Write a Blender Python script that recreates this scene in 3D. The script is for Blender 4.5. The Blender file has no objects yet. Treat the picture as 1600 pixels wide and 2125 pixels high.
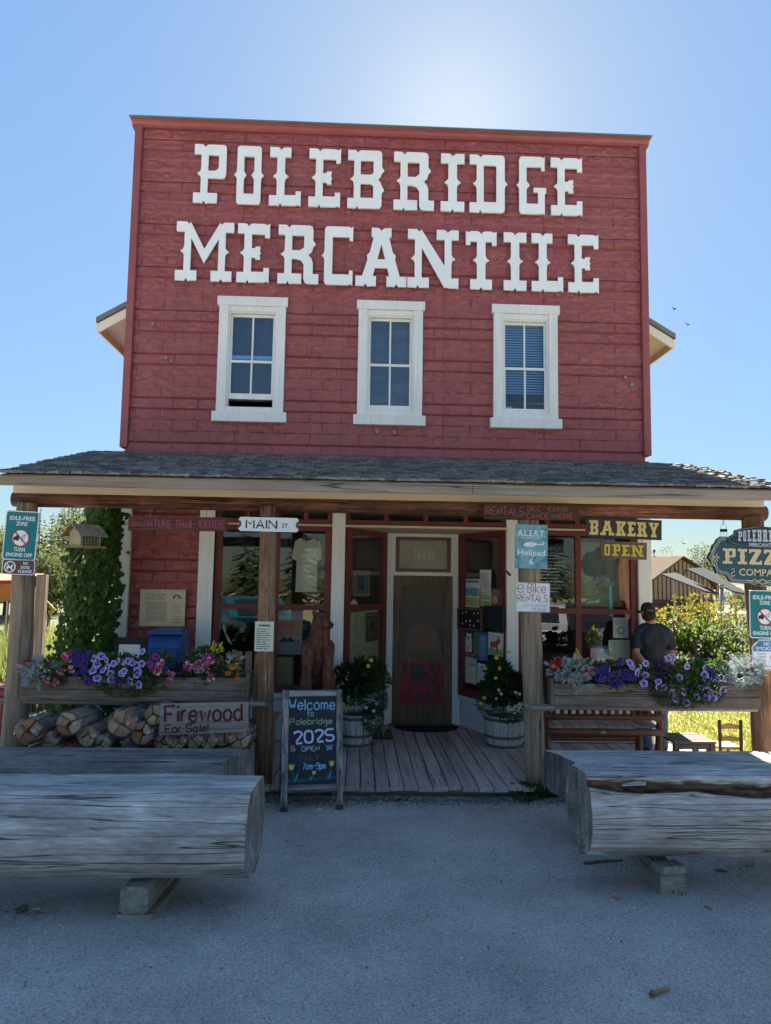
import bpy, bmesh, math, random
from mathutils import Vector, Matrix, noise
R = math.radians
PI = math.pi
rnd = random.Random(7)
scene = bpy.context.scene
COL = scene.collection

# ------------------------------------------------------------------ camera
CAM = Vector((0.0, 0.0, 2.2))
F_PX, PITCH, YAW, ROLL = 1498.63, 0.0916310, 0.0382612, 0.0153458
c_f = Vector((math.sin(YAW) * math.cos(PITCH), math.cos(YAW) * math.cos(PITCH), math.sin(PITCH)))
c_r0 = Vector((math.cos(YAW), -math.sin(YAW), 0))
c_u0 = c_r0.cross(c_f)
c_r = c_r0 * math.cos(ROLL) + c_u0 * math.sin(ROLL)
c_u = c_u0 * math.cos(ROLL) - c_r0 * math.sin(ROLL)
cam_d = bpy.data.cameras.new('camera')
cam = bpy.data.objects.new('camera', cam_d)
COL.objects.link(cam)
cam.matrix_world = Matrix(((c_r.x, c_u.x, -c_f.x, CAM.x), (c_r.y, c_u.y, -c_f.y, CAM.y), (c_r.z, c_u.z, -c_f.z, CAM.z), (0, 0, 0, 1)))
cam_d.sensor_fit = 'HORIZONTAL'
cam_d.sensor_width = 36
cam_d.lens = 36 * F_PX / 1600
cam_d.clip_end = 3000
cam_d.clip_start = 0.1
scene.camera = cam


def at(px, py, Y):
    """where the sight line through a point of the photograph meets the plane y = Y"""
    d = c_f + c_r * ((px - 800) / F_PX) + c_u * ((1062.5 - py) / F_PX)
    return CAM + d * (Y / d.y)


def atz(px, py, Z):
    d = c_f + c_r * ((px - 800) / F_PX) + c_u * ((1062.5 - py) / F_PX)
    return CAM + d * ((Z - CAM.z) / d.z)


# ------------------------------------------------------------------ light
SUN_EL, SUN_AZ = R(33.5), R(7.5)          # azimuth from +Y towards +X
world = bpy.data.worlds.new('World')
scene.world = world
world.use_nodes = True
wn = world.node_tree.nodes
wl = world.node_tree.links
wn.clear()
w_out = wn.new('ShaderNodeOutputWorld')
w_bg = wn.new('ShaderNodeBackground')
w_sky = wn.new('ShaderNodeTexSky')
w_sky.sky_type = 'NISHITA'
w_sky.sun_disc = False
w_sky.sun_elevation = SUN_EL
w_sky.sun_rotation = SUN_AZ
w_sky.altitude = 1100
w_sky.air_density = 1.0
w_sky.dust_density = 0.45
w_sky.ozone_density = 1.2
w_bg.inputs['Strength'].default_value = 0.062
w_bw = wn.new('ShaderNodeRGBToBW')          # the camera's soft highlight roll-off on the whole sky: colour times a power of its brightness
wl.new(w_sky.outputs[0], w_bw.inputs[0])
w_pw = wn.new('ShaderNodeMath')
w_pw.operation = 'POWER'
w_pw.inputs[1].default_value = -0.64
wl.new(w_bw.outputs[0], w_pw.inputs[0])
w_mx = wn.new('ShaderNodeVectorMath')
w_mx.operation = 'SCALE'
wl.new(w_sky.outputs[0], w_mx.inputs[0])
wl.new(w_pw.outputs[0], w_mx.inputs[3])
w_tc = wn.new('ShaderNodeTexCoord')          # the bright aureole round the sun itself
w_dt = wn.new('ShaderNodeVectorMath')
w_dt.operation = 'DOT_PRODUCT'
w_dt.inputs[1].default_value = (math.sin(SUN_AZ) * math.cos(SUN_EL), math.cos(SUN_AZ) * math.cos(SUN_EL), math.sin(SUN_EL))
wl.new(w_tc.outputs['Generated'], w_dt.inputs[0])
w_tn = wn.new('ShaderNodeVectorMath')        # white balance of the sky
w_tn.operation = 'MULTIPLY'
w_tn.inputs[1].default_value = (.81, .935, .97)
wl.new(w_mx.outputs[0], w_tn.inputs[0])
w_sum = w_tn.outputs[0]
for ex_, am_ in ((45, (.24, .22, .14)), (260, (.34, .31, .24))):
    a_ = wn.new('ShaderNodeMath')
    a_.operation = 'MAXIMUM'
    a_.inputs[1].default_value = 0
    wl.new(w_dt.outputs['Value'], a_.inputs[0])
    b_ = wn.new('ShaderNodeMath')
    b_.operation = 'POWER'
    b_.inputs[1].default_value = ex_
    wl.new(a_.outputs[0], b_.inputs[0])
    d_ = wn.new('ShaderNodeVectorMath')
    d_.operation = 'SCALE'
    d_.inputs[0].default_value = am_
    wl.new(b_.outputs[0], d_.inputs[3])
    e_ = wn.new('ShaderNodeVectorMath')
    e_.operation = 'ADD'
    wl.new(w_sum, e_.inputs[0])
    wl.new(d_.outputs[0], e_.inputs[1])
    w_sum = e_.outputs[0]
wl.new(w_sum, w_bg.inputs['Color'])
wl.new(w_bg.outputs[0], w_out.inputs['Surface'])
sun_d = bpy.data.lights.new('sun', 'SUN')
sun_d.energy = 5.0
sun_d.angle = R(0.53)
sun_d.color = (1.0, 0.95, 0.86)
sun = bpy.data.objects.new('sun', sun_d)
COL.objects.link(sun)
s_dir = Vector((math.sin(SUN_AZ) * math.cos(SUN_EL), math.cos(SUN_AZ) * math.cos(SUN_EL), math.sin(SUN_EL)))
sun.rotation_euler = s_dir.to_track_quat('Z', 'Y').to_euler()
sun.location = s_dir * 60
scene.view_settings.view_transform = 'Standard'
scene.view_settings.look = 'None'
scene.view_settings.gamma = 1.0
scene.view_settings.use_curve_mapping = False
scene.view_settings.exposure = 2.6
scene.cycles.max_bounces = 7
scene.cycles.transparent_max_bounces = 16
scene.cycles.sample_clamp_indirect = 6.0
scene.cycles.use_denoising = True

# ------------------------------------------------------------------ helpers
KIDS = {}
WLOC = {}                                # world place of each unrotated top-level empty


class MB:
    """collects shapes for ONE mesh"""

    def __init__(s):
        s.v, s.f, s.m, s.sm = [], [], [], []
        s.mi = 0
        s.smooth = False

    def add(s, vs, fs, M=None):
        o = len(s.v)
        for p in vs:
            p = Vector(p)
            s.v.append(M @ p if M is not None else p)
        for f in fs:
            s.f.append([i + o for i in f])
            s.m.append(s.mi)
            s.sm.append(s.smooth)
        return s

    def box(s, x0, x1, y0, y1, z0, z1, M=None):
        vs = [(x0, y0, z0), (x1, y0, z0), (x1, y1, z0), (x0, y1, z0), (x0, y0, z1), (x1, y0, z1), (x1, y1, z1), (x0, y1, z1)]
        return s.add(vs, [(0, 3, 2, 1), (4, 5, 6, 7), (0, 1, 5, 4), (1, 2, 6, 5), (2, 3, 7, 6), (3, 0, 4, 7)], M)

    def bbox(s, x0, x1, y0, y1, z0, z1, b=0.006, M=None):
        """box with chamfered edges along its longest axis kept cheap"""
        d = [x1 - x0, y1 - y0, z1 - z0]
        a = d.index(max(d))
        lo = [x0, y0, z0]
        hi = [x1, y1, z1]
        i, j = [(1, 2), (0, 2), (0, 1)][a]
        b = min(b, d[i] * .4, d[j] * .4)
        ring = [(lo[i] + b, lo[j]), (hi[i] - b, lo[j]), (hi[i], lo[j] + b), (hi[i], hi[j] - b), (hi[i] - b, hi[j]), (lo[i] + b, hi[j]), (lo[i], hi[j] - b), (lo[i], lo[j] + b)]
        vs = []
        for t in (lo[a], hi[a]):
            for p, q in ring:
                c = [0, 0, 0]
                c[a], c[i], c[j] = t, p, q
                vs.append(c)
        fs = [(k, (k + 1) % 8, 8 + (k + 1) % 8, 8 + k) for k in range(8)]
        fs += [tuple(range(7, -1, -1)), tuple(range(8, 16))]
        if a == 1:
            fs = [tuple(reversed(f)) for f in fs]
        return s.add(vs, fs, M)

    def prism(s, poly, y0, y1, M=None):
        """polygon in x,z pushed from y0 to y1"""
        n = len(poly)
        vs = [(p[0], y0, p[1]) for p in poly] + [(p[0], y1, p[1]) for p in poly]
        fs = [tuple(range(n)), tuple(range(2 * n - 1, n - 1, -1))] + [(i, i + n, (i + 1) % n + n, (i + 1) % n) for i in range(n)]
        return s.add(vs, fs, M)

    def tube(s, pts, rads, n=8, M=None, flat=1.0, cap=True):
        """round bar along a polyline; flat squeezes it in y (for painted strokes)"""
        pts = [Vector(p) for p in pts]
        if not hasattr(rads, '__len__'):
            rads = [rads] * len(pts)
        vs = []
        t0 = None
        for i, p in enumerate(pts):
            t = (pts[min(i + 1, len(pts) - 1)] - pts[max(i - 1, 0)])
            t = t.normalized() if t.length > 1e-9 else Vector((0, 0, 1))
            if t0 is None:
                u = t.cross(Vector((0, 1, 0)))
                if u.length < .1:
                    u = t.cross(Vector((1, 0, 0)))
            else:
                u = u - t * u.dot(t)
            u = u.normalized() if u.length > 1e-9 else Vector((1, 0, 0))
            t0 = t
            w = t.cross(u)
            for k in range(n):
                a = 2 * PI * k / n
                o = (u * math.cos(a) + w * math.sin(a)) * rads[i]
                o.y *= flat
                vs.append(p + o)
        fs = []
        for i in range(len(pts) - 1):
            for k in range(n):
                fs.append((i * n + k, i * n + (k + 1) % n, (i + 1) * n + (k + 1) % n, (i + 1) * n + k))
        if cap:
            fs.append(tuple(range(n - 1, -1, -1)))
            fs.append(tuple(range((len(pts) - 1) * n, len(pts) * n)))
        return s.add(vs, fs, M)

    def lathe(s, prof, n=20, M=None, c=(0, 0, 0)):
        """profile of (radius, z) turned about z"""
        vs = []
        for r, z in prof:
            for k in range(n):
                a = 2 * PI * k / n
                vs.append((c[0] + r * math.cos(a), c[1] + r * math.sin(a), c[2] + z))
        fs = []
        for i in range(len(prof) - 1):
            for k in range(n):
                fs.append((i * n + k, i * n + (k + 1) % n, (i + 1) * n + (k + 1) % n, (i + 1) * n + k))
        fs.append(tuple(range(n - 1, -1, -1)))
        fs.append(tuple(range((len(prof) - 1) * n, len(prof) * n)))
        return s.add(vs, fs, M)

    def ball(s, c, r, n=8, m=6, M=None, jit=0.0, g=rnd):
        vs = [(c[0], c[1], c[2] - (r if not hasattr(r, '__len__') else r[2]))]
        rr = (r, r, r) if not hasattr(r, '__len__') else r
        for j in range(1, m):
            b = PI * j / m
            for k in range(n):
                a = 2 * PI * k / n
                q = 1 + g.uniform(-jit, jit)
                vs.append((c[0] + rr[0] * q * math.sin(b) * math.cos(a), c[1] + rr[1] * q * math.sin(b) * math.sin(a), c[2] - rr[2] * q * math.cos(b)))
        vs.append((c[0], c[1], c[2] + rr[2]))
        fs = [(0, 1 + (k + 1) % n, 1 + k) for k in range(n)]
        for j in range(m - 2):
            for k in range(n):
                a0 = 1 + j * n
                fs.append((a0 + k, a0 + (k + 1) % n, a0 + n + (k + 1) % n, a0 + n + k))
        L = len(vs) - 1
        fs += [(L, L - n + k, L - n + (k + 1) % n) for k in range(n)]
        return s.add(vs, fs, M)

    def grid(s, nx, nz, fn, keep=None):
        """sheet of (nx+1)(nz+1) points from fn(u,v)"""
        vs = [fn(i / nx, j / nz) for j in range(nz + 1) for i in range(nx + 1)]
        fs = []
        for j in range(nz):
            for i in range(nx):
                if keep is None or keep((i + .5) / nx, (j + .5) / nz):
                    a = j * (nx + 1) + i
                    fs.append((a, a + 1, a + nx + 2, a + nx + 1))
        if keep is not None:
            used = sorted({i for f in fs for i in f})
            ix = {a: b for b, a in enumerate(used)}
            vs = [vs[i] for i in used]
            fs = [tuple(ix[i] for i in f) for f in fs]
        return s.add(vs, fs)

    def mesh(s, name, mats):
        me = bpy.data.meshes.new(name)
        me.from_pydata([tuple(v) for v in s.v], [], s.f)
        for m in (mats if isinstance(mats, (list, tuple)) else [mats]):
            me.materials.append(m)
        if s.f:
            me.polygons.foreach_set('material_index', s.m)
            me.polygons.foreach_set('use_smooth', s.sm)
        me.validate()
        me.update()
        return me


def link(name, me, parent=None):
    o = bpy.data.objects.new(name, me)
    COL.objects.link(o)
    if parent is not None:
        o.parent = parent
        KIDS.setdefault(parent.name, []).append(o)
    return o


def tag(o, label=None, cat=None, group=None, kind=None):
    for k, v in (('label', label), ('category', cat), ('group', group), ('kind', kind)):
        if v:
            o[k] = v
    return o


def thing(name, label, cat, loc, group=None, rz=0.0, rx=0.0, ry=0.0):
    o = bpy.data.objects.new(name, None)
    o.empty_display_size = .1
    COL.objects.link(o)
    o.location = loc
    o.rotation_euler = (rx, ry, rz)
    WLOC[o.name] = Vector(loc)
    return tag(o, label, cat, group)


def part(name, mb, mats, parent, world=True, label=None, kind=None):
    """one mesh under a thing; world=True: the shape was written in world coordinates"""
    o = link(name, mb.mesh(name, mats) if isinstance(mb, MB) else mb, parent)
    if world and parent.name in WLOC:
        o.location = -WLOC[parent.name]
    return tag(o, label, None, None, kind)


def solo(name, mb, mats, label, cat, group=None, kind=None):
    """a thing that is one mesh, written in world coordinates; its origin goes to its base"""
    lo = Vector((min(v.x for v in mb.v), min(v.y for v in mb.v), min(v.z for v in mb.v)))
    hi = Vector((max(v.x for v in mb.v), max(v.y for v in mb.v), max(v.z for v in mb.v)))
    b = Vector(((lo.x + hi.x) / 2, (lo.y + hi.y) / 2, lo.z))
    mb.v = [v - b for v in mb.v]
    o = link(name, mb.mesh(name, mats))
    o.location = b
    return tag(o, label, cat, group, kind)


def copy_tree(o, loc=None, label=None, rz=None):
    c = o.copy()
    COL.objects.link(c)
    if loc is not None:
        c.location = loc
    if rz is not None:
        c.rotation_euler = (0, 0, rz)
    if label:
        c['label'] = label
    for ch in KIDS.get(o.name, []):
        d = ch.copy()
        COL.objects.link(d)
        d.parent = c
        for g in KIDS.get(ch.name, []):
            e = g.copy()
            COL.objects.link(e)
            e.parent = d
    return c


def Mx(loc=(0, 0, 0), rx=0, ry=0, rz=0, sc=1.0):
    return Matrix.Translation(loc) @ Matrix.Rotation(rz, 4, 'Z') @ Matrix.Rotation(ry, 4, 'Y') @ Matrix.Rotation(rx, 4, 'X') @ Matrix.Scale(sc, 4)


# ------------------------------------------------------------------ materials
MATS = {}


def base_mat(name):
    m = bpy.data.materials.new(name)
    m.use_nodes = True
    n, l = m.node_tree.nodes, m.node_tree.links
    return m, n, l, n['Principled BSDF']


def rgb(c):
    return (c[0], c[1], c[2], 1.0)


def mat(name, c, rough=.7, var=.25, scale=8.0, bump=.15, bscale=60.0, spec=.3, metal=0.0, stretch=(1, 1, 1), c2=None, objvar=0.0, detail=6.0, lo=.35, hi=.65, bdist=.01):
    """noise-mottled surface: colour c to c2 (or c darkened), fine bump, optional per-object shift"""
    if name in MATS:
        return MATS[name]
    m, n, l, p = base_mat(name)
    tc = n.new('ShaderNodeTexCoord')
    mp = n.new('ShaderNodeMapping')
    mp.inputs['Scale'].default_value = stretch
    l.new(tc.outputs['Object'], mp.inputs['Vector'])
    no = n.new('ShaderNodeTexNoise')
    no.inputs['Scale'].default_value = scale
    no.inputs['Detail'].default_value = detail
    no.inputs['Roughness'].default_value = .65
    l.new(mp.outputs[0], no.inputs['Vector'])
    cr = n.new('ShaderNodeValToRGB')
    cr.color_ramp.elements[0].position = lo
    cr.color_ramp.elements[1].position = hi
    cr.color_ramp.elements[0].color = rgb(c2 if c2 else [x * (1 - var) for x in c])
    cr.color_ramp.elements[1].color = rgb(c)
    l.new(no.outputs['Fac'], cr.inputs[0])
    out = cr.outputs[0]
    if objvar:
        oi = n.new('ShaderNodeObjectInfo')
        hs = n.new('ShaderNodeHueSaturation')
        mr = n.new('ShaderNodeMapRange')
        mr.inputs[3].default_value = 1 - objvar
        mr.inputs[4].default_value = 1 + objvar
        l.new(oi.outputs['Random'], mr.inputs[0])
        l.new(mr.outputs[0], hs.inputs['Value'])
        l.new(out, hs.inputs['Color'])
        out = hs.outputs[0]
    l.new(out, p.inputs['Base Color'])
    p.inputs['Roughness'].default_value = rough
    p.inputs['Specular IOR Level'].default_value = spec
    p.inputs['Metallic'].default_value = metal
    if bump:
        nb = n.new('ShaderNodeTexNoise')
        nb.inputs['Scale'].default_value = bscale
        nb.inputs['Detail'].default_value = 5
        l.new(mp.outputs[0], nb.inputs['Vector'])
        bu = n.new('ShaderNodeBump')
        bu.inputs['Strength'].default_value = bump
        bu.inputs['Distance'].default_value = bdist
        l.new(nb.outputs['Fac'], bu.inputs['Height'])
        l.new(bu.outputs[0], p.inputs['Normal'])
    MATS[name] = m
    return m


def wood(name, c, c2, axis='X', scale=6.0, rough=.8, crack=(.03, .025, .02), crack_w=.0, bump=.4, objvar=.0, patch=None, patch_amt=.5, spec=.2, fine=26.0, mottle=0.0, knots=0.0, brk0=.42):
    """grain drawn out along an axis, with optional dark checks and weather patches"""
    if name in MATS:
        return MATS[name]
    m, n, l, p = base_mat(name)
    tc = n.new('ShaderNodeTexCoord')
    st = {'X': (.06, 1, 1), 'Y': (1, .06, 1), 'Z': (1, 1, .06)}[axis]

    def nz(sc, det, mapv, dist=0.0):
        mp = n.new('ShaderNodeMapping')
        mp.inputs['Scale'].default_value = mapv
        l.new(tc.outputs['Object'], mp.inputs['Vector'])
        q = n.new('ShaderNodeTexNoise')
        q.inputs['Scale'].default_value = sc
        q.inputs['Detail'].default_value = det
        q.inputs['Roughness'].default_value = .6
        q.inputs['Distortion'].default_value = dist
        l.new(mp.outputs[0], q.inputs['Vector'])
        return q.outputs['Fac']

    def ramp(fac, a, b, p0, p1):
        r = n.new('ShaderNodeValToRGB')
        r.color_ramp.elements[0].position = p0
        r.color_ramp.elements[1].position = p1
        r.color_ramp.elements[0].color = rgb(a)
        r.color_ramp.elements[1].color = rgb(b)
        l.new(fac, r.inputs[0])
        return r.outputs[0]

    def mix(fac, a, b):
        x = n.new('ShaderNodeMix')
        x.data_type = 'RGBA'
        if hasattr(fac, 'is_linked'):
            l.new(fac, x.inputs[0])
        else:
            x.inputs[0].default_value = fac
        for s, i in ((a, 6), (b, 7)):
            if hasattr(s, 'is_linked'):
                l.new(s, x.inputs[i])
            else:
                x.inputs[i].default_value = rgb(s)
        return x.outputs[2]

    g = nz(fine, 6, st, .3)
    col = ramp(g, c2, c, .34, .66)
    big = nz(scale * .35, 3, tuple(q if q == 1 else .3 for q in st))
    if patch:
        pf = ramp(big, (0, 0, 0), (patch_amt,) * 3, .45, .7)
        col = mix(pf, col, patch)
    def mul(a, b):
        x = n.new('ShaderNodeMix')
        x.data_type = 'RGBA'
        x.blend_type = 'MULTIPLY'
        x.inputs[0].default_value = 1
        l.new(a, x.inputs[6])
        l.new(b, x.inputs[7])
        return x.outputs[2]

    if mottle:
        col = mul(col, ramp(nz(3.2, 5, (.5, 1, 1), .4), (1 - mottle,) * 3, (1 + mottle * .7, 1 + mottle * .72, 1 + mottle * .75), .36, .64))
        col = mul(col, ramp(nz(70, 3, tuple(q if q == 1 else .12 for q in st)), (1 - mottle * .8,) * 3, (1 + mottle * .5,) * 3, .36, .64))
    if knots:
        mp = n.new('ShaderNodeMapping')
        mp.inputs['Scale'].default_value = tuple(q if q == 1 else .45 for q in st)
        l.new(tc.outputs['Object'], mp.inputs['Vector'])
        vo = n.new('ShaderNodeTexVoronoi')
        vo.inputs['Scale'].default_value = knots
        l.new(mp.outputs[0], vo.inputs['Vector'])
        col = mul(col, ramp(vo.outputs['Distance'], (.30, .27, .24), (1, 1, 1), .035, .10))
    if crack_w:
        ck = nz(scale * 2.6, 1.5, tuple(q if q == 1 else .022 for q in st), .05)
        a = n.new('ShaderNodeMath')
        a.operation = 'SUBTRACT'
        a.inputs[1].default_value = .5
        l.new(ck, a.inputs[0])
        ab = n.new('ShaderNodeMath')
        ab.operation = 'ABSOLUTE'
        l.new(a.outputs[0], ab.inputs[0])
        cf0 = ramp(ab.outputs[0], (1, 1, 1), (0, 0, 0), 0.0, crack_w)
        brk = ramp(nz(scale * .8, 2, tuple(q if q == 1 else .15 for q in st)), (0, 0, 0), (1, 1, 1), brk0, brk0 + .14)
        mm_ = n.new('ShaderNodeMix')
        mm_.data_type = 'RGBA'
        mm_.blend_type = 'MULTIPLY'
        mm_.inputs[0].default_value = 1
        l.new(cf0, mm_.inputs[6])
        l.new(brk, mm_.inputs[7])
        cf = mm_.outputs[2]
        col = mix(cf, col, crack)
    if objvar:
        oi = n.new('ShaderNodeObjectInfo')
        hs = n.new('ShaderNodeHueSaturation')
        mr = n.new('ShaderNodeMapRange')
        mr.inputs[3].default_value = 1 - objvar
        mr.inputs[4].default_value = 1 + objvar
        l.new(oi.outputs['Random'], mr.inputs[0])
        l.new(mr.outputs[0], hs.inputs['Value'])
        l.new(col, hs.inputs['Color'])
        col = hs.outputs[0]
    l.new(col, p.inputs['Base Color'])
    p.inputs['Roughness'].default_value = rough
    p.inputs['Specular IOR Level'].default_value = spec
    bu = n.new('ShaderNodeBump')
    bu.inputs['Strength'].default_value = bump
    bu.inputs['Distance'].default_value = .006
    l.new(g, bu.inputs['Height'])
    if crack_w:
        b2 = n.new('ShaderNodeBump')
        b2.inputs['Strength'].default_value = .8
        b2.inputs['Distance'].default_value = .01
        b2.invert = True
        l.new(cf, b2.inputs['Height'])
        l.new(bu.outputs[0], b2.inputs['Normal'])
        bu = b2
    l.new(bu.outputs[0], p.inputs['Normal'])
    MATS[name] = m
    return m


def leafmat(name, c, c2, trans=.35, rough=.55, objvar=.0):
    if name in MATS:
        return MATS[name]
    m, n, l, p = base_mat(name)
    ge = n.new('ShaderNodeNewGeometry')
    cr = n.new('ShaderNodeValToRGB')
    cr.color_ramp.elements[0].color = rgb(c2)
    cr.color_ramp.elements[1].color = rgb(c)
    l.new(ge.outputs['Random Per Island'], cr.inputs[0])
    l.new(cr.outputs[0], p.inputs['Base Color'])
    p.inputs['Roughness'].default_value = rough
    p.inputs['Specular IOR Level'].default_value = .08
    if trans:
        t = n.new('ShaderNodeBsdfTranslucent')
        l.new(cr.outputs[0], t.inputs['Color'])
        mx = n.new('ShaderNodeMixShader')
        mx.inputs[0].default_value = trans
        l.new(p.outputs[0], mx.inputs[1])
        l.new(t.outputs[0], mx.inputs[2])
        l.new(mx.outputs[0], n['Material Output'].inputs['Surface'])
    MATS[name] = m
    return m


def glassmat(name, ior=1.5, tint=(1, 1, 1), boost=1.0):
    """thin pane: clear with a Fresnel mirror"""
    if name in MATS:
        return MATS[name]
    m, n, l, p = base_mat(name)
    n.remove(p)
    tr = n.new('ShaderNodeBsdfTransparent')
    tr.inputs[0].default_value = rgb(tint)
    gl = n.new('ShaderNodeBsdfGlossy')
    gl.inputs['Roughness'].default_value = 0.0
    lw = n.new('ShaderNodeFresnel')
    lw.inputs['IOR'].default_value = ior
    mu = n.new('ShaderNodeMath')
    mu.operation = 'MULTIPLY'
    mu.use_clamp = True
    mu.inputs[1].default_value = boost
    l.new(lw.outputs[0], mu.inputs[0])
    gb = n.new('ShaderNodeNewGeometry')            # the rear face of the pane adds no second mirror
    fr = n.new('ShaderNodeMath')
    fr.operation = 'SUBTRACT'
    fr.inputs[0].default_value = 1
    l.new(gb.outputs['Backfacing'], fr.inputs[1])
    m2 = n.new('ShaderNodeMath')
    m2.operation = 'MULTIPLY'
    l.new(mu.outputs[0], m2.inputs[0])
    l.new(fr.outputs[0], m2.inputs[1])
    mx = n.new('ShaderNodeMixShader')
    l.new(m2.outputs[0], mx.inputs[0])
    l.new(tr.outputs[0], mx.inputs[1])
    l.new(gl.outputs[0], mx.inputs[2])
    l.new(mx.outputs[0], n['Material Output'].inputs['Surface'])
    MATS[name] = m
    return m


# ------------------------------------------------------------------ lettering
def curve_mesh(name, contours, depth, bevel=0.0):
    """closed outlines (even-odd holes) in x,z, pushed to a thickness in y, front at -depth"""
    cu = bpy.data.curves.new(name, 'CURVE')
    cu.dimensions = '2D'
    cu.fill_mode = 'BOTH'
    cu.extrude = depth / 2
    cu.bevel_depth = bevel
    cu.bevel_resolution = 0
    for c in contours:
        sp = cu.splines.new('POLY')
        sp.points.add(len(c) - 1)
        for i, (x, z) in enumerate(c):
            sp.points[i].co = (x, z, 0, 1)
        sp.use_cyclic_u = True
    return curve_to_mesh(cu, name, depth)


def curve_to_mesh(cu, name, depth):
    tmp = bpy.data.objects.new('tmp', cu)
    COL.objects.link(tmp)
    dg = bpy.context.evaluated_depsgraph_get()
    me = bpy.data.meshes.new_from_object(tmp.evaluated_get(dg))
    bpy.data.objects.remove(tmp)
    me.name = name
    me.transform(Matrix.Translation((0, -depth / 2, 0)) @ Matrix.Rotation(PI / 2, 4, 'X'))
    me.materials.clear()
    return me


def words(name, body, size, m, parent, loc, depth=.002, align='CENTER', width=None, bold=0.0, line=1.0, shear=0.0):
    """lettering in the built-in face, standing in x,z with its front to -y; size = cap height"""
    cu = bpy.data.curves.new(name, 'FONT')
    cu.body = body
    cu.size = size / .70
    cu.align_x = align
    cu.align_y = 'CENTER' if '\n' in body else 'BOTTOM_BASELINE'
    cu.space_line = line
    cu.extrude = depth / 2
    cu.offset = bold
    cu.shear = shear
    cu.resolution_u = 2
    me = curve_to_mesh(cu, name, depth)
    if width and me.vertices:
        xs = [v.co.x for v in me.vertices]
        k = width / max(1e-6, max(xs) - min(xs))
        me.transform(Matrix.Diagonal((k, 1, 1, 1)))
    me.materials.append(m)
    o = link(name, me, parent)
    o.location = loc
    return o


GL = {}
for row in """A 02 28 42;14 34|B 02 08 28 37 36 25 05;25 34 33 22 02|C 47 38 18 07 03 12 32 43|D 02 08 28 46 44 22 02|E 42 02 08 48;05 35|F 02 08 48;05 35|G 47 38 18 07 03 12 32 43 45 25|H 02 08;42 48;05 45
I 02 08|J 48 43 32 12 03|K 02 08;48 05 42|L 08 02 42|M 02 08 25 48 42|N 02 08 42 48|O 18 38 47 43 32 12 03 07 18|P 02 08 38 47 46 35 05|Q 18 38 47 43 32 12 03 07 18;24 42|R 02 08 38 47 46 35 05;25 42|S 47 38 18 07 06 15 35 44 43 32 12 03|T 08 48;28 22
U 08 03 12 32 43 48|V 08 22 48|W 08 12 26 32 48|X 08 42;02 48|Y 08 25 48;25 22|Z 08 48 02 42|a 36 16 05 03 12 22 33;36 33 42|b 08 02;05 16 26 35 33 22 12 03|c 35 26 16 05 03 12 22 33|d 35 26 16 05 03 12 22 33;38 32|e 04 34 35 26 16 05 03 12 22 33|f 38 27 22;06 36|g 35 26 16 05 04 13 23 34;36 31 20 10
h 08 02;05 16 26 35 32|i 06 02;07 08|j 16 10 00;17 18|k 08 02;36 04 32|l 08 02|m 02 06;05 16 25 22;25 36 45 42|n 02 06;05 16 26 35 32|o 16 26 35 33 22 12 03 05 16|p 06 00;05 16 26 35 33 22 12 03|q 36 30;35 26 16 05 03 12 22 33|r 02 06;05 16 26|s 35 26 16 05 14 24 33 22 12 03|t 18 13 22 32;06 36|u 06 03 12 22 33;36 32|v 06 22 46|w 06 12 25 32 46|x 06 32;02 36|y 06 23;36 10 00|z 06 36 02 32
0 18 38 47 43 32 12 03 07 18|1 06 28 22|2 07 18 38 47 46 02 42|3 07 18 38 47 46 35 25;35 44 43 32 12 03|4 32 38 04 44|5 48 08 05 35 44 43 32 12 03|6 47 38 18 07 03 12 32 43 44 35 05|7 08 48 12|8 15 06 07 18 38 47 46 35 15 04 03 12 32 43 44 35|9 43 32 12 03;46 35 15 06 07 18 38 47 43
- 05 35|! 08 04;03 02|. 02 02|, 02 11|+ 24 27;05 45|/ 02 48|' 08 07|< 28 05 22;05 85""".replace('\n', '|').split('|'):
    ch, st = row.split(' ', 1)
    GL[ch] = [[(int(t[0]), int(t[1]) - 2) for t in q.split()] for q in st.split(';')]


def hand(mb, text, x, z, h, r, y=0.0, wob=.02, slant=0.0, gap=1.35, wx=1.0, flat=.4, g=rnd, rot=0.0, smooth=True):
    """hand lettering as raised strokes; returns the end x. h = cap height"""
    k = h / 6.0
    x0, z0 = x, z
    for ch in text:
        if ch == ' ':
            x += 2.6 * k * wx
            continue
        st = GL.get(ch)
        if st is None:
            continue
        wmax = max(p[0] for q in st for p in q)
        zj = g.uniform(-wob, wob) * h
        for q in st:
            pts = [Vector((x + (p[0] + g.uniform(-wob, wob) * 3) * k * wx + p[1] * k * slant, y, z + zj + (p[1] + g.uniform(-wob, wob) * 3) * k)) for p in q]
            if smooth and len(pts) > 3:
                cl = (pts[0] - pts[-1]).length < 1e-3 or q[0] == q[-1]
                np_ = [pts[0]]
                for a, b in zip(pts[:-1], pts[1:]):
                    np_ += [a.lerp(b, .28), a.lerp(b, .72)]
                np_.append(pts[-1])
                pts = np_
            if len(pts) == 2 and (pts[0] - pts[1]).length < r:
                pts[1] = pts[0] + Vector((0, 0, r * .8))
            if rot:
                ca, sa = math.cos(rot), math.sin(rot)
                pts = [Vector((x0 + (p.x - x0) * ca - (p.z - z0) * sa, p.y, z0 + (p.x - x0) * sa + (p.z - z0) * ca)) for p in pts]
            mb.tube(pts, r, n=6, flat=flat)
        x += (wmax + gap) * k * wx
    return x


def hand_w(text, h, wx=1.0, gap=1.35):
    k = h / 6
    return sum(2.6 * k * wx if c == ' ' else (max(p[0] for q in GL[c] for p in q) + gap) * k * wx for c in text if c == ' ' or c in GL) - gap * k * wx


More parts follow.
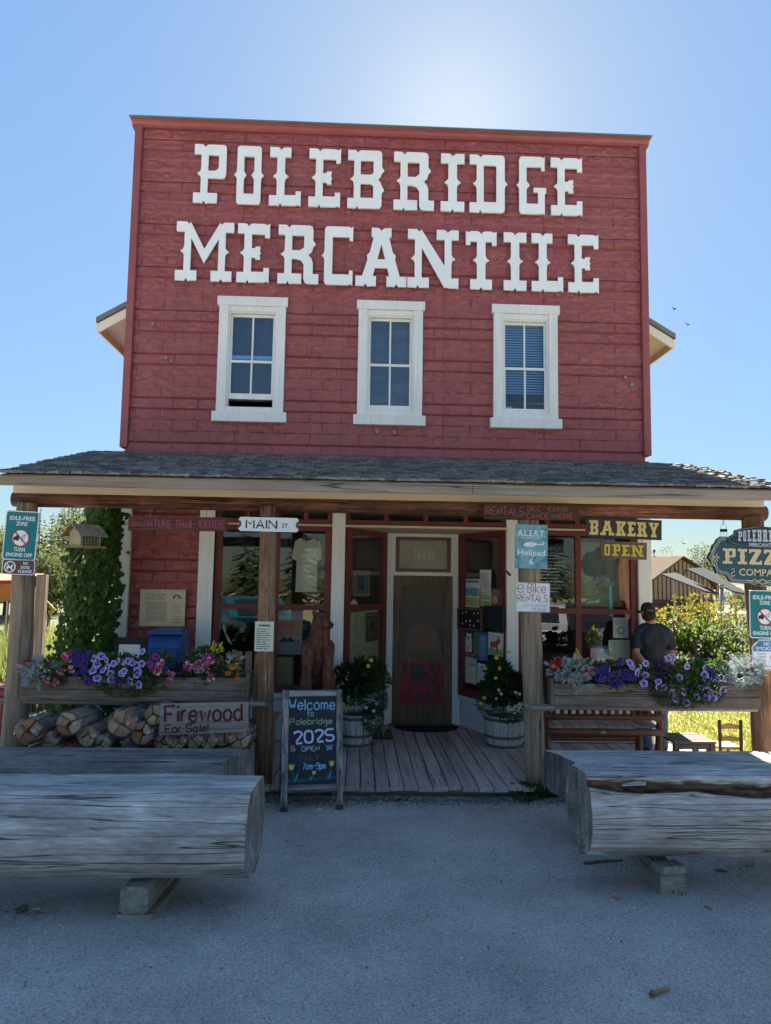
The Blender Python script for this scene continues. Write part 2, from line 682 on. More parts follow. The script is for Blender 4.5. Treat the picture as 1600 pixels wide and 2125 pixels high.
def nt(c, d=5): return [(c - 8, 100), (c - 3.5, 98.5), (c, 100 - d), (c + 3.5, 98.5), (c + 8, 100)]
def nb(c, d=4): return [(c + 9, 0), (c + 4, -.8), (c, d), (c - 4, -.8), (c - 9, 0)]
def sr(x, y): return [(x, y + 8), (x + 1.5, y + 3.5), (x + 6, y), (x + 1.5, y - 3.5), (x, y - 8)]
def sl(x, y): return [(x, y - 8), (x - 1.5, y - 3.5), (x - 6, y), (x - 1.5, y + 3.5), (x, y + 8)]


SLAB = {   # western slab letters, height 100: width, outlines
    'I': (40, [[(0, 100)] + nt(20) + [(40, 100), (40, 83), (29, 83)] + sr(29, 50) + [(29, 17), (40, 17), (40, 0)] + nb(20) + [(0, 0), (0, 17), (11, 17)] + sl(11, 50) + [(11, 83), (0, 83)]]),
    'L': (54, [[(0, 100)] + nt(20) + [(38, 100), (38, 83), (29, 83)] + sr(29, 50) + [(29, 18), (46, 18), (46, 25), (54, 25), (54, -1), (50, 2), (46, 0)] + nb(20) + [(0, 0), (0, 17), (11, 17)] + sl(11, 50) + [(11, 83), (0, 83)]]),
    'E': (54, [[(0, 100)] + nt(20) + [(46, 100), (50, 98), (54, 101), (54, 76), (47, 76), (47, 82), (28, 82), (28, 58), (33, 58), (34, 61), (41, 61), (40, 52), (42, 50), (40, 48), (41, 39), (34, 39), (33, 42), (28, 42), (28, 18), (46, 18), (46, 25), (54, 25), (54, -1), (50, 2), (46, 0)] + nb(20) + [(0, 0), (0, 17), (10, 17)] + sl(10, 50) + [(10, 83), (0, 83)]]),
    'B': (62, [[(0, 100)] + nt(20) + [(54, 100), (58, 99), (61, 95), (61, 72), (66, 66), (61, 61), (58, 55), (53, 50), (58, 46), (61, 39), (66, 32), (61, 27), (61, 6), (58, 1), (54, 0)] + nb(20) + [(0, 0), (0, 17), (10, 17)] + sl(10, 50) + [(10, 83), (0, 83)], [(28, 82), (43, 82), (43, 61), (40, 58), (28, 58)], [(28, 42), (40, 42), (43, 39), (43, 18), (28, 18)]]),
    'R': (68, [[(0, 100)] + nt(20) + [(50, 100), (55, 98), (57, 93), (57, 74), (62, 68), (57, 63), (55, 55), (48, 49.5), (54, 44), (57, 36), (57, 20), (58, 17), (68, 17), (68, 0), (48, 0), (43, 2), (40, 8), (40, 33), (37, 40), (32, 42), (28, 42), (28, 17), (38, 17), (38, 0)] + nb(19) + [(0, 0), (0, 17), (10, 17)] + sl(10, 50) + [(10, 83), (0, 83)], [(28, 82), (40, 82), (40, 62), (36, 57), (28, 57)]]),
    'P': (55, [[(0, 100)] + nt(20) + [(50, 100), (54, 98), (55, 94), (55, 50), (53, 44), (48, 42), (28, 42), (28, 17), (40, 17), (40, 0)] + nb(20) + [(0, 0), (0, 17), (11, 17)] + sl(11, 50) + [(11, 83), (0, 83)], [(28, 82), (41, 82), (41, 61), (39, 57), (36, 55), (28, 55)]]),
    'O': (46, [[(5, 100), (41, 100), (45, 98), (46, 95)] + sr(46, 50) + [(46, 5), (45, 2), (41, 0), (5, 0), (1, 2), (0, 5)] + sl(0, 50) + [(0, 95), (1, 98)], [(15, 82), (31, 82), (31, 57), (27, 50), (31, 43), (31, 18), (15, 18), (15, 43), (19, 50), (15, 57)]]),
    'D': (60, [[(0, 100)] + nt(20) + [(54, 100), (59, 98), (60, 93)] + sr(60, 50) + [(60, 7), (59, 2), (54, 0)] + nb(20) + [(0, 0), (0, 17), (11, 17)] + sl(11, 50) + [(11, 83), (0, 83)], [(28, 82), (42, 82), (43, 80), (43, 20), (42, 18), (28, 18)]]),
    'G': (56, [[(6, 100), (46, 100), (50, 98), (53, 101), (53, 76), (46, 76), (46, 82), (18, 82), (18, 57), (23, 50), (18, 43), (18, 18), (36, 18), (36, 38), (29, 38), (29, 46), (56, 46), (56, 37), (53, 36), (53, -1), (49, 2), (46, 0), (6, 0), (2, 2), (0, 6)] + sl(0, 50) + [(0, 94), (2, 98)]]),
    'C': (54, [[(6, 100), (46, 100), (50, 98), (54, 101), (54, 76), (47, 76), (47, 82), (18, 82), (18, 18), (47, 18), (47, 25), (54, 25), (54, -1), (50, 2), (46, 0), (6, 0), (2, 2), (0, 6)] + sl(0, 50) + [(0, 94), (2, 98)]]),
    'M': (99, [[(0, 100), (17, 100), (22, 96), (26, 99.5), (49, 54), (73, 99.5), (77, 96), (82, 100), (99, 100), (99, 83), (86, 83)] + sr(86, 50) + [(86, 17), (97, 17), (97, 0)] + nb(78) + [(60, 0), (60, 17), (71, 17), (71, 72), (49, 29), (28, 72), (28, 17), (38, 17), (38, 0)] + nb(19) + [(0, 0), (0, 17), (13, 17)] + sl(13, 50) + [(13, 83), (2, 83), (0, 84)]]),
    'A': (92, [[(28, 100)] + nt(46) + [(64, 100), (64, 84), (60, 84), (67, 57), (72, 53), (71, 45), (80, 17), (92, 17), (92, 0)] + nb(74) + [(56, 0), (56, 17), (61, 17), (57, 31), (35, 31), (31, 17), (37, 17), (37, 0)] + nb(18) + [(0, 0), (0, 17), (12, 17), (21, 45), (20, 53), (25, 57), (32, 84), (28, 84)], [(39, 46), (53, 46), (46, 72)]]),
    'N': (86, [[(0, 100), (15, 100), (20, 96), (25, 99.5), (60, 38), (60, 83), (48, 83), (48, 100)] + nt(67) + [(86, 100), (86, 83), (75, 83)] + sr(75, 50) + [(75, 17), (86, 17), (86, 0), (68, 0), (64, 2), (60, 0), (26, 68), (26, 17), (37, 17), (37, 0)] + nb(18) + [(0, 0), (0, 17), (11, 17)] + sl(11, 50) + [(11, 83), (0, 83)]]),
    'T': (52, [[(0, 100), (4, 98), (8, 100)] + nt(26) + [(44, 100), (48, 98), (52, 100), (52, 76), (45, 76), (45, 82), (35, 82)] + sr(35, 50) + [(35, 17), (45, 17), (45, 0)] + nb(26) + [(7, 0), (7, 17), (17, 17)] + sl(17, 50) + [(17, 82), (7, 82), (7, 76), (0, 76)]]),
    'K': (66, [[(0, 100), (36, 100), (36, 83), (28, 83), (28, 58), (43, 83), (38, 83), (38, 100), (65, 100), (65, 83), (61, 83), (43, 53), (60, 17), (66, 17), (66, 0), (40, 0), (40, 17), (43, 17), (32, 40), (28, 34), (28, 17), (36, 17), (36, 0), (0, 0), (0, 17), (9, 17), (9, 83), (0, 83)]]),
    'Y': (64, [[(0, 100), (29, 100), (29, 83), (25, 83), (32, 63), (40, 83), (36, 83), (36, 100), (64, 100), (64, 83), (58, 83), (42, 45), (42, 17), (50, 17), (50, 0), (14, 0), (14, 17), (22, 17), (22, 45), (6, 83), (0, 83)]]),
    'Z': (54, [[(0, 100), (52, 100), (52, 86), (25, 18), (46, 18), (46, 27), (54, 27), (54, 0), (0, 0), (0, 14), (27, 82), (9, 82), (9, 73), (0, 73)]]),
}


STEM = {'I': ((11, 13), (29, 27)), 'L': ((11, 13), (29, 26)), 'E': ((10, 12), (28, 24)), 'B': ((10, 12), (28, 24), (43, 47)), 'R': ((10, 12), (28, 24), (40, 44)),
        'P': ((11, 13), (28, 25), (41, 43)), 'O': ((15, 13), (31, 33)), 'D': ((11, 13), (28, 25), (43, 47)), 'G': ((18, 14.5), (36, 39), (46, 46)), 'C': ((18, 14.5), (47, 47)),
        'M': ((13, 14.5), (28, 26), (71, 73), (86, 84.5)), 'N': ((11, 12.5), (26, 24), (60, 62), (75, 73.5)), 'T': ((17, 19), (35, 33))}


def slab(ch, x0, x1, z0, z1, depth, bevel=0.0, thin=False):
    w, cs = SLAB[ch]
    if thin and ch in STEM:                     # slimmer uprights
        br = ((-8, -8),) + STEM[ch] + ((w + 8, w + 8),)

        def wx(x):
            for a, b in zip(br[:-1], br[1:]):
                if a[0] <= x <= b[0]:
                    return a[1] + (b[1] - a[1]) * (x - a[0]) / (b[0] - a[0])
            return x
        cs = [[(wx(p[0]), p[1]) for p in c] for c in cs]
    xs = [p[0] for c in cs for p in c]
    lo, hi = min(xs), max(xs)
    kx = (x1 - x0) / (hi - lo)
    kz = (z1 - z0) / 100
    return curve_mesh('letter', [[(x0 + (p[0] - lo) * kx, z0 + p[1] * kz) for p in c] for c in cs], depth, bevel)
# ------------------------------------------------------------------ palette
RED = wood('red_siding', (.315, .080, .079), (.27, .066, .066), 'Z', 6, .45, bump=.08, spec=.5, fine=7, mottle=.09, patch=(.31, .085, .085), patch_amt=.5)
REDTRIM = mat('red_trim', (.17, .040, .036), .55, .25, 5, .15, 60)
WHITE = wood('white_paint', (.80, .80, .78), (.70, .70, .69), 'X', 9, .55, bump=.12, patch=(.62, .61, .58), patch_amt=.35)
WHITEV = wood('white_paint_upright', (.80, .80, .78), (.70, .70, .69), 'Z', 9, .55, bump=.12, patch=(.62, .61, .58), patch_amt=.35)
CREAM = wood('cream_paint', (.60, .50, .36), (.52, .43, .31), 'X', 7, .6, bump=.15, patch=(.50, .40, .27), patch_amt=.5)
GREYBOARD = wood('grey_board', (.34, .30, .265), (.21, .185, .165), 'X', 6, .85, crack_w=.012, bump=.4, patch=(.30, .20, .13), patch_amt=.6)
GREYLOG = wood('grey_log', (.52, .50, .475), (.34, .32, .30), 'X', 7, .85, crack=(.05, .045, .04), crack_w=.017, bump=.6, patch=(.27, .235, .20), patch_amt=.6, mottle=.30, knots=2.0, brk0=.30)
GREYDARK = wood('dark_grey_log', (.33, .315, .30), (.20, .19, .18), 'X', 7, .85, crack=(.04, .035, .03), crack_w=.017, bump=.6, patch=(.17, .15, .13), patch_amt=.7, mottle=.32, knots=2.4, brk0=.34)
GREYEND = wood('grey_log_end', (.27, .245, .22), (.15, .135, .12), 'Z', 6, .9, crack_w=.03, bump=.6, mottle=.5)
POST = wood('brown_post', (.34, .19, .105), (.16, .085, .045), 'Z', 6, .8, crack=(.02, .014, .01), crack_w=.02, bump=.5, patch=(.20, .15, .11), patch_amt=.7, mottle=.3)
POSTGREY = wood('grey_brown_post', (.36, .28, .195), (.18, .135, .095), 'Z', 6, .85, crack=(.025, .02, .015), crack_w=.025, bump=.5, patch=(.24, .15, .09), patch_amt=.8)
BEAM = wood('red_brown_beam', (.24, .095, .05), (.09, .038, .024), 'X', 6, .6, crack=(.03, .012, .008), crack_w=.03, bump=.4, patch=(.12, .06, .04), patch_amt=.9, mottle=.5)
DECK = wood('deck_wood', (.52, .45, .42), (.34, .29, .27), 'Y', 8, .85, crack_w=.012, bump=.4, objvar=.16, patch=(.31, .25, .225), patch_amt=.6)
SHINGLE = wood('shingle_wood', (.225, .215, .20), (.105, .10, .095), 'Y', 9, .9, bump=.5, objvar=.45, spec=.03, patch=(.17, .16, .145), patch_amt=.7)
DARKWOOD = wood('dark_oak', (.20, .135, .085), (.085, .056, .036), 'Z', 7, .6, bump=.35, patch=(.25, .18, .12), patch_amt=.5)
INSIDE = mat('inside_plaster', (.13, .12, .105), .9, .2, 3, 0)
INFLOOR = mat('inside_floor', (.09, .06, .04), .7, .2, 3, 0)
GLASS = glassmat('shop_glass', 1.52, (.95, .97, .96), 2.2)
GLASSUP = glassmat('upper_glass', 1.52, (.72, .82, .92), 2.4)
BLIND = mat('blind_slats', (.50, .72, .95), .6, .1, 4, 0)
CURTAIN2 = mat('grey_window_screen', (.24, .24, .25), .9, .3, 3, .3, 200, stretch=(1, 1, 4))
CURTAIN = mat('window_screen_cloth', (.12, .135, .165), .9, .3, 3, .3, 200, stretch=(1, 1, 4))
BLACK = mat('black_paint', (.018, .018, .02), .5, .2, 6, 0)
METAL = mat('grey_metal', (.35, .35, .36), .35, .2, 8, 0, metal=.8)
ROOFMETAL = mat('roof_metal', (.22, .20, .19), .5, .2, 3, .1)
YW = 9.5                                     # face of the store

# ------------------------------------------------------------------ ground
gm, gn, gl_, gp = base_mat('gravel_ground')


def gravel(n, l, p):
    tc = n.new('ShaderNodeTexCoord')

    def nz(sc, det, ro=.6):
        q = n.new('ShaderNodeTexNoise')
        q.inputs['Scale'].default_value = sc
        q.inputs['Detail'].default_value = det
        q.inputs['Roughness'].default_value = ro
        l.new(tc.outputs['Object'], q.inputs['Vector'])
        return q.outputs['Fac']

    def ramp(f, els):
        r = n.new('ShaderNodeValToRGB')
        while len(r.color_ramp.elements) < len(els):
            r.color_ramp.elements.new(.5)
        for e, (po, c) in zip(r.color_ramp.elements, els):
            e.position = po
            e.color = rgb(c)
        l.new(f, r.inputs[0])
        return r.outputs[0]

    vo = n.new('ShaderNodeTexVoronoi')
    vo.inputs['Scale'].default_value = 105
    l.new(tc.outputs['Object'], vo.inputs['Vector'])
    a = ramp(nz(.9, 6, .7), [(.3, (.37, .342, .315)), (.5, (.49, .455, .42)), (.72, (.61, .57, .53))])
    b = ramp(nz(60, 6, .8), [(.32, (.62, .62, .62)), (.5, (.98, .98, .98)), (.70, (1.45, 1.45, 1.45))])
    hs = n.new('ShaderNodeRGBToBW')
    l.new(vo.outputs['Color'], hs.inputs[0])
    c = ramp(hs.outputs[0], [(.1, (.62, .62, .63)), (.3, (.95, .95, .95)), (.85, (1.04, 1.03, 1.02)), (.98, (1.5, 1.48, 1.45))])
    cur = a
    for o in (b, c):
        x = n.new('ShaderNodeMix')
        x.data_type = 'RGBA'
        x.blend_type = 'MULTIPLY'
        x.inputs[0].default_value = 1
        l.new(cur, x.inputs[6])
        l.new(o, x.inputs[7])
        cur = x.outputs[2]
    l.new(cur, p.inputs['Base Color'])
    p.inputs['Roughness'].default_value = .95
    p.inputs['Specular IOR Level'].default_value = .15
    b1 = n.new('ShaderNodeBump')
    b1.inputs['Strength'].default_value = .6
    b1.inputs['Distance'].default_value = .012
    l.new(vo.outputs['Distance'], b1.inputs['Height'])
    b1.invert = True
    b2 = n.new('ShaderNodeBump')
    b2.inputs['Strength'].default_value = .7
    b2.inputs['Distance'].default_value = .015
    l.new(nz(120, 6, .7), b2.inputs['Height'])
    l.new(b1.outputs[0], b2.inputs['Normal'])
    l.new(b2.outputs[0], p.inputs['Normal'])


gravel(gn, gl_, gp)
FIELD = mat('meadow_soil', (.10, .10, .035), .95, .4, .25, .5, 30, c2=(.06, .075, .02), bdist=.05)
LAWN = mat('lawn_soil', (.24, .20, .035), .95, .4, 1.2, .5, 40, c2=(.14, .14, .025), bdist=.03)
g = MB()
g.add([(-900, -900, -.012), (900, -900, -.012), (900, 900, -.012), (-900, 900, -.012)], [(0, 1, 2, 3)])
tag(link('ground', g.mesh('ground', FIELD)), kind='structure')


def lot_h(x, y):
    return .018 * (noise.noise(Vector((x * .5, y * .5, 3.1))) + .5 * noise.noise(Vector((x * 1.7, y * 1.7, 8)))) + .006 * noise.noise(Vector((x * 9, y * 9, 1)))


g = MB()
g.smooth = True
g.grid(170, 150, lambda u, v: (-5.5 + 11 * u, 2.2 + 9 * v, .012 + lot_h(-5.5 + 11 * u, 2.2 + 9 * v) * min(1, u * 20, (1 - u) * 20, v * 20, (1 - v) * 20)), lambda u, v: not (-5.5 + 11 * u > 3.9 and 2.2 + 9 * v > 7.45) and not (2.2 + 9 * v > 9.0))
tag(link('gravel_forecourt', g.mesh('gravel_forecourt', gm)), kind='structure')
g = MB()
g.add([(-14, -14, .0), (12, -14, .0), (12, 7.0, .0), (4.3, 7.3, .0), (4.0, 30, .0), (-3.2, 30, .0), (-9, 11.5, .0), (-14, 11.5, .0)], [tuple(range(8))])
tag(link('gravel_lot', g.mesh('gravel_lot', gm)), kind='structure')
DRY = mat('dry_hay', (.42, .36, .21), .95, .3, .3, .5, 30, c2=(.34, .30, .15), bdist=.05)
g = MB()
g.add([(-70, -75, -.006), (70, -75, -.006), (70, -14, -.006), (-70, -14, -.006)], [(0, 1, 2, 3)])
tag(link('dry_field', g.mesh('dry_field', DRY)), kind='structure')
g = MB()
g.add([(4.0, 7.6, .006), (60, 7.2, .006), (60, 60, .006), (3.95, 60, .006)], [(0, 1, 2, 3)])
tag(link('lawn', g.mesh('lawn', LAWN)), kind='structure')

# ------------------------------------------------------------------ the store
store = thing('store_building', 'red two-storey store with tall false front, three white windows and big white letters', 'store', (.39, 9.5, 0))
XL, XR = -3.13, 3.93
WIN = [(-1.927, -.992), (-.066, .854), (1.764, 2.69)]
WZ0, WZ1 = 4.227, 5.931
HOLE = [(a + .150, b - .150, WZ0 + .19, WZ1 - .18) for a, b in WIN]
w = MB()
w.box(XL + .06, XR - .06, 9.522, 9.66, 3.32, HOLE[0][2])
w.box(XL + .06, XR - .06, 9.522, 9.66, HOLE[0][3], 8.30)
ex = [XL + .06] + [q for h in HOLE for q in h[:2]] + [XR - .06]
for i in range(0, 8, 2):
    w.box(ex[i], ex[i + 1], 9.522, 9.66, HOLE[0][2], HOLE[0][3])
w.box(-2.93, -2.05, 9.522, 9.66, 0, 3.32)
part('front_wall', w, RED, store)
w = MB()
for x in (XL + .06, XR - .18):
    w.box(x, x + .12, 9.66, 22, 0, 5.75)
w.prism([(XL + .06, 5.75), (XR - .06, 5.75), (XR - .06, 5.82), (.40, 8.1), (XL + .06, 5.82)], 21.85, 22)
w.box(XL + .18, XR - .18, 21.85, 22, 0, 5.75)
part('side_wall', w, RED, store)
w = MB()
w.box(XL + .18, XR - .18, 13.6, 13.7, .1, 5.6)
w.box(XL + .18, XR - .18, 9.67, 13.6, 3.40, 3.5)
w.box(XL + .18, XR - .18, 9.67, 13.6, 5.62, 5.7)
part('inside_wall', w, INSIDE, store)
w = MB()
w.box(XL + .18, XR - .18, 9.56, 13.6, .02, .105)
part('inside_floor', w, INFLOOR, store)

# embossed siding panels
SEAMX = [XL + .085, -1.62, -.25, 1.12, 2.49, XR - .085]
SEAMZ = [3.80, 3.94, 4.54, 5.14, 5.74, 6.34, 6.94, 7.54, 8.14, 8.30]
CASE = [(a + .06, b - .06, WZ0 + .06, WZ1 - .06) for a, b in WIN]


def relief(x, z, zb):
    c = (z - zb) / .15
    j = math.floor(c)
    fz = (c - j) * .15
    u = x / .33 + (.5 if j % 2 else 0)
    i = math.floor(u)
    fx = (u - i) * .33
    e = min(fz, .15 - fz, fx, .33 - fx)
    h = .017 * min(1.0, e / .012) + .020 * (1 - fz / .15)
    h += .022 * max(-.4, noise.noise(Vector((x * 12 + i * 3.7, z * 17, j * 2.3)))) * min(1, e / .02)
    h += .006 * noise.noise(Vector((x * 30, z * 34, 7)))
    return h


def siding(x0, x1, z0, z1, zb, holes, res=.0145, amp=.72):
    mb = MB()
    mb.smooth = False
    tl = rnd.uniform(-.0015, .0025)
    tl2 = rnd.uniform(-.0015, .0025)
    x0 += .0012
    x1 -= .0012
    z0 += .0012
    z1 -= .0012

    def fn(u, v):
        x, z = x0 + (x1 - x0) * u, z0 + (z1 - z0) * v
        ed = min(x - x0, x1 - x, z - z0, z1 - z)
        back = .002 if ed < 1e-6 else 0
        return (x, 9.514 - relief(x, z, zb) * amp * min(1, .8 + ed / .02) + back - tl * u - tl2 * v, z)

    def keep(u, v):
        x, z = x0 + (x1 - x0) * u, z0 + (z1 - z0) * v
        return not any(a < x < b and c < z < d for a, b, c, d in holes)
    mb.grid(max(4, round((x1 - x0) / res)), max(3, round((z1 - z0) / .015)), fn, keep)
    part('wall_panel', mb, RED, store)


for j in range(len(SEAMZ) - 1):
    for i in range(5):
        xs_ = [SEAMX[i], SEAMX[i + 1]]
        for a, b, c, d in CASE:                     # a window that cuts right through leaves two pieces
            if c <= SEAMZ[j] and d >= SEAMZ[j + 1] and a > xs_[0] and b < xs_[-1]:
                xs_ = [xs_[0], a + .02, b - .02, xs_[-1]]
        for k in range(0, len(xs_), 2):
            siding(xs_[k], xs_[k + 1], SEAMZ[j], SEAMZ[j + 1], 3.94, CASE)
for z0, z1 in ((.12, .6), (.6, 1.2), (1.2, 1.8), (1.8, 2.4), (2.4, 3.0), (3.0, 3.5)):
    siding(-2.93, -2.05, z0, z1, .0, [], .0125, 1.0)
# flashing strip along the porch roof
w = MB()
w.add([(XL + .06, 9.42, 3.772), (XR - .03, 9.42, 3.772), (XR - .03, 9.47, 3.815), (XL + .06, 9.47, 3.815), (XL + .06, 9.498, 3.825), (XR - .03, 9.498, 3.825)], [(0, 1, 2, 3), (3, 2, 5, 4)])
part('flashing', w, RED, store)
for x0, x1, zb, zt in ((XL, XL + .098, 3.86, 8.27), (XR - .098, XR, 3.90, 8.265)):
    w = MB()
    w.bbox(x0, x1, 9.44, 9.70, zb, zt + .02, .006)
    part('corner_board', w, RED, store)
w = MB()
w.prism([(9.40, 8.375), (9.40, 8.358), (9.425, 8.345), (9.45, 8.315), (9.462, 8.308), (9.462, 8.285), (9.70, 8.285), (9.70, 8.375)], 0, XR - XL + .09, Mx((XL - .045, 0, 0)) @ Matrix(((0, 1, 0, 0), (1, 0, 0, 0), (0, 0, 1, 0), (0, 0, 0, 1))))
part('cornice', w, RED, store)
w = MB()
w.box(XL - .065, XR + .065, 9.365, 9.74, 8.377, 8.392)
part('cornice_cap', w, ROOFMETAL, store)
# grey chips where the paint has flaked
CHIP = mat('bare_metal_chip', (.30, .27, .26), .7, .3, 30, .2)
for px, py, s in ((318, 672, 8), (345, 742, 11), (356, 750, 8), (783, 896, 13), (818, 898, 10), (1165, 815, 8), (1297, 784, 9), (1310, 799, 10), (1281, 813, 6), (1252, 725, 5), (1028, 940, 6), (1112, 900, 6), (1305, 690, 5), (337, 862, 5), (308, 382, 4), (1244, 842, 5)):
    p = at(px, py, 9.478)
    q = MB()
    r = s * .0031
    pts = [(p.x + r * rnd.uniform(.5, 1.2) * math.cos(a), p.z + r * rnd.uniform(.35, .9) * math.sin(a)) for a in [k * PI / 4 for k in range(8)]]
    q.prism(pts, 9.458, 9.49)
    part('paint_chip', q, CHIP, store)

# big white letters
LT = wood('letter_paint', (.86, .87, .88), (.83, .84, .85), 'Z', 6, .5, bump=.06, fine=12, mottle=.035, patch=(.76, .76, .74), patch_amt=.4)
for text, z0, z1, xs in (('POLEBRIDGE', 7.222, 8.052, [(400, 467), (484, 546), (558, 624), (640, 706), (721, 797), (817, 901), (915, 964), (975, 1054), (1073, 1134), (1144, 1209)]),
                         ('MERCANTILE', 6.13, 6.95, [(363, 483), (491, 558), (576, 661), (667, 732), (738, 844), (846, 952), (967, 1031), (1046, 1093), (1104, 1169), (1180, 1243)])):
    for ch, (a, b) in zip(text, xs):
        xa, xb = at(a, 400 if z0 > 7 else 545, 9.42).x, at(b, 400 if z0 > 7 else 545, 9.42).x
        me = slab(ch, xa, xb, z0, z1, .028, 0, True)
        me.materials.append(LT)
        o = link('letter', me, store)
        o.location = Vector((0, 9.462, 0)) - WLOC[store.name]


def upper_window(k, gap, mode):
    xa, xb = WIN[k]
    hx0, hx1, hz0, hz1 = HOLE[k]
    o = MB()
    o.bbox(xa, xb, 9.425, 9.50, WZ1 - .125, WZ1, .005)                          # head board
    o.bbox(xa - .02, xb + .02, 9.415, 9.50, WZ0, WZ0 + .135, .005)              # sill board
    for a, b in ((xa + .025, hx0 + .0), (hx1 - .0, xb - .025)):
        o.bbox(a, b, 9.44, 9.505, WZ0 + .135, WZ1 - .125, .005)
    o.bbox(hx0 - .01, hx1 + .01, 9.455, 9.5, hz1 - .02, WZ1 - .125, .004)
    o.bbox(hx0 - .01, hx1 + .01, 9.45, 9.52, WZ0 + .135, hz0 + .015, .004)
    win = part('window', o, WHITEV, store)
    f = MB()
    for a, b in ((hx0, hx0 + .022), (hx1 - .022, hx1)):
        f.box(a, b, 9.47, 9.60, hz0 + .015, hz1 - .02)
    f.box(hx0 + .022, hx1 - .022, 9.47, 9.60, hz1 - .04, hz1 - .02)
    part('jamb', f, WHITEV, win, False)
    mid = hz0 + (hz1 - hz0) * .485
    fx0, fx1 = hx0 + .022, hx1 - .022
    for lo, hi, y, st in ((mid - .012, hz1 - .04, 9.53, .026), (hz0 + .015 + gap, mid + .012, 9.50, .026)):
        f = MB()
        f.box(fx0, fx0 + st, y, y + .028, lo, hi)
        f.box(fx1 - st, fx1, y, y + .028, lo, hi)
        f.box(fx0 + st, fx1 - st, y, y + .028, hi - .034, hi)
        f.box(fx0 + st, fx1 - st, y, y + .028, lo, lo + (.075 if y < 9.52 else .03))
        c = (fx0 + fx1) / 2
        lb = lo + (.075 if y < 9.52 else .03)
        f.box(c - .011, c + .011, y + .002, y + .026, lb, hi - .034)
        part('sash', f, WHITEV, win, False)
        for a, b in ((fx0 + st, c - .011), (c + .011, fx1 - st)):
            q = MB()
            q.box(a, b, y + .011, y + .015, lb, hi - .034)
            part('pane', q, GLASSUP, win, False)
    if mode == 'blind':
        q = MB()
        z = hz1 - .05
        while z > hz0 + .32:
            q.add([(hx0 + .03, 9.63, z), (hx1 - .03, 9.63, z), (hx1 - .03, 9.648, z - .017), (hx0 + .03, 9.648, z - .017)], [(0, 1, 2, 3)])
            z -= .036
        part('blind', q, BLIND, win, False)
        q = MB()
        q.box(hx0 + .03, hx0 + .16, 9.60, 9.66, hz0 + .02, hz0 + .14)
        q.prism([(hx1 - .27, hz0 + .02), (hx1 - .03, hz0 + .02), (hx1 - .09, hz0 + .09), (hx1 - .16, hz0 + .12), (hx1 - .24, hz0 + .07)], 9.60, 9.64)
        part('papers', q, WHITE, win, False)
    else:
        q = MB()
        q.grid(14, 2, lambda u, v: (hx0 + (hx1 - hx0) * u, 9.62 + .012 * math.sin(u * 40), (hz0 + .13 if gap else hz0) + (hz1 - hz0 - (.13 if gap else 0)) * v))
        part('curtain', q, CURTAIN if gap else CURTAIN2, win, False)
        if gap:
            q = MB()
            q.box(hx0 + .03, hx1 - .03, 9.565, 9.60, mid + .045, mid + .095)
            part('rail', q, BLIND, win, False)


upper_window(0, .115, 'cloth')
upper_window(1, 0, 'cloth')
upper_window(2, 0, 'blind')

# gable roof and its eaves behind the false front
SOF = wood('cream_soffit', (.84, .78, .66), (.76, .70, .58), 'Y', 7, .6, bump=.1)
for s in (-1, 1):
    ex_ = .40 + s * 4.02
    ez = 5.62
    rz_ = ez + 4.02 * .60
    w = MB()
    w.prism([(ex_, ez), (.40, rz_), (.40, rz_ + .07), (ex_, ez + .07)], 9.72, 22.3)
    part('roof', w, ROOFMETAL, store)
    w = MB()
    w.prism([(ex_ + s * -.02, ez - .022), (.40, rz_ - .022), (.40, rz_ - .004), (ex_ - s * .02, ez - .004)], 9.75, 22.2)
    part('soffit', w, SOF, store)
    w = MB()
    w.prism([(ex_ - s * .02, ez - .15 + .012), (.40, rz_ - .15), (.40, rz_ - .024), (ex_ - s * .02, ez - .024)], 9.745, 9.785)
    part('bargeboard', w, SOF, store)
    w = MB()
    w.box(min(ex_ - s * .002, ex_ - s * .022), max(ex_ - s * .002, ex_ - s * .022), 9.74, 22.2, ez - .12, ez - .006)
    part('eave_board', w, SOF, store)

# ------------------------------------------------------------------ storefront
for x0, x1, z1 in ((-3.08, -2.93, 3.3), (-2.05, -1.88, 3.3), (-.33, -.16, 3.3), (1.965, 2.12, 3.3), (3.72, 3.90, 3.5)):
    w = MB()
    w.bbox(x0, x1, 9.44, 9.58, .12, z1, .006)
    if x0 == -2.05:
        w.bbox(-1.905, -1.85, 9.42, 9.437, .12, 3.1, .004)
    part('white_post', w, WHITEV, store)
w = MB()
for a, b in ((-1.88, -.33), (-.16, 1.965), (2.12, 3.72)):
    w.box(a, b, 9.47, 9.56, 2.868, 2.893)
part('cream_rail', w, CREAM, store)


def glazed(x0, x1, z0, z1, cols, zs, M=None, fr=.085, mul=.075, y=9.485, name='display_window', open_=()):
    """red window frame with its panes; zs are inner heights of the cross bars"""
    f = MB()
    yd = y + .07
    f.box(x0, x0 + fr, y, yd, z0, z1, M)
    f.box(x1 - fr, x1, y, yd, z0, z1, M)
    cz = [(z0, z0 + fr)] + zs + [(z1 - fr * .7, z1)]
    for a, b in cz:
        f.box(x0 + fr, x1 - fr, y + .003, yd - .003, a, b, M)
    cx = [x0 + fr] + [c for c in cols] + [x1 - fr]
    for c in cols:
        for (_, a), (b, _2) in zip(cz[:-1], cz[1:]):
            f.box(c - mul / 2, c + mul / 2, y, yd, a, b, M)
    fo = part(name, f, REDTRIM, store)
    ed = [x0 + fr] + [q for c in cols for q in (c - mul / 2, c + mul / 2)] + [x1 - fr]
    for (_, a), (b, _2) in zip(cz[:-1], cz[1:]):
        for i in range(0, len(ed), 2):
            p = MB()
            p.box(ed[i], ed[i + 1], y + .032, y + .038, a, b, M)
            part('pane', p, GLASS, fo, False)
    return fo


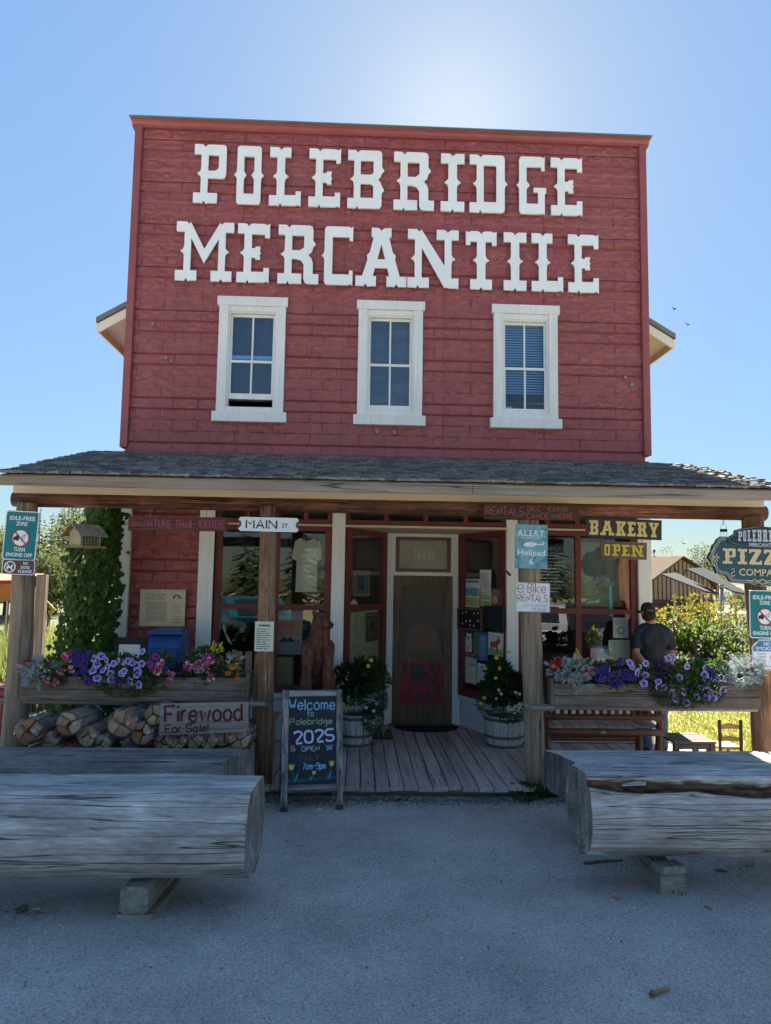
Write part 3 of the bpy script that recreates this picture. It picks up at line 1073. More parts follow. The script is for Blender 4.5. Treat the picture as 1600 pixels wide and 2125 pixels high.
glazed(-1.845, -.335, .72, 2.862, [-1.05], [(1.772, 1.84)])
glazed(2.12, 3.72, .72, 2.862, [2.93], [(1.772, 1.84)])
glazed(-1.845, -.335, 2.897, 3.30, [-1.44, -1.06, -.68], [], fr=.06, mul=.06, name='transom_window')
glazed(-.16, 1.965, 2.897, 3.30, [.375, .90, 1.43], [], fr=.06, mul=.06, name='transom_window')
glazed(2.12, 3.72, 2.897, 3.30, [2.52, 2.92, 3.33], [], fr=.06, mul=.06, name='transom_window')
ML = Mx((-.155, 9.50, 0), rz=math.atan2(1.05, .575))
LLEN = math.hypot(1.05, .575)
MR = Mx((1.505, 10.55, 0), rz=math.atan2(-1.05, .46))
RLEN = math.hypot(1.05, .46)
glazed(.01, LLEN - .01, .62, 2.86, [], [(1.765, 1.845)], ML, .105, y=-.03)
glazed(.01, RLEN - .01, .56, 2.86, [], [(1.765, 1.845)], MR, .105, y=-.03)
# kick panels below the windows
PALE = wood('pale_blue_white_paint', (.62, .67, .70), (.54, .59, .62), 'X', 7, .6, bump=.1)


def kick(x0, x1, z1, M=None, y=9.49, n=3):
    k = MB()
    k.box(x0, x1, y + .02, y + .08, .12, z1 - .06, M)
    k.box(x0, x1, y - .03, y + .09, z1 - .06, z1 - .005, M)
    k.box(x0, x1, y + .005, y + .018, .12, .22, M)
    ko = part('kick_panel', k, PALE, store)
    for i in range(n):
        a = x0 + (x1 - x0) * (i + .5) / n
        h = (x1 - x0) / n / 2 - .09
        q = MB()
        for (xa, xb, za, zb) in ((a - h, a + h, z1 - .17, z1 - .15), (a - h, a + h, .30, .32), (a - h, a - h + .02, .32, z1 - .17), (a + h - .02, a + h, .32, z1 - .17)):
            q.box(xa, xb, y + .008, y + .019, za, zb, M)
        part('moulding', q, PALE, ko, False)


kick(-1.845, -.335, .72)
kick(2.12, 3.72, .72)
kick(.01, LLEN - .01, .62, ML, 0, 2)
kick(.01, RLEN - .01, .56, MR, 0, 2)
w = MB()
w.prism([(-.16, 9.45), (1.965, 9.45), (1.52, 10.66), (.42, 10.66)], 0, .03, Mx((0, 0, 2.862)) @ Matrix(((1, 0, 0, 0), (0, 0, 1, 0), (0, 1, 0, 0), (0, 0, 0, 1))))
part('recess_ceiling', w, CREAM, store)
# door wall of the recess
w = MB()
w.box(.42, .535, 10.56, 10.68, .12, 2.86)
w.box(1.405, 1.52, 10.56, 10.68, .12, 2.86)
w.box(.535, 1.405, 10.565, 10.675, 2.815, 2.86)
w.box(.535, 1.405, 10.565, 10.675, 2.245, 2.30)
w.box(.535, .562, 10.568, 10.67, 2.30, 2.815)
w.box(1.378, 1.405, 10.568, 10.67, 2.30, 2.815)
part('door_surround', w, WHITEV, store)
FROST = mat('old_sign_glass', (.30, .275, .22), .35, .25, 3, 0, c2=(.21, .19, .15), spec=.5)
w = MB()
w.box(.562, 1.378, 10.61, 10.62, 2.30, 2.815)
tw = part('over_door_glass', w, mat('over_door_rim', (.15, .07, .06), .4, .2, 5, 0), store)
w = MB()
w.prism([(.62, 2.37), (.64, 2.35), (1.30, 2.35), (1.32, 2.37), (1.32, 2.745), (1.30, 2.765), (.64, 2.765), (.62, 2.745)], 10.604, 10.609)
part('faded_field', w, FROST, tw, False)
w = MB()
for i, (x, wd) in enumerate(((.83, .022), (.885, .05), (.955, .05), (1.03, .05), (1.095, .022))):
    w.prism([(x, 2.50), (x + wd, 2.49), (x + wd + .004, 2.62), (x + wd * .3, 2.63)], 10.6005, 10.603)
part('faded_number', w, mat('faded_number_paint', (.44, .42, .37), .5, .3, 14, 0), tw, False)

# screen door
door = MB()
dx0, dx1, dz0, dz1 = .540, 1.400, .135, 2.235
yd0, yd1 = 10.575, 10.615
door.bbox(dx0, dx0 + .115, yd0, yd1, dz0, dz1, .005)
door.bbox(dx1 - .115, dx1, yd0, yd1, dz0, dz1, .005)
for a, b in ((dz1 - .12, dz1), (1.0, 1.125), (dz0, dz0 + .26)):
    door.box(dx0 + .115, dx1 - .115, yd0 + .003, yd1 - .003, a, b)
for a, b in ((dx0 + .115, dx0 + .13), (dx1 - .13, dx1 - .115)):
    door.box(a, b, yd0 - .006, yd0 + .002, 1.125, dz1 - .12)
door.box(dx0 + .13, dx1 - .13, yd0 - .006, yd0 + .002, dz1 - .135, dz1 - .12)
door.box(dx0 + .13, dx1 - .13, yd0 - .006, yd0 + .002, 1.125, 1.14)
do = part('door', door, DARKWOOD, store)
sm, sn, sl_, sp = base_mat('insect_screen')
sp.inputs['Base Color'].default_value = (.20, .165, .135, 1)
sp.inputs['Roughness'].default_value = .7
trn = sn.new('ShaderNodeBsdfTransparent')
mxs = sn.new('ShaderNodeMixShader')
mxs.inputs[0].default_value = .42
sl_.new(trn.outputs[0], mxs.inputs[1])
sl_.new(sp.outputs[0], mxs.inputs[2])
sl_.new(mxs.outputs[0], sn['Material Output'].inputs['Surface'])
q = MB()
q.box(dx0 + .115, dx1 - .115, yd0 + .018, yd0 + .021, 1.125, dz1 - .12)
part('screen', q, sm, do, False)
px0, px1, pz0, pz1 = dx0 + .115, dx1 - .115, dz0 + .26, 1.0


def pp(u, v): return (px0 + (px1 - px0) * u, pz0 + (pz1 - pz0) * v)


cut = [[pp(0, 0), pp(1, 0), pp(1, 1), pp(0, 1)],
       [pp(*t) for t in ((.24, .72), (.22, .90), (.34, .92), (.40, .96), (.52, .94), (.56, .80), (.62, .74), (.60, .66), (.50, .62), (.46, .55), (.30, .52), (.22, .56))],
       [pp(*t) for t in ((.68, .88), (.72, .96), (.78, .93), (.80, .82), (.86, .74), (.84, .64), (.80, .58), (.83, .54), (.90, .52), (.92, .34), (.89, .18), (.80, .24), (.78, .50), (.72, .52), (.76, .62), (.79, .70), (.74, .78), (.68, .80))],
       [pp(*t) for t in ((.34, .14), (.36, .26), (.46, .30), (.50, .10), (.38, .08))],
       [pp(*t) for t in ((.60, .10), (.64, .34), (.72, .20), (.70, .08))],
       [pp(*t) for t in ((.04, .80), (.06, .94), (.14, .95), (.12, .80), (.07, .70))],
       [pp(*t) for t in ((.88, .84), (.90, .94), (.95, .93), (.93, .84), (.91, .72))],
       [pp(*t) for t in ((.20, .30), (.22, .50), (.25, .44), (.24, .10), (.20, .08), (.22, .2))]]
me = curve_mesh('cutout_panel', cut, .012)
me.materials.append(mat('door_red', (.30, .035, .045), .5, .3, 6, .1))
o = link('cutout_panel', me, do)
o.location = (0, yd0 + .018, 0)
q = MB()
q.box(px0, px1, yd0 + .026, yd0 + .030, pz0, pz1)
part('backing', q, mat('grey_backing', (.085, .085, .09), .8, .2, 6, 0), do, False)
q = MB()
q.ball((dx1 - .05, yd0 - .045, 1.10), .026, 10, 8)
q.tube([(dx1 - .05, yd0 - .04, 1.10), (dx1 - .05, yd0 + .01, 1.10)], .010)
q.bbox(dx1 - .075, dx1 - .03, yd0 - .008, yd0 + .002, 1.02, 1.18, .004)
part('handle', q, mat('old_brass', (.20, .15, .09), .4, .3, 10, 0, metal=.7), do, False)
q = MB()
q.bbox(.50, 1.44, 10.50, 10.60, .121, .135, .004)
part('threshold', q, DARKWOOD, store)
# ------------------------------------------------------------------ porch
porch = thing('porch', 'log-post porch with wood shingles and plank deck along the front of the store', 'porch', (.4, 8.2, 0))
k = 0
x = -3.52
while x < 4.28:
    wd = rnd.uniform(.132, .150)
    y0 = 7.46 + rnd.uniform(-.025, .02)
    y1 = 10.57 if -.05 < x < 1.85 else 9.45
    z1 = .12 + rnd.uniform(-.004, .004)
    q = MB()
    b = .006
    n = 7
    ring = lambda: [(0, -.045), (0, -b), (b, 0), (wd - b, 0), (wd, -b), (wd, -.045)]
    vs = []
    for i in range(n):
        t = i / (n - 1)
        for a, c in ring():
            vs.append((x + a + .004 * math.sin(i * 2.1 + k), y0 + (y1 - y0) * t, z1 + c + rnd.uniform(-.002, .002)))
    fs = [(i * 6 + j, i * 6 + j + 1, (i + 1) * 6 + j + 1, (i + 1) * 6 + j) for i in range(n - 1) for j in range(5)]
    fs += [(5, 4, 3, 2, 1, 0)]
    q.add(vs, fs)
    part('plank', q, DECK, porch)
    x += wd + rnd.uniform(.007, .013)
    k += 1
q = MB()
for y in (7.62, 8.5, 9.35):
    q.box(-3.5, 4.28, y, y + .1, .0, .072)
part('joist', q, GREYBOARD, porch)


def log(mb, a, b, r0, r1, n=16, seg=14, jit=.03, seed=0):
    a, b = Vector(a), Vector(b)
    pts, rr = [], []
    for i in range(seg + 1):
        t = i / seg
        wv = Vector((noise.noise(Vector((t * 3, seed, 1))), noise.noise(Vector((t * 3, seed, 5))), noise.noise(Vector((t * 3, seed, 9))))) * r0 * .18
        pts.append(a.lerp(b, t) + wv)
        rr.append((r0 + (r1 - r0) * t) * (1 + jit * noise.noise(Vector((t * 9, seed, 20)))))
    mb.smooth = True
    o = len(mb.f)
    mb.tube(pts, rr, n)
    mb.sm[-1] = mb.sm[-2] = False


def post(px0b, px1b, pyb, px0t, px1t, pyt, zb, zt, m, seed):
    a0, a1 = at(px0b, pyb, 7.6), at(px1b, pyb, 7.6)
    t0, t1 = at(px0t, pyt, 7.6), at(px1t, pyt, 7.6)
    A, B = (a0 + a1) / 2, (t0 + t1) / 2
    d = (B - A) / (B.z - A.z)
    q = MB()
    rb, rt = (a1.x - a0.x) / 2, (t1.x - t0.x) / 2
    log(q, A + d * (zb - A.z), A + d * (zt - A.z), rb, rt, 18, 12, .05, seed)
    part('post', q, m, porch)
    return A, B, rb


PF = {}
PF['far_left'] = post(5, 60, 1500, 36, 77, 1060, .0, 2.92, POSTGREY, 1)
PF['left'] = post(528, 566, 1560, 540, 574, 1080, .10, 2.935, POST, 2)
PF['right'] = post(1090, 1131, 1560, 1074, 1117, 1085, .10, 2.92, POSTGREY, 3)
PF['far_right'] = post(1562, 1602, 1500, 1541, 1583, 1080, .0, 2.92, POST, 4)
q = MB()
log(q, (-3.60, 7.66, 2.965), (4.42, 7.66, 2.968), .078, .086, 16, 26, .06, 6)
part('beam', q, BEAM, porch)
q = MB()
q.bbox(-3.585, 4.385, 7.60, 7.64, 3.025, 3.17, .005)
part('cream_board', q, CREAM, porch)
EY, EZ, SL = 7.13, 3.165, .2585


def roof_z(y): return EZ + (y - EY) * SL


q = MB()
q.bbox(-3.50, 1.14, EY - .005, EY + .035, 3.050, 3.152, .004)
part('fascia_board', q, GREYBOARD, porch)
q = MB()
q.bbox(1.145, 4.36, EY - .008, EY + .032, 3.048, 3.150, .004)
part('fascia_board', q, GREYBOARD, porch)
q = MB()
q.prism([(EY + .04, 3.145), (9.5, roof_z(9.5) - .035), (9.5, roof_z(9.5) - .008), (EY + .0, EZ - .008)], -3.49, 4.34, Matrix(((0, 1, 0, 0), (1, 0, 0, 0), (0, 0, 1, 0), (0, 0, 0, 1))))
roof = part('roof_deck', q, CREAM, porch)
q = MB()
for x in [-3.4 + .6 * i for i in range(13)]:
    q.prism([(7.72, roof_z(7.72) - .12), (9.48, roof_z(9.48) - .12), (9.48, roof_z(9.48) - .04), (7.72, roof_z(7.72) - .04)], x, x + .045, Matrix(((0, 1, 0, 0), (1, 0, 0, 0), (0, 0, 1, 0), (0, 0, 0, 1))))
part('rafter', q, CREAM, porch)
SM = []
for wd in (.085, .105, .125, .145, .17, .2):
    for vv in range(2):
        q = MB()
        r2 = random.Random(int(wd * 1000) + vv)
        nseg = 4
        vs = []
        for i in range(nseg + 1):
            xx = (i / nseg - .5) * wd
            jy = r2.uniform(-.006, .006)
            th = .023 + r2.uniform(-.006, .006)
            cup = .004 * math.cos((i / nseg - .5) * 3)
            vs += [(xx, jy, cup), (xx, jy + .002, th + cup), (xx, .36, .006), (xx, .36, 0)]
        fs = []
        for i in range(nseg):
            a, c = i * 4, i * 4 + 4
            fs += [(a, c, c + 1, a + 1), (a + 1, c + 1, c + 2, a + 2), (a + 3, a, c, c + 3)]
        fs += [(0, 1, 2, 3), tuple(nseg * 4 + t for t in (3, 2, 1, 0))]
        q.add(vs, fs)
        SM.append((wd, q.mesh('shingle', SHINGLE), q))
rest = MB()
ncourse = 19
for c in range(ncourse):
    y = EY - .075 + c * .128
    x = -3.53 + rnd.uniform(0, .05)
    while x < 4.35:
        wd, me, qq = rnd.choice(SM)
        yy = y + rnd.uniform(-.018, .022)
        M = Mx((x + wd / 2, yy, roof_z(yy) + .012 + rnd.uniform(0, .004)), rx=math.atan(SL) - .022 + rnd.uniform(-.02, .022), ry=rnd.uniform(-.016, .016), rz=rnd.uniform(-.018, .018))
        if c < 5:
            o = link('shingle', me, roof)
            o.matrix_local = M
        else:
            rest.add(qq.v, qq.f, M)
        x += wd + rnd.uniform(.002, .006)
wl2 = wood('shingle_wood_upper', (.225, .215, .20), (.105, .10, .095), 'Y', 9, .9, bump=.5, spec=.03, patch=(.17, .16, .145), patch_amt=.7)
nn, ll = wl2.node_tree.nodes, wl2.node_tree.links
ge = nn.new('ShaderNodeNewGeometry')
mr = nn.new('ShaderNodeMapRange')
mr.inputs[3].default_value = .62
mr.inputs[4].default_value = 1.38
hs = nn.new('ShaderNodeHueSaturation')
ll.new(ge.outputs['Random Per Island'], mr.inputs[0])
ll.new(mr.outputs[0], hs.inputs['Value'])
pb = nn['Principled BSDF']
src = pb.inputs['Base Color'].links[0].from_socket
ll.new(src, hs.inputs['Color'])
ll.new(hs.outputs[0], pb.inputs['Base Color'])
part('shingles_upper', rest, wl2, roof, False, kind='stuff')
# ------------------------------------------------------------------ log benches
GREYROT = GREYLOG.copy()
GREYROT.name = 'grey_log_with_rot'
n_, l_ = GREYROT.node_tree.nodes, GREYROT.node_tree.links
pb_ = n_['Principled BSDF']
src_ = pb_.inputs['Base Color'].links[0].from_socket
at_ = n_.new('ShaderNodeAttribute')
at_.attribute_name = 'rot'
tc_ = n_.new('ShaderNodeTexCoord')
mp_ = n_.new('ShaderNodeMapping')
mp_.inputs['Scale'].default_value = (.16, 1, 1)
l_.new(tc_.outputs['Object'], mp_.inputs['Vector'])
no_ = n_.new('ShaderNodeTexNoise')
no_.inputs['Scale'].default_value = 38
no_.inputs['Detail'].default_value = 6
l_.new(mp_.outputs[0], no_.inputs['Vector'])
ad_ = n_.new('ShaderNodeMath')
ad_.operation = 'MULTIPLY_ADD'
ad_.inputs[1].default_value = 1.6
l_.new(no_.outputs['Fac'], ad_.inputs[0])
l_.new(at_.outputs['Fac'], ad_.inputs[2])
cr_ = n_.new('ShaderNodeValToRGB')
cr_.color_ramp.elements[0].position = .62
cr_.color_ramp.elements[1].position = .80
ml_ = n_.new('ShaderNodeMath')
ml_.operation = 'MULTIPLY'
ml_.inputs[1].default_value = .55
l_.new(ad_.outputs[0], ml_.inputs[0])
l_.new(ml_.outputs[0], cr_.inputs[0])
c2_ = n_.new('ShaderNodeValToRGB')
c2_.color_ramp.elements[0].position = .38
c2_.color_ramp.elements[1].position = .66
c2_.color_ramp.elements[0].color = (.022, .016, .013, 1)
c2_.color_ramp.elements[1].color = (.125, .072, .04, 1)
l_.new(no_.outputs['Fac'], c2_.inputs[0])
mx_ = n_.new('ShaderNodeMix')
mx_.data_type = 'RGBA'
l_.new(cr_.outputs[0], mx_.inputs[0])
l_.new(src_, mx_.inputs[6])
l_.new(c2_.outputs[0], mx_.inputs[7])
l_.new(mx_.outputs[2], pb_.inputs['Base Color'])


def interp(pts, t):
    n = len(pts)
    f = t * (n - 1)
    i = min(int(f), n - 2)
    a, b = pts[i], pts[i + 1]
    q = f - i
    return a[0] + (b[0] - a[0]) * q, a[1] + (b[1] - a[1]) * q


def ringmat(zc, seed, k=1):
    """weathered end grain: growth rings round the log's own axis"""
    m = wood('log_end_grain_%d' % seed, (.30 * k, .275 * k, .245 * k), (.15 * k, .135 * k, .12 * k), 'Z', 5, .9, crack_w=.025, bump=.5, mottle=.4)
    n, l = m.node_tree.nodes, m.node_tree.links
    tc = n.new('ShaderNodeTexCoord')
    mp = n.new('ShaderNodeMapping')
    mp.inputs['Location'].default_value = (0, 0, -zc)
    mp.inputs['Scale'].default_value = (.0, 1, 1)
    l.new(tc.outputs['Object'], mp.inputs['Vector'])
    wv = n.new('ShaderNodeTexWave')
    wv.wave_type = 'RINGS'
    wv.rings_direction = 'X'
    wv.inputs['Scale'].default_value = 7
    wv.inputs['Distortion'].default_value = 5
    wv.inputs['Detail'].default_value = 3
    l.new(mp.outputs[0], wv.inputs['Vector'])
    p = n['Principled BSDF']
    src = p.inputs['Base Color'].links[0].from_socket
    cr = n.new('ShaderNodeValToRGB')
    cr.color_ramp.elements[0].color = (.88, .87, .86, 1)
    cr.color_ramp.elements[1].color = (1.1, 1.1, 1.1, 1)
    l.new(wv.outputs['Fac'], cr.inputs[0])
    x = n.new('ShaderNodeMix')
    x.data_type = 'RGBA'
    x.blend_type = 'MULTIPLY'
    x.inputs[0].default_value = 1
    l.new(src, x.inputs[6])
    l.new(cr.outputs[0], x.inputs[7])
    l.new(x.outputs[2], p.inputs['Base Color'])
    return m


def log_bench(label, prof, x0, x1, skew0, skew1, seed, nring=44, nseg=70, amp=.016, rot_band=None, yaw=0.0, grow=0.0, base=None):
    """prof: closed y,z outline; ends cut askew by skew * (y - mid)"""
    mb = MB()
    mb.smooth = True
    ym = sum(p[0] for p in prof) / len(prof)
    zm = sum(p[1] for p in prof) / len(prof)
    closed = prof + [prof[0]]
    L = [0]
    for a, b in zip(closed[:-1], closed[1:]):
        L.append(L[-1] + math.hypot(b[0] - a[0], b[1] - a[1]))
    ring = []
    for k in range(nring):
        d = L[-1] * k / nring
        i = max(j for j in range(len(L) - 1) if L[j] <= d)
        q = (d - L[i]) / (L[i + 1] - L[i])
        ring.append((closed[i][0] + (closed[i + 1][0] - closed[i][0]) * q, closed[i][1] + (closed[i + 1][1] - closed[i][1]) * q))
    # keep the sharp corners of the hewn faces on ring points
    for c in prof:
        j = min(range(nring), key=lambda k: (ring[k][0] - c[0]) ** 2 + (ring[k][1] - c[1]) ** 2)
        ring[j] = c
    vs = []
    rots = []
    for i in range(nseg + 1):
        t = i / nseg
        for k, (y, z) in enumerate(ring):
            xx = x0 + (x1 - x0) * t + (skew0 * (1 - t) + skew1 * t) * (y - ym)
            ny, nz = y - ym, z - zm
            r = math.hypot(ny, nz)
            dd = amp * noise.noise(Vector((xx * .9, ny * 2.5, nz * 2.5 + seed))) + .0055 * noise.noise(Vector((xx * 1.2, ny * 34, nz * 34 + seed))) + .003 * noise.noise(Vector((xx * 9, ny * 20, nz * 20 + seed)))
            rw = rot_band(xx, y, z) if rot_band else 0
            rots.append(rw)
            if rw:
                dd -= rw * (.045 + .03 * noise.noise(Vector((xx * 2.2, 3, seed))) + .03 * noise.noise(Vector((xx * 7, k * .3, seed))))
            gr = 1 + grow * (1 - t)
            yy, zz = ym + ny * gr + ny / r * dd, zm + nz * gr + nz / r * dd
            if i in (0, nseg):
                xx += .006 * noise.noise(Vector((y * 14, z * 14, seed)))
            vs.append((xx, yy + (xx - x1) * math.tan(yaw), zz))
    fs = []
    o = len(mb.v)
    for i in range(nseg):
        for k in range(nring):
            fs.append((i * nring + k, (i + 1) * nring + k, (i + 1) * nring + (k + 1) % nring, i * nring + (k + 1) % nring))
    mb.add(vs, fs)
    mb.smooth = False
    mb.mi = 1
    zoff = min(v[2] for v in vs)
    for e, s in ((0, 1), (nseg, -1)):
        c = Vector((0, 0, 0))
        rr = [Vector(vs[e * nring + k]) for k in range(nring)]
        for p in rr:
            c += p / nring
        inner = [c + (p - c) * .55 + Vector((rnd.uniform(-.006, .006), 0, 0)) for p in rr]
        vv = rr + inner + [c]
        ff = [(k, nring + k, nring + (k + 1) % nring, (k + 1) % nring) for k in range(nring)] + [(nring + k, 2 * nring, nring + (k + 1) % nring) for k in range(nring)]
        if s < 0:
            ff = [tuple(reversed(f)) for f in ff]
        mb.add(vv, ff)
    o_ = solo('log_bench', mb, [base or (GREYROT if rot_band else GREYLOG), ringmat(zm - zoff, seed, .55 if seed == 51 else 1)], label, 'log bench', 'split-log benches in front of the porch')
    o_.data.set_sharp_from_angle(angle=R(34))
    if rot_band:
        at_ = o_.data.attributes.new('rot', 'FLOAT', 'POINT')
        at_.data.foreach_set('value', rots + [0.0] * (len(o_.data.vertices) - len(rots)))
    return o_


lf = [(4.775, .772), (4.70, .71), (4.64, .60), (4.615, .47), (4.645, .35), (4.73, .25), (4.86, .20), (4.98, .19), (5.10, .215), (5.22, .29), (5.29, .42), (5.30, .56), (5.27, .68), (5.22, .765), (5.0, .775)]
lf = [(y + .16, z + .012) for y, z in lf]
log_bench('nearer grey split log on the left, pale drip marks on its rounded front', lf, -4.4, at(519, 1700, 4.85).x, 0, .06, 11, grow=.05)
lb = [(6.19, .60), (6.17, .50), (6.16, .30), (6.20, .20), (6.30, .14), (6.6, .14), (6.70, .24), (6.69, .45), (6.66, .595), (6.42, .605)]
lb = [(y + .30, z) for y, z in lb]
log_bench('darker squared log on the left, in front of the firewood', lb, -4.6, at(466, 1577, 6.49).x + .08, 0, .40, 23, amp=.012, base=GREYDARK)
rf = [(5.20, .82), (5.16, .77), (5.12, .70), (5.08, .60), (5.075, .47), (5.12, .35), (5.20, .26), (5.33, .22), (5.46, .245), (5.60, .33), (5.66, .45), (5.66, .60), (5.60, .74), (5.53, .815), (5.36, .822)]
rf = [(y, z + .018) for y, z in rf]
rx0 = at(1228, 1690, 5.10).x


def rotten(x, y, z):
    u = x - rx0
    hi = .822 - .016 * u + .014 * noise.noise(Vector((x * 3.1, 2, 1)))
    lo = .765 - .034 * u + .022 * noise.noise(Vector((x * 2.3, 7, 1)))
    return max(0.0, min(1.0, .5 + min(z - lo, hi - z) / .03)) if y < 5.25 else 0.0


log_bench('nearer grey split log on the right with a brown rotten edge', rf, rx0 - .01, 4.3, -.03, 0, 37, nring=150, nseg=270, rot_band=rotten)
rb = [(5.93, .72), (5.90, .6), (5.89, .4), (5.93, .25), (6.05, .16), (6.25, .16), (6.37, .26), (6.38, .5), (6.33, .715), (6.12, .725)]
rb = [(y + (.09 if y < 6.1 else .13), .72 - (.72 - z) * .60) for y, z in rb]
log_bench('farther grey log on the right, under the flower box with trailing petunias', rb, at(1161, 1568, 6.24).x, 4.6, -.30, 0, 51, amp=.012)
for xx_ in (2.25, 3.7):
    q = MB()
    q.bbox(xx_ - .1, xx_ + .1, 6.05, 6.45, .012, .392, .01)
    solo('timber_block', q, GREYDARK, '%s hidden timber block carrying the farther log on the right' % ('left' if xx_ < 3 else 'right'), 'timber block', 'timbers carrying the log benches')
TIMBER = wood('grey_green_timber', (.30, .29, .24), (.18, .17, .14), 'Y', 7, .9, crack_w=.02, bump=.5)


def chock(label, A, B, w, h, z0, board):
    d = (B - A)
    L = d.length
    M = Mx((A.x, A.y, 0), rz=math.atan2(-d.x, d.y))
    q = MB()
    b = .022
    q.add([(-w / 2 + b, 0, z0), (w / 2 - b, 0, z0), (w / 2, 0, z0 + b), (w / 2, 0, z0 + h - b * 1.4), (w / 2 - b * 1.4, 0, z0 + h), (-w / 2 + b, 0, z0 + h), (-w / 2, 0, z0 + h - b), (-w / 2, 0, z0 + b)] +
          [(-w / 2 + b, L, z0), (w / 2 - b, L, z0), (w / 2, L, z0 + b), (w / 2, L, z0 + h - b * 1.4), (w / 2 - b * 1.4, L, z0 + h), (-w / 2 + b, L, z0 + h), (-w / 2, L, z0 + h - b), (-w / 2, L, z0 + b)],
          [tuple(range(8)), tuple(range(15, 7, -1))] + [((k + 1) % 8, k, k + 8, (k + 1) % 8 + 8) for k in range(8)], M)
    if board:
        q.mi = 1
        q.box(-w / 2 - .012, w / 2 + .03, -.01, L, z0 - .05, z0 - .002, M)
    solo('timber_block', q, [TIMBER, GREYBOARD], label, 'timber block', 'timbers carrying the log benches')


A = atz(276, 1912, .012)
B = atz(352, 1822, .012)
chock('grey-green timber on a plank under the left log bench', A, A + (B - A).normalized() * 1.05, .185, .165, .055, True)
A = atz(1398, 1861, .012)
B = atz(1330, 1785, .012)
chock('grey timber with a small wedge under the right log bench', A, A + (B - A).normalized() * .95, .18, .17, .0, False)
q = MB()
q.bbox(-.09, .09, -.07, .07, 0, .055, .01, Mx(tuple(at(1388, 1788, 5.22))[:2] + (.172,), rz=.2))
solo('wood_wedge', q, TIMBER, 'small wood wedge between the right log bench and its timber', 'wedge')

# ------------------------------------------------------------------ sign helpers
def rect(px0, py0, px1, py1, Y):
    a, b = at(px0, (py0 + py1) / 2, Y), at(px1, (py0 + py1) / 2, Y)
    c, d = at((px0 + px1) / 2, py0, Y), at((px0 + px1) / 2, py1, Y)
    return (a.x + b.x) / 2, (c.z + d.z) / 2, b.x - a.x, c.z - d.z


def rr(w, h, r, n=5):
    pts = []
    for cx, cz, a0 in ((w / 2 - r, h / 2 - r, 0), (-w / 2 + r, h / 2 - r, 90), (-w / 2 + r, -h / 2 + r, 180), (w / 2 - r, -h / 2 + r, 270)):
        for k in range(n + 1):
            a = R(a0 + 90 * k / n)
            pts.append((cx + r * math.cos(a), cz + r * math.sin(a)))
    return pts


def circ(r, n=32, cx=0, cz=0): return [(cx + r * math.cos(2 * PI * k / n), cz + r * math.sin(2 * PI * k / n)) for k in range(n)]


def plate(name, contours, depth, y, m, parent, bevel=0.0):
    me = curve_mesh(name, contours, depth, bevel)
    me.materials.append(m)
    o = link(name, me, parent)
    o.location = (0, y, 0)
    return o


def flat(c, name, rough=.5, var=.08):
    return mat(name, c, rough, var, 9, .06, 90)


TEAL = flat((.0, .175, .195), 'sign_teal', .4)
SWHITE = flat((.78, .80, .80), 'sign_white', .4)
SBROWN = flat((.10, .045, .032), 'sign_brown', .4)
SRED = flat((.33, .03, .05), 'sign_red', .4)
SBLACK = flat((.02, .022, .025), 'sign_black', .4)
INK = flat((.06, .06, .065), 'print_ink', .6)
INKL = flat((.33, .33, .34), 'print_ink_pale', .6)
PAPER = mat('paper', (.72, .74, .72), .8, .08, 5, .05, 40)
PAPERY = mat('yellowed_paper', (.66, .66, .52), .8, .12, 5, .05, 40)


def lines(name, rows, m, parent, y, thick=.0035, g=None):
    """rows of tiny print: x0, x1, z per line broken into words"""
    g = g or random.Random(len(rows))
    q = MB()
    for x0, x1, z in rows:
        x = x0
        while x < x1 - thick:
            w = min(g.uniform(3, 9) * thick, x1 - x)
            q.box(x, x + w, y - .0007, y, z - thick / 2, z + thick / 2)
            x += w + thick * 1.3
    o = part(name, q, m, parent, False)
    return o


def idle_sign(px0, py0, px1, py1, Y, label, ry):
    x, z, w, h = rect(px0, py0, px1, py1, Y)
    t = thing('idle_free_sign', label, 'sign', (x, Y, z), 'teal idle-free zone signs', ry=ry)
    W, H = .335, .50
    plate('board', [rr(W, H, .03)], .004, 0, TEAL, t)
    plate('border', [rr(W - .004, H - .004, .028), rr(W - .022, H - .022, .02)], .0012, -.0041, SWHITE, t)
    for s, zz, sz in (('IDLE-FREE', .155, .040), ('ZONE', .100, .040), ('TURN', -.160, .040), ('ENGINE OFF', -.213, .037)):
        words('lettering', s, sz, SWHITE, t, (0, -.0042, zz), .0012, width=len(s) * sz * .70, bold=.001)
    e = plate('emblem', [circ(.088, 32, 0, -.025)], .001, -.0042, SWHITE, t)
    q = MB()
    car = [(-.07, -.045), (-.07, -.02), (-.062, -.012), (-.05, -.012), (-.044, .002), (-.018, .002), (-.012, -.014), (-.012, -.045), (-.02, -.048), (-.03, -.06), (-.04, -.048), (-.052, -.048), (-.06, -.056)]
    q.prism(car, -.002, -.0005)
    for px, pz, r in ((.012, -.045, .007), (.028, -.03, .011), (.044, -.012, .012), (.05, .012, .010), (.03, -.058, .006), (.028, .0, .009), (.012, -.012, .007)):
        q.tube([(px + r * math.cos(a), -.001, pz + r * math.sin(a)) for a in [k * .7 for k in range(8)]], .0018, 4)
    part('car_and_fumes', q, SBLACK, e, False)
    plate('prohibition_ring', [circ(.092, 36, 0, -.025), circ(.078, 36, 0, -.025)], .0012, -.0064, SRED, t)
    c = math.cos(PI / 4)
    plate('prohibition_bar', [[(-.06, .028), (-.051, .037), (.06, -.078 + .0), (.051, -.087)]], .0012, -.0066, SRED, t)
    return t


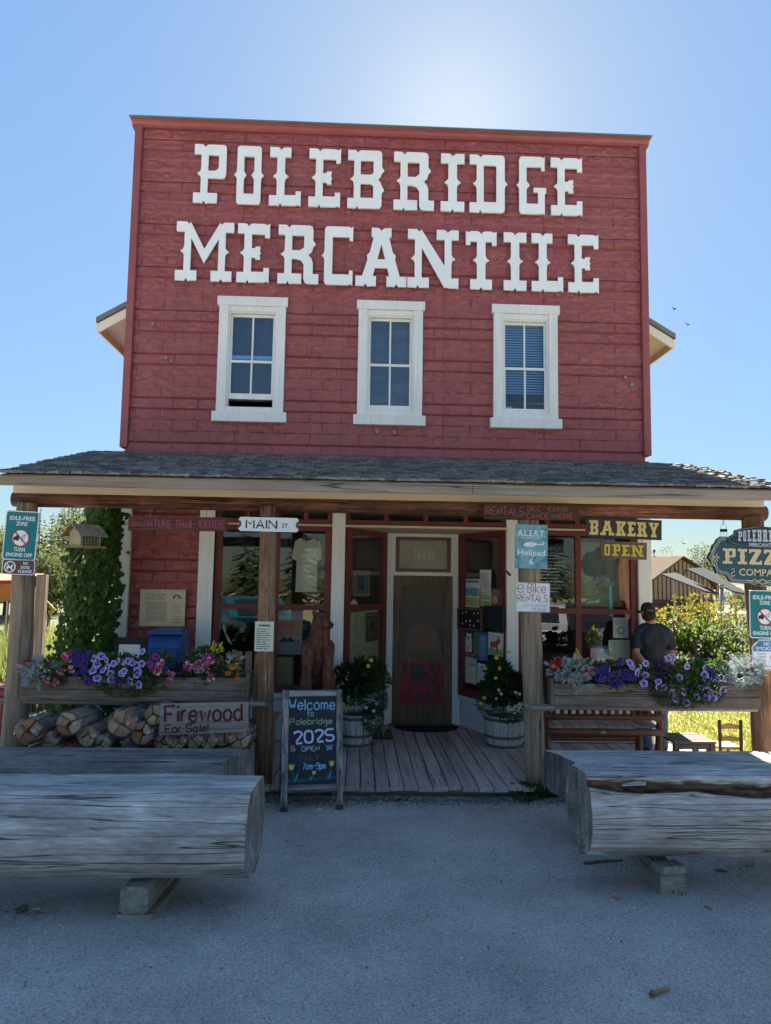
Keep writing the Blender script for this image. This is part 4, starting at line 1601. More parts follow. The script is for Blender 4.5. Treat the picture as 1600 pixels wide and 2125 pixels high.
idle_sign(10, 1063, 77, 1160, 7.43, 'teal IDLE-FREE ZONE sign above the brown NO DOGS sign', R(2.2))
idle_sign(1552, 1228, 1622, 1322, 7.43, 'teal IDLE-FREE ZONE sign between the PIZZA and NO SMOKING signs', R(0.8))
x, z, w, h = rect(6, 1161, 71, 1193, 7.43)
t = thing('no_dogs_sign', 'small brown NO DOGS PLEASE sign with a crossed-out dog on a post', 'sign', (x, 7.43, z), ry=R(1.5))
plate('board', [rr(.33, .155, .025)], .004, 0, SBROWN, t)
plate('border', [rr(.326, .151, .024), rr(.312, .137, .018)], .0012, -.0041, SWHITE, t)
for s, zz in (('NO', .026), ('DOGS', -.014), ('PLEASE', -.055)):
    words('lettering', s, .028, SWHITE, t, (.068, -.0042, zz), .0012, width=len(s) * .0225, bold=.0008)
plate('emblem', [circ(.058, 28, -.085, 0), circ(.047, 28, -.085, 0)], .0012, -.0042, SWHITE, t)
plate('emblem_bar', [[(-.125, .036), (-.117, .042), (-.045, -.036), (-.053, -.042)]], .0012, -.0056, SWHITE, t)
plate('dog', [[(-.125, .012), (-.118, .012), (-.112, .005), (-.075, .005), (-.066, .022), (-.058, .024), (-.05, .014), (-.056, .008), (-.062, -.006), (-.062, -.034), (-.07, -.034), (-.072, -.014), (-.103, -.014), (-.106, -.034), (-.115, -.034), (-.116, -.004)]], .001, -.0043, SWHITE, t)

# hanging wooden signs under the beam
CHAIN = mat('dull_chain', (.25, .25, .26), .4, .2, 9, 0, metal=.8)


def chain(parent, x, z0, z1, y=0.0):
    q = MB()
    n = max(2, int((z1 - z0) / .022))
    for i in range(n):
        z = z0 + (z1 - z0) * (i + .5) / n
        r = (z1 - z0) / n * .62
        pts = []
        for k in range(9):
            a = 2 * PI * k / 8
            pts.append((x + (.005 * math.cos(a) if i % 2 else 0), y + (0 if i % 2 else .005 * math.cos(a)), z + r * math.sin(a)))
        q.tube(pts, .0018, 5, cap=False)
    part('chain', q, CHAIN, parent, False)


x, z, w, h = rect(267, 1073, 472, 1102, 7.66)
t = thing('nature_trail_sign', 'hanging maroon NATURE TRAIL 100YDS plank with pink hand lettering and an arrow', 'sign', (x, 7.66, z), ry=R(-.6))
MAROON = wood('maroon_plank', (.16, .06, .052), (.085, .032, .03), 'X', 8, .7, crack_w=.02, bump=.4)
q = MB()
q.prism([(-w / 2, -h / 2 + .006), (-w / 2 + .01, -h / 2), (w / 2 - .01, -h / 2), (w / 2, -h / 2 + .01), (w / 2, h / 2 - .004), (w / 2 - .02, h / 2), (-w / 2 + .01, h / 2 + .003), (-w / 2, h / 2 - .006)], -.014, .014)
part('board', q, MAROON, t, False)
q = MB()
PINKP = flat((.34, .09, .15), 'pink_paint', .6)
hh = .078
wt = hand_w('NATURE TRAIL 100YDS', hh)
k = (w - .20) / wt
hand(q, 'NATURE TRAIL 100YDS', -w / 2 + .165, -hh / 2, hh, .0052, -.0155, .03, .02, wx=k, smooth=False)
for dz in (-.012, .012):
    q.tube([(-w / 2 + .045, -.0155, dz), (-w / 2 + .14, -.0155, dz)], .0045, 6, flat=.4)
q.tube([(-w / 2 + .06, -.0155, .03), (-w / 2 + .022, -.0155, 0), (-w / 2 + .06, -.0155, -.03)], .0045, 6, flat=.4)
part('lettering', q, PINKP, t, False)
chain(t, -w / 2 + .22, h / 2, 2.895 - z)
chain(t, w / 2 - .22, h / 2, 2.895 - z)

x, z, w, h = rect(495, 1074, 620, 1103, 7.485)
t = thing('street_sign', 'white MAIN ST. street plate on the left middle porch post', 'street sign', (x, 7.485, z), ry=R(.4))
nk = []
plate('board', [[(-w / 2, -h / 2 + .022), (-w / 2 + .022, -h / 2), (w / 2 - .022, -h / 2), (w / 2, -h / 2 + .022), (w / 2 - .012, -.02), (w / 2 - .002, 0), (w / 2 - .012, .02), (w / 2, h / 2 - .022), (w / 2 - .022, h / 2), (-w / 2 + .022, h / 2), (-w / 2, h / 2 - .022), (-w / 2 + .012, .02), (-w / 2 + .002, 0), (-w / 2 + .012, -.02)]], .006, 0, flat((.74, .77, .82), 'enamel_white', .25), t, .001)
q = MB()
hand(q, 'MAIN', -.228, -.043, .086, .0085, -.0075, 0, 0, wx=.31 / hand_w('MAIN', .086), smooth=False, flat=.15)
part('lettering', q, SBLACK, t, False)
words('lettering', 'ST.', .044, SBLACK, t, (.175, -.0075, -.030), .0015, width=.072, bold=.0008)
for s in (-1, 1):
    plate('corner_mark', [[(s * (w / 2 - .006), .045), (s * (w / 2 - .012), .02), (s * (w / 2 - .004), 0), (s * (w / 2 - .012), -.02), (s * (w / 2 - .006), -.045), (s * (w / 2 - .026), -.02), (s * (w / 2 - .032), 0), (s * (w / 2 - .026), .02)]], .001, -.0072, SBLACK, t)
q = MB()
for s in (-1, 1):
    q.ball((s * (w / 2 - .02), -.010, 0), .006, 6, 4)
part('screw', q, METAL, t, False, kind='stuff')

x, z, w, h = rect(1002, 1048, 1201, 1079, 7.49)
t = thing('rentals_sign', 'dark brown RENTALS BIKE KAYAK CANOE+MORE plank with red lettering on the beam', 'sign', (x, 7.49, z), ry=R(-.2))
q = MB()
q.prism(rr(w, h, .045, 4), -.013, .02)
part('board', q, wood('dark_plank', (.085, .05, .042), (.045, .026, .022), 'X', 8, .7, crack_w=.02, bump=.4), t, False)
q = MB()
RPAINT = flat((.30, .075, .065), 'red_brown_paint', .6)
hand(q, 'RENTALS', -w / 2 + .03, -.032, .085, .0055, -.0145, .02, .03, wx=.40 / hand_w('RENTALS', .085))
hand(q, 'BIKE', -w / 2 + .47, .012, .054, .0045, -.0145, .02, 0, wx=.14 / hand_w('BIKE', .054))
hand(q, 'KAYAK', -w / 2 + .69, .012, .050, .0045, -.0145, .02, 0, wx=.21 / hand_w('KAYAK', .05))
hand(q, 'CANOE+MORE', -w / 2 + .46, -.062, .052, .0045, -.0145, .03, 0, wx=.49 / hand_w('CANOE+MORE', .052))
part('lettering', q, RPAINT, t, False)

x, z, w, h = rect(1069, 1089, 1136, 1180, 7.47)
t = thing('helipad_sign', 'weathered sky-blue A.L.E.R.T. Helipad 6 board with a white helicopter', 'sign', (x, 7.47, z), ry=R(1.2))
ABLUE = mat('worn_blue_paint', (.17, .37, .43), .75, .3, 9, .3, 60, c2=(.10, .20, .22), lo=.38, hi=.5)
q = MB()
q.bbox(-w / 2, w / 2, -.008, .008, -h / 2, h / 2, .003)
part('board', q, ABLUE, t, False)
for s, sz, zz, wd in (('A.L.E.R.T.', .066, .108, .285), ('Helipad', .062, -.092, .285), ('6', .062, -.185, .045)):
    words('lettering', s, sz, SWHITE, t, (0, -.0085, zz), .0012, width=wd, bold=.0008)
plate('underline', [[(-.12, .085), (.10, .090), (.10, .094), (-.12, .089)]], .001, -.0085, SWHITE, t)
plate('helicopter', [[(-.085, .018), (-.07, .036), (-.04, .046), (.0, .05), (.03, .044), (.06, .033), (.115, .030), (.125, .055), (.132, .055), (.130, .022), (.115, .022), (.05, .020), (.02, .0), (-.03, -.004), (-.07, .004)]], .001, -.0085, SWHITE, t)
q = MB()
for a, b in (((-.06, .066), (.05, -.01)), ((.05, .064), (-.05, -.012))):
    q.tube([(a[0], -.0095, a[1]), (b[0], -.0095, b[1])], .0022, 5, flat=.5)
q.tube([(-.01, -.0095, .05), (-.01, -.0095, .068)], .0025, 5, flat=.5)
part('rotor', q, INKL, t, False)

x, z, w, h = rect(1070, 1209, 1141, 1270, 7.47)
t = thing('bike_rental_sign', 'white hand-lettered e Bike RENTALS board with a green edge on a post', 'sign', (x, 7.47, z), ry=R(.6))
q = MB()
q.bbox(-w / 2, w / 2, -.006, .006, -h / 2, h / 2, .003)
part('board', q, PAPER, t, False)
q = MB()
for a in ((-w / 2 + .004, w / 2 - .004, h / 2 - .008, h / 2 - .003), (-w / 2 + .004, w / 2 - .004, -h / 2 + .003, -h / 2 + .007), (-w / 2 + .003, -w / 2 + .008, -h / 2 + .007, h / 2 - .008), (w / 2 - .008, w / 2 - .003, -h / 2 + .007, h / 2 - .008)):
    q.box(a[0], a[1], -.0075, -.006, a[2], a[3])
part('border', q, flat((.34, .48, .33), 'pale_green_paint', .6), t, False)
q = MB()
hand(q, 'e', -w / 2 + .02, .045, .125, .0042, -.0068, .01, wx=1.0)
hand(q, 'Bike', -w / 2 + .125, .045, .10, .0042, -.0068, .015, wx=.185 / hand_w('Bike', .10))
hand(q, 'RENTALS', -w / 2 + .02, -.045, .072, .0040, -.0068, .015, wx=(w - .045) / hand_w('RENTALS', .072))
part('lettering', q, flat((.40, .07, .06), 'red_marker', .6), t, False)
q = MB()
hand(q, '...ask a cashier', -w / 2 + .06, -.098, .036, .0017, -.0065, .02, wx=.27 / hand_w('...ask a cashier', .036))
hand(q, 'for details', .0, -.135, .030, .0016, -.0065, .02, wx=.14 / hand_w('for details', .03))
part('small_lettering', q, flat((.22, .36, .36), 'blue_green_marker', .6), t, False)
q = MB()
q.bbox(-.10, .02, -.004, .004, -.012, .012, .002, Mx(tuple(at(1057, 1192, 7.5)), ry=R(45)))
solo('metal_bracket', q, BLACK, 'short dark metal strip sticking out beside the e Bike RENTALS sign', 'bracket')

YEL = mat('yellow_letter_paint', (.62, .44, .05), .6, .15, 12, .2, 60)
CRM = mat('pale_yellow_letter_paint', (.66, .52, .20), .6, .15, 12, .2, 60)
DKB = mat('dark_brown_board', (.055, .045, .035), .7, .35, 9, .3, 50)
for text, rc, ryd, m, label, mb_, nm in (('BAKERY', (1216, 1076, 1372, 1119), 1.4, CRM, 'dark BAKERY board with raised pale yellow letters hanging from the beam', DKB, 'bakery_sign'), ('OPEN', (1246, 1124, 1341, 1161), 1.2, YEL, 'brown OPEN board with yellow letters hanging under the BAKERY board', mat('worn_brown_board', (.16, .105, .065), .75, .4, 9, .3, 50), 'open_sign')):
    x, z, w, h = rect(*rc, 7.66)
    h -= .012
    t = thing(nm, label, 'sign', (x, 7.66, z), ry=R(ryd))
    q = MB()
    q.bbox(-w / 2, w / 2, -.014, .014, -h / 2, h / 2, .004)
    part('board', q, mb_, t, False)
    q = MB()
    for a in ((-w / 2, w / 2, h / 2 - .008, h / 2 + .002), (-w / 2, w / 2, -h / 2 - .002, -h / 2 + .008)):
        q.box(a[0] + .001, a[1] - .001, -.018, -.0141, a[2], a[3])
    part('edge_strip', q, BLACK if text == 'BAKERY' else DARKWOOD, t, False)
    n = len(text)
    cw = (w - .05) / sum(SLAB[c][0] + 10 for c in text)
    xx = -w / 2 + .03
    for c in text:
        lw = SLAB[c][0] * cw
        me = slab(c, xx, xx + lw, -h / 2 + .028, h / 2 - .028, .008)
        me.materials.append(m)
        o = link('letter', me, t)
        o.location = (0, -.0145, 0)
        xx += lw + 10 * cw
    if text == 'BAKERY':
        chain(t, -w / 2 + .13, h / 2, 2.90 - z)
        chain(t, w / 2 - .17, h / 2, 2.90 - z)
    else:
        chain(t, -w / 2 + .03, h / 2, h / 2 + .042)
        chain(t, w / 2 - .05, h / 2, h / 2 + .042)

# pizza sign
pc = at(1578, 1160, 7.38)
t = thing('pizza_sign', 'ornate teal PIZZA COMPANY sign with navy top plaque on the right porch post', 'sign', (pc.x, 7.38, pc.z), ry=R(.9))
NAVY = flat((.018, .03, .05), 'sign_navy', .4)
PTEAL = flat((.02, .078, .10), 'pizza_teal', .4)
GOLD = flat((.62, .50, .30), 'pizza_cream', .45)
SAGE = flat((.19, .28, .27), 'sage_edge', .45)
U = 7.38 / 1498


def mir(half): return [(p[0] * U, p[1] * U) for p in half] + [(-p[0] * U, p[1] * U) for p in reversed(half)]


main = [(0, -56), (-8, -52), (-18, -57), (-30, -52), (-40, -53), (-66, -51), (-72, -46), (-78, -36), (-88, -36), (-99, -30), (-103, -22), (-106, -12), (-112, -6), (-116, 0), (-112, 6), (-108, 14), (-106, 24), (-100, 30), (-96, 38), (-88, 44), (-76, 44), (-64, 40), (0, 40)]
main = [(x, z) for x, z in main]
plate('back_board', [mir([(x * 1.0, z) for x, z in main])], .03, .0, NAVY, t, .002)


def shrink(poly, d):
    n = len(poly)
    out = []
    for i in range(n):
        a, b, c = Vector(poly[i - 1]), Vector(poly[i]), Vector(poly[(i + 1) % n])
        e1, e2 = (b - a), (c - b)
        e1 = e1.normalized() if e1.length > 1e-9 else Vector((1, 0))
        e2 = e2.normalized() if e2.length > 1e-9 else Vector((1, 0))
        nn_ = Vector((e1.y + e2.y, -e1.x - e2.x))
        nn_ = nn_.normalized() if nn_.length > 1e-6 else Vector((0, 0))
        out.append((b.x + nn_.x * d, b.y + nn_.y * d))
    return out


pm = mir(main)
area = sum(pm[i - 1][0] * pm[i][1] - pm[i][0] * pm[i - 1][1] for i in range(len(pm)))
sg = -1 if area > 0 else 1
plate('rim', [shrink(pm, sg * .006), shrink(pm, sg * .020)], .004, -.031, SAGE, t)
plate('field', [shrink(pm, sg * .0205)], .003, -.031, PTEAL, t)
plate('inner_line', [shrink(pm, sg * .030), shrink(pm, sg * .035)], .0015, -.0345, GOLD, t)
top = [(0, 68), (-20, 67), (-40, 64), (-60, 58), (-62, 50), (-70, 46), (-74, 40), (-76, 34), (-60, 28), (-36, 24), (0, 22)]
pt = mir(top)
plate('plaque', [pt], .022, -.032, NAVY, t, .0015)
plate('plaque_line', [shrink(pt, sg * -.0 + (.006 if sum(pt[i - 1][0] * pt[i][1] - pt[i][0] * pt[i - 1][1] for i in range(len(pt))) < 0 else -.006)), shrink(pt, (.010 if sum(pt[i - 1][0] * pt[i][1] - pt[i][0] * pt[i - 1][1] for i in range(len(pt))) < 0 else -.010))], .0015, -.0545, SAGE, t)
# arched POLEBRIDGE
lt = 'POLEBRIDGE'
SILV = flat((.50, .53, .55), 'silver_letters', .4)
xx = -.265
wsum = sum(SLAB[c][0] + 14 for c in lt)
for i, c in enumerate(lt):
    lw = SLAB[c][0] / wsum * .53
    u = (xx + lw / 2) / .265
    hgt = .125 - .03 * u * u
    me = slab(c, xx, xx + lw, .177, .177 + hgt, .003)
    me.materials.append(SILV)
    o = link('letter', me, t)
    o.location = (0, -.0548, 0)
    xx += lw + 14 / wsum * .53
words('lettering', 'MERCANTILE', .034, SILV, t, (0, -.0548, .128), .002, width=.30, bold=.001)
lt = 'PIZZA'
xx = -.42
wsum = sum(SLAB[c][0] + 9 for c in lt)
for c in lt:
    lw = SLAB[c][0] / wsum * .84
    for dm, mm, yy in ((.006, NAVY, -.0345), (0, GOLD, -.0378)):
        me = slab(c, xx - dm, xx + lw + dm, -.062 - dm, .098 + dm, .003)
        me.materials.append(mm)
        o = link('letter' if mm is GOLD else 'letter_outline', me, t)  # navy outline showing round each gold letter
        o.location = (0, yy, 0)
    xx += lw + 9 / wsum * .84
words('lettering', 'COMPANY', .072, GOLD, t, (0, -.0345, -.178), .003, width=.50, bold=.001)
q = MB()
for s in (-1, 1):
    for pts in ([(.50, .0), (.535, .03), (.53, .07), (.50, .09)], [(.50, .0), (.535, -.03), (.53, -.07), (.50, -.09)], [(.45, .0), (.49, .012), (.54, .0), (.49, -.012), (.45, 0)], [(.47, .04), (.49, .025), (.475, .012)], [(.47, -.04), (.49, -.025), (.475, -.012)], [(.33, -.12), (.30, -.11), (.295, -.14), (.33, -.155), (.325, -.19), (.29, -.18)], [(.05, -.235), (.09, -.215), (.12, -.235), (.16, -.225)], [(.0, -.21), (.03, -.225), (.05, -.245), (.02, -.255)]):
        q.tube([(s * a, -.036, b) for a, b in pts], .0045, 6, flat=.4)
part('scrollwork', q, GOLD, t, False)

# no smoking
x, z, w, h = rect(1559, 1327, 1624, 1391, 7.43)
t = thing('no_smoking_sign', 'eight-sided blue and white NO SMOKING sign on the right porch post', 'sign', (x, 7.43, z))
w = h
oc = [(-w / 2, -h * .25), (-w * .25, -h / 2), (w * .25, -h / 2), (w / 2, -h * .25), (w / 2, h * .25), (w * .25, h / 2), (-w * .25, h / 2), (-w / 2, h * .25)]
plate('board', [oc], .004, 0, SWHITE, t)
SBLUE = flat((.05, .17, .38), 'sign_blue', .4)
s_ = [(p[0] * .965, p[1] * .965) for p in oc]
s2 = [(p[0] * .94, p[1] * .94) for p in oc]
plate('border', [s_, s2], .001, -.0042, SBLUE, t)
plate('blue_field', [[(-w * .45, .035), (w * .45, .035), (w * .45, h * .24), (w * .24, h * .45), (-w * .24, h * .45), (-w * .45, h * .24)]], .001, -.0042, SBLUE, t)
words('lettering', 'NO', .038, SWHITE, t, (0, -.0054, .094), .001, width=.07, bold=.001)
words('lettering', 'SMOKING', .038, SWHITE, t, (0, -.0054, .046), .001, width=.24, bold=.001)
for i, s in enumerate(('THIS IS', 'A SMOKE', 'FREE ZONE')):
    words('small_lettering', s, .019, INKL, t, (-.06, -.0045, .0 - i * .032), .001, width=.09)
words('small_lettering', 'Thank you', .021, INKL, t, (0, -.0045, -.125), .001, width=.10, shear=.3)
plate('ring', [circ(.042, 24, .075, -.03), circ(.034, 24, .075, -.03)], .001, -.0045, INKL, t)

# papers on posts
x, z, w, h = rect(528, 1290, 567, 1352, 7.475)
t = thing('warning_notice', 'yellowed WARNING paper stapled to the left middle porch post', 'notice', (x, 7.49, z))
q = MB()
q.grid(6, 4, lambda u, v: ((u - .5) * w, -.004 + .012 * (u - .5) ** 2 * 4 + .002 * math.sin(v * 7), (v - .5) * h))
part('sheet', q, PAPERY, t, False)
words('lettering', 'WARNING', .020, INK, t, (0, -.006, h / 2 - .05), .0012, width=w * .62, bold=.001)
q = MB()
hh = 9
lines('print', [(-w / 2 + .02, -w / 2 + .02 + (w - .04) * rnd.uniform(.65, 1), h / 2 - .075 - i * .022) for i in range(10)], INK, t, -.0055, .007)
x, z, w, h = rect(290, 1223, 384, 1300, 9.43)
t = thing('historic_plaque', 'cream metal historic district plaque on the red siding', 'plaque', (x, 9.438, z))
q = MB()
q.bbox(-w / 2, w / 2, -.012, .02, -h / 2, h / 2, .004)
part('board', q, mat('plaque_cream', (.55, .47, .33), .4, .1, 5, .05, 40), t, False)
for i, s in enumerate(('W.L. ADAIR GENERAL', 'MERCANTILE', 'HISTORIC DISTRICT')):
    words('lettering', s, .017, INK, t, (-w * .14, -.0125, h / 2 - .075 - i * .027), .001, width=len(s) * .0142)
lines('print', [(-w * .36, w * .10, h / 2 - .17 - i * .0155) for i in range(16)], INK, t, -.0125, .005)
for i, s in enumerate(('NATIONAL', 'REGISTER', 'OF HISTORIC', 'PLACES', '', 'MONTANA', 'HISTORICAL', 'SOCIETY')):
    if s:
        words('lettering', s, .013, INK, t, (w * .31, -.0125, .03 - i * .03), .001, width=.105)
plate('emblem', [[(w * .31 + .052 * math.cos(a), h / 2 - .115 + .05 * math.sin(a)) for a in [PI * k / 12 for k in range(13)]], [(w * .31 + .03 * math.cos(a), h / 2 - .113 + .03 * math.sin(a)) for a in [PI * k / 12 for k in range(13)]]], .001, -.0125, INK, t)
plate('small_bar', [[(w * .24, -h / 2 + .05), (w * .39, -h / 2 + .05), (w * .39, -h / 2 + .056), (w * .24, -h / 2 + .056)]], .001, -.0125, INK, t)
# ------------------------------------------------------------------ planters and flowers
PLANK = wood('planter_wood', (.23, .175, .14), (.125, .095, .075), 'X', 8, .85, crack_w=.02, bump=.4, patch=(.19, .17, .155), patch_amt=.6, mottle=.3)
RAIL = wood('rail_wood', (.34, .31, .29), (.2, .18, .165), 'X', 8, .85, crack_w=.02, bump=.4)


def planter(px0, px1, py0, py1, label):
    x, z, w, h = rect(px0, py0, px1, py1, 7.42)
    zt, zb = z + h / 2, z - h / 2
    t = thing('flower_box', label, 'flower box', (x, 7.57, zb), 'long wooden flower boxes between the porch posts')
    x0, x1 = x - w / 2, x + w / 2
    m = zb + h * .46
    for a, b in ((zb, m - .003), (m + .002, zt)):
        q = MB()
        q.bbox(x0, x1, 7.42, 7.445, a, b, .004)
        part('front_board', q, PLANK, t)
        q = MB()
        q.bbox(x0, x1, 7.70, 7.725, a, b, .004)
        part('back_board', q, PLANK, t)
    for xa in (x0 - .028, x1 + .003):
        q = MB()
        q.bbox(xa, xa + .025, 7.425, 7.72, zb, zt + .05, .004)
        part('end_board', q, PLANK, t)
    q = MB()
    q.box(x0, x1, 7.446, 7.699, zb + .01, zt - .05)
    part('soil', q, mat('potting_soil', (.045, .03, .02), .95, .4, 20, .5, 60), t)
    q = MB()
    for i in range(5):
        for zz in (zb + h * .25, zb + h * .75):
            q.ball((x0 + w * (i + .5) / 5 + rnd.uniform(-.05, .05), 7.419, zz), .004, 6, 4)
    part('screw_heads', q, METAL, t, kind='stuff')
    return x0, x1, zb, zt


pl = planter(47, 510, 1405, 1455, 'long grey-brown flower box over the firewood stack')
pr = planter(1150, 1574, 1420, 1467, 'long grey-brown flower box in front of the log bench with spindles')
for (a, b, z_, label) in ((-3.78, -.86, pl[2] - .03, 'thin pole rail carrying the flower box on the left'), (1.76, 4.62, pr[2] - .03, 'thin pole rail carrying the flower box on the right')):
    q = MB()
    log(q, (a, 7.55, z_), (b, 7.55, z_ - .004), .028, .03, 10, 12, .08, a)
    for zz in (0,):
        q.smooth = True
    solo('pole_rail', q, RAIL, label, 'rail', 'pole rails between the porch posts')
    for xx in (a + .02, b - .26):
        q = MB()
        log(q, (xx, 7.40, z_ + .012), (xx + .24, 7.40, z_ + .012), .028, .024, 10, 4, .05, xx)
        solo('rail_stub', q, RAIL, 'short pole stub nailed across the %s end of the %s' % ('left' if xx == a + .02 else 'right', 'firewood rail' if a < 0 else 'spindle-bench rail'), 'rail stub', 'short pole stubs on the porch posts')


def leaf(mb, c, d, up, L, W, bend=.25, lobes=False):
    """one leaf of four triangles: base c, along d"""
    d = d.normalized()
    s = d.cross(up)
    s = s.normalized() if s.length > 1e-4 else Vector((1, 0, 0))
    n_ = s.cross(d)
    m = c + d * L * .5 + n_ * L * bend * .3
    vs = [c, m - s * W * .5 - n_ * W * .12, c + d * L - n_ * L * bend * .2, m + s * W * .5 - n_ * W * .12, m]
    mb.add(vs, [(0, 1, 4), (1, 2, 4), (2, 3, 4), (3, 0, 4)])


def rv(g): 
    while True:
        v = Vector((g.uniform(-1, 1), g.uniform(-1, 1), g.uniform(-1, 1)))
        if .05 < v.length < 1:
            return v


def clump(mb, c, r, n, L, W, g, out=.8, shell=.45, up=.35):
    c = Vector(c)
    for _ in range(n):
        v = rv(g)
        v = v.normalized() * (shell + (1 - shell) * v.length)
        p = c + Vector((v.x * r[0], v.y * r[1], v.z * r[2]))
        d = v * out + Vector((g.uniform(-.6, .6), g.uniform(-.6, .6), g.uniform(-.5, .6) + up))
        k = g.uniform(.7, 1.25)
        leaf(mb, p, d, Vector((g.uniform(-.3, .3), g.uniform(-.3, .3), 1)), L * k, W * k)


LEAF = leafmat('petunia_leaf', (.10, .17, .045), (.04, .08, .025), .25)
LEAFD = leafmat('dark_leaf', (.075, .125, .045), (.03, .06, .022), .25)
LEAFP = leafmat('purple_leaf', (.05, .03, .045), (.03, .015, .025), .15)
SILVER = leafmat('silver_leaf', (.42, .48, .47), (.28, .34, .34), .15, .8)
LAV = mat('lavender_petal', (.44, .35, .68), .6, .2, 40, 0, c2=(.34, .25, .58))
VIOLET = mat('violet_petal', (.045, .02, .16), .6, .3, 40, 0)
BLACKP = mat('black_petal', (.02, .01, .022), .6, .3, 40, 0)
MAGENTA = mat('magenta_petal', (.30, .02, .20), .6, .3, 40, 0)
PINK = mat('pink_petal', (.62, .08, .20), .6, .3, 40, 0, c2=(.45, .03, .12))
REDP = mat('red_petal', (.60, .03, .02), .6, .3, 40, 0)
YELP = mat('yellow_petal', (.80, .58, .04), .6, .2, 40, 0)
ORNP = mat('orange_petal', (.75, .28, .02), .6, .3, 40, 0)
WHITEP = mat('white_petal', (.72, .72, .68), .6, .1, 40, 0)


def petunia_mesh(name, m1, m2, r):
    q = MB()
    g = random.Random(name)
    n = 20
    rings = []
    for k, (rr_, y, mi) in enumerate(((.10, .30, 1), (.26, .10, 1), (.62, -.06, 0), (1.0, .05, 0))):
        ring = []
        for i in range(n):
            a = 2 * PI * i / n
            lob = 1 + (.11 * math.cos(5 * a) if rr_ > .5 else 0)
            fl = (.07 * math.cos(10 * a) if rr_ == 1.0 else .03 * math.cos(5 * a) if rr_ > .5 else 0)
            ring.append((r * rr_ * lob * math.cos(a), r * (y + fl), r * rr_ * lob * math.sin(a)))
        rings += ring
    q.add(rings, [])
    for k in range(3):
        for i in range(n):
            j = (i + 1) % n
            q.f.append([k * n + i, k * n + j, (k + 1) * n + j, (k + 1) * n + i])
            star = (k == 0) or (k == 1 and i % 4 in (0, 3))
            q.m.append(1 if star else 0)
            q.sm.append(True)
    q.f.append(list(range(n - 1, -1, -1)))
    q.m.append(1)
    q.sm.append(True)
    return q.mesh('bloom', [m1, m2])


def pompom_mesh(m1, r, n=34, seed=3, m2=None):
    q = MB()
    g = random.Random(seed)
    for i in range(n):
        v = rv(g).normalized()
        v.y = -abs(v.y) if g.random() < .8 else v.y
        if m2:
            q.mi = 1 if g.random() < .3 else 0
        leaf(q, v * r * .35, v + rv(g) * .5, rv(g), r * .85, r * .75, .3)
    return q.mesh('bloom', [m1, m2] if m2 else m1)


def daisy_mesh(m1, m2, r, n=9):
    q = MB()
    for i in range(n):
        a = 2 * PI * i / n
        d = Vector((math.cos(a), -.15, math.sin(a)))
        leaf(q, d * r * .15, d, Vector((0, -1, 0)), r, r * .5, .1)
    q.mi = 1
    q.ball((0, -r * .12, 0), (r * .28, r * .18, r * .28), 7, 4)
    return q.mesh('bloom', [m1, m2])


B_LAV = [petunia_mesh('l%d' % i, LAV, VIOLET, .034 + .004 * i) for i in range(3)]
B_VIO = [petunia_mesh('v%d' % i, VIOLET, VIOLET, .036 + .004 * i) for i in range(2)]
B_BLK = [petunia_mesh('b', BLACKP, BLACKP, .046)]
B_MAG = [petunia_mesh('m', MAGENTA, VIOLET, .042)]
B_PNK = [pompom_mesh(PINK, .042, seed=s, m2=WHITEP) for s in (3, 4)]
B_RED = [pompom_mesh(REDP, .045, 44, 5)]
B_CER = [pompom_mesh(PINK, .052, 48, 6)]
B_ORN = [pompom_mesh(ORNP, .028, 30, 7)]
B_YEL = [daisy_mesh(YELP, ORNP, .025)]
B_WHT = [daisy_mesh(WHITEP, YELP, .020, 7)]


def bloom(parent, meshes, p, face=None, sc=1.0, g=rnd):
    o = link('bloom', g.choice(meshes), parent)
    f = face if face else Vector((g.uniform(-.85, .85), -1, g.uniform(-.45, .9)))
    q = f.normalized().to_track_quat('-Y', 'Z')
    s = sc * g.uniform(.88, 1.1)
    o.matrix_local = Matrix.Translation(Vector(p) - WLOC[parent.name]) @ q.to_matrix().to_4x4() @ Matrix.Rotation(g.uniform(0, 6.28), 4, 'Y') @ Matrix.Scale(s, 4)
    return o


def plant(label, cat, base, clumps, leafm, blooms=(), name='flowering_plant', group='flowers growing in the long boxes', L=.040, W=.028, seed=1, shell=.45):
    g = random.Random(seed)
    t = thing(name, label, cat, base, group)
    q = MB()
    for c, r, n in clumps:
        clump(q, c, r, int(n * 1.5), L, W, g, shell=shell)
    part('leaves', q, leafm, t, kind='stuff')
    for ms, pts in blooms:
        for p in pts:
            bloom(t, ms, p, g=g)
    return t


def L_(X, Y, dY=7.36): return at(X / 2.857, 1260 + Y / 2.857, dY)
def R_(X, Y, dY=7.36): return at(1080 + X / 3.077, 1340 + Y / 3.077, dY)


def P7(px, py, Y=7.5): return tuple(at(px, py, Y))


def dusty(label, centres, seed, base):
    g = random.Random(seed)
    t = thing('dusty_miller', label, 'foliage plant', base, 'flowers growing in the long boxes')
    q = MB()
    for c, r, n in centres:
        for _ in range(n):
            v = rv(g).normalized()
            v.z = v.z * .7 + .25
            v.y -= .25
            p = Vector(c) + Vector((v.x * r[0], v.y * r[1], v.z * r[2])) * g.uniform(.45, 1)
            d = (v + rv(g) * .5).normalized()
            Lf = g.uniform(.05, .085)
            up = rv(g)
            s = d.cross(up)
            s = s.normalized() if s.length > .05 else Vector((1, 0, 0))
            leaf(q, p, d, up, Lf, .012)
            for k in (.3, .55, .8):
                for sg_ in (-1, 1):
                    leaf(q, p + d * Lf * k, d * .7 + s * sg_, up, Lf * .38, .011)
    part('leaves', q, SILVER, t, kind='stuff')
    return t


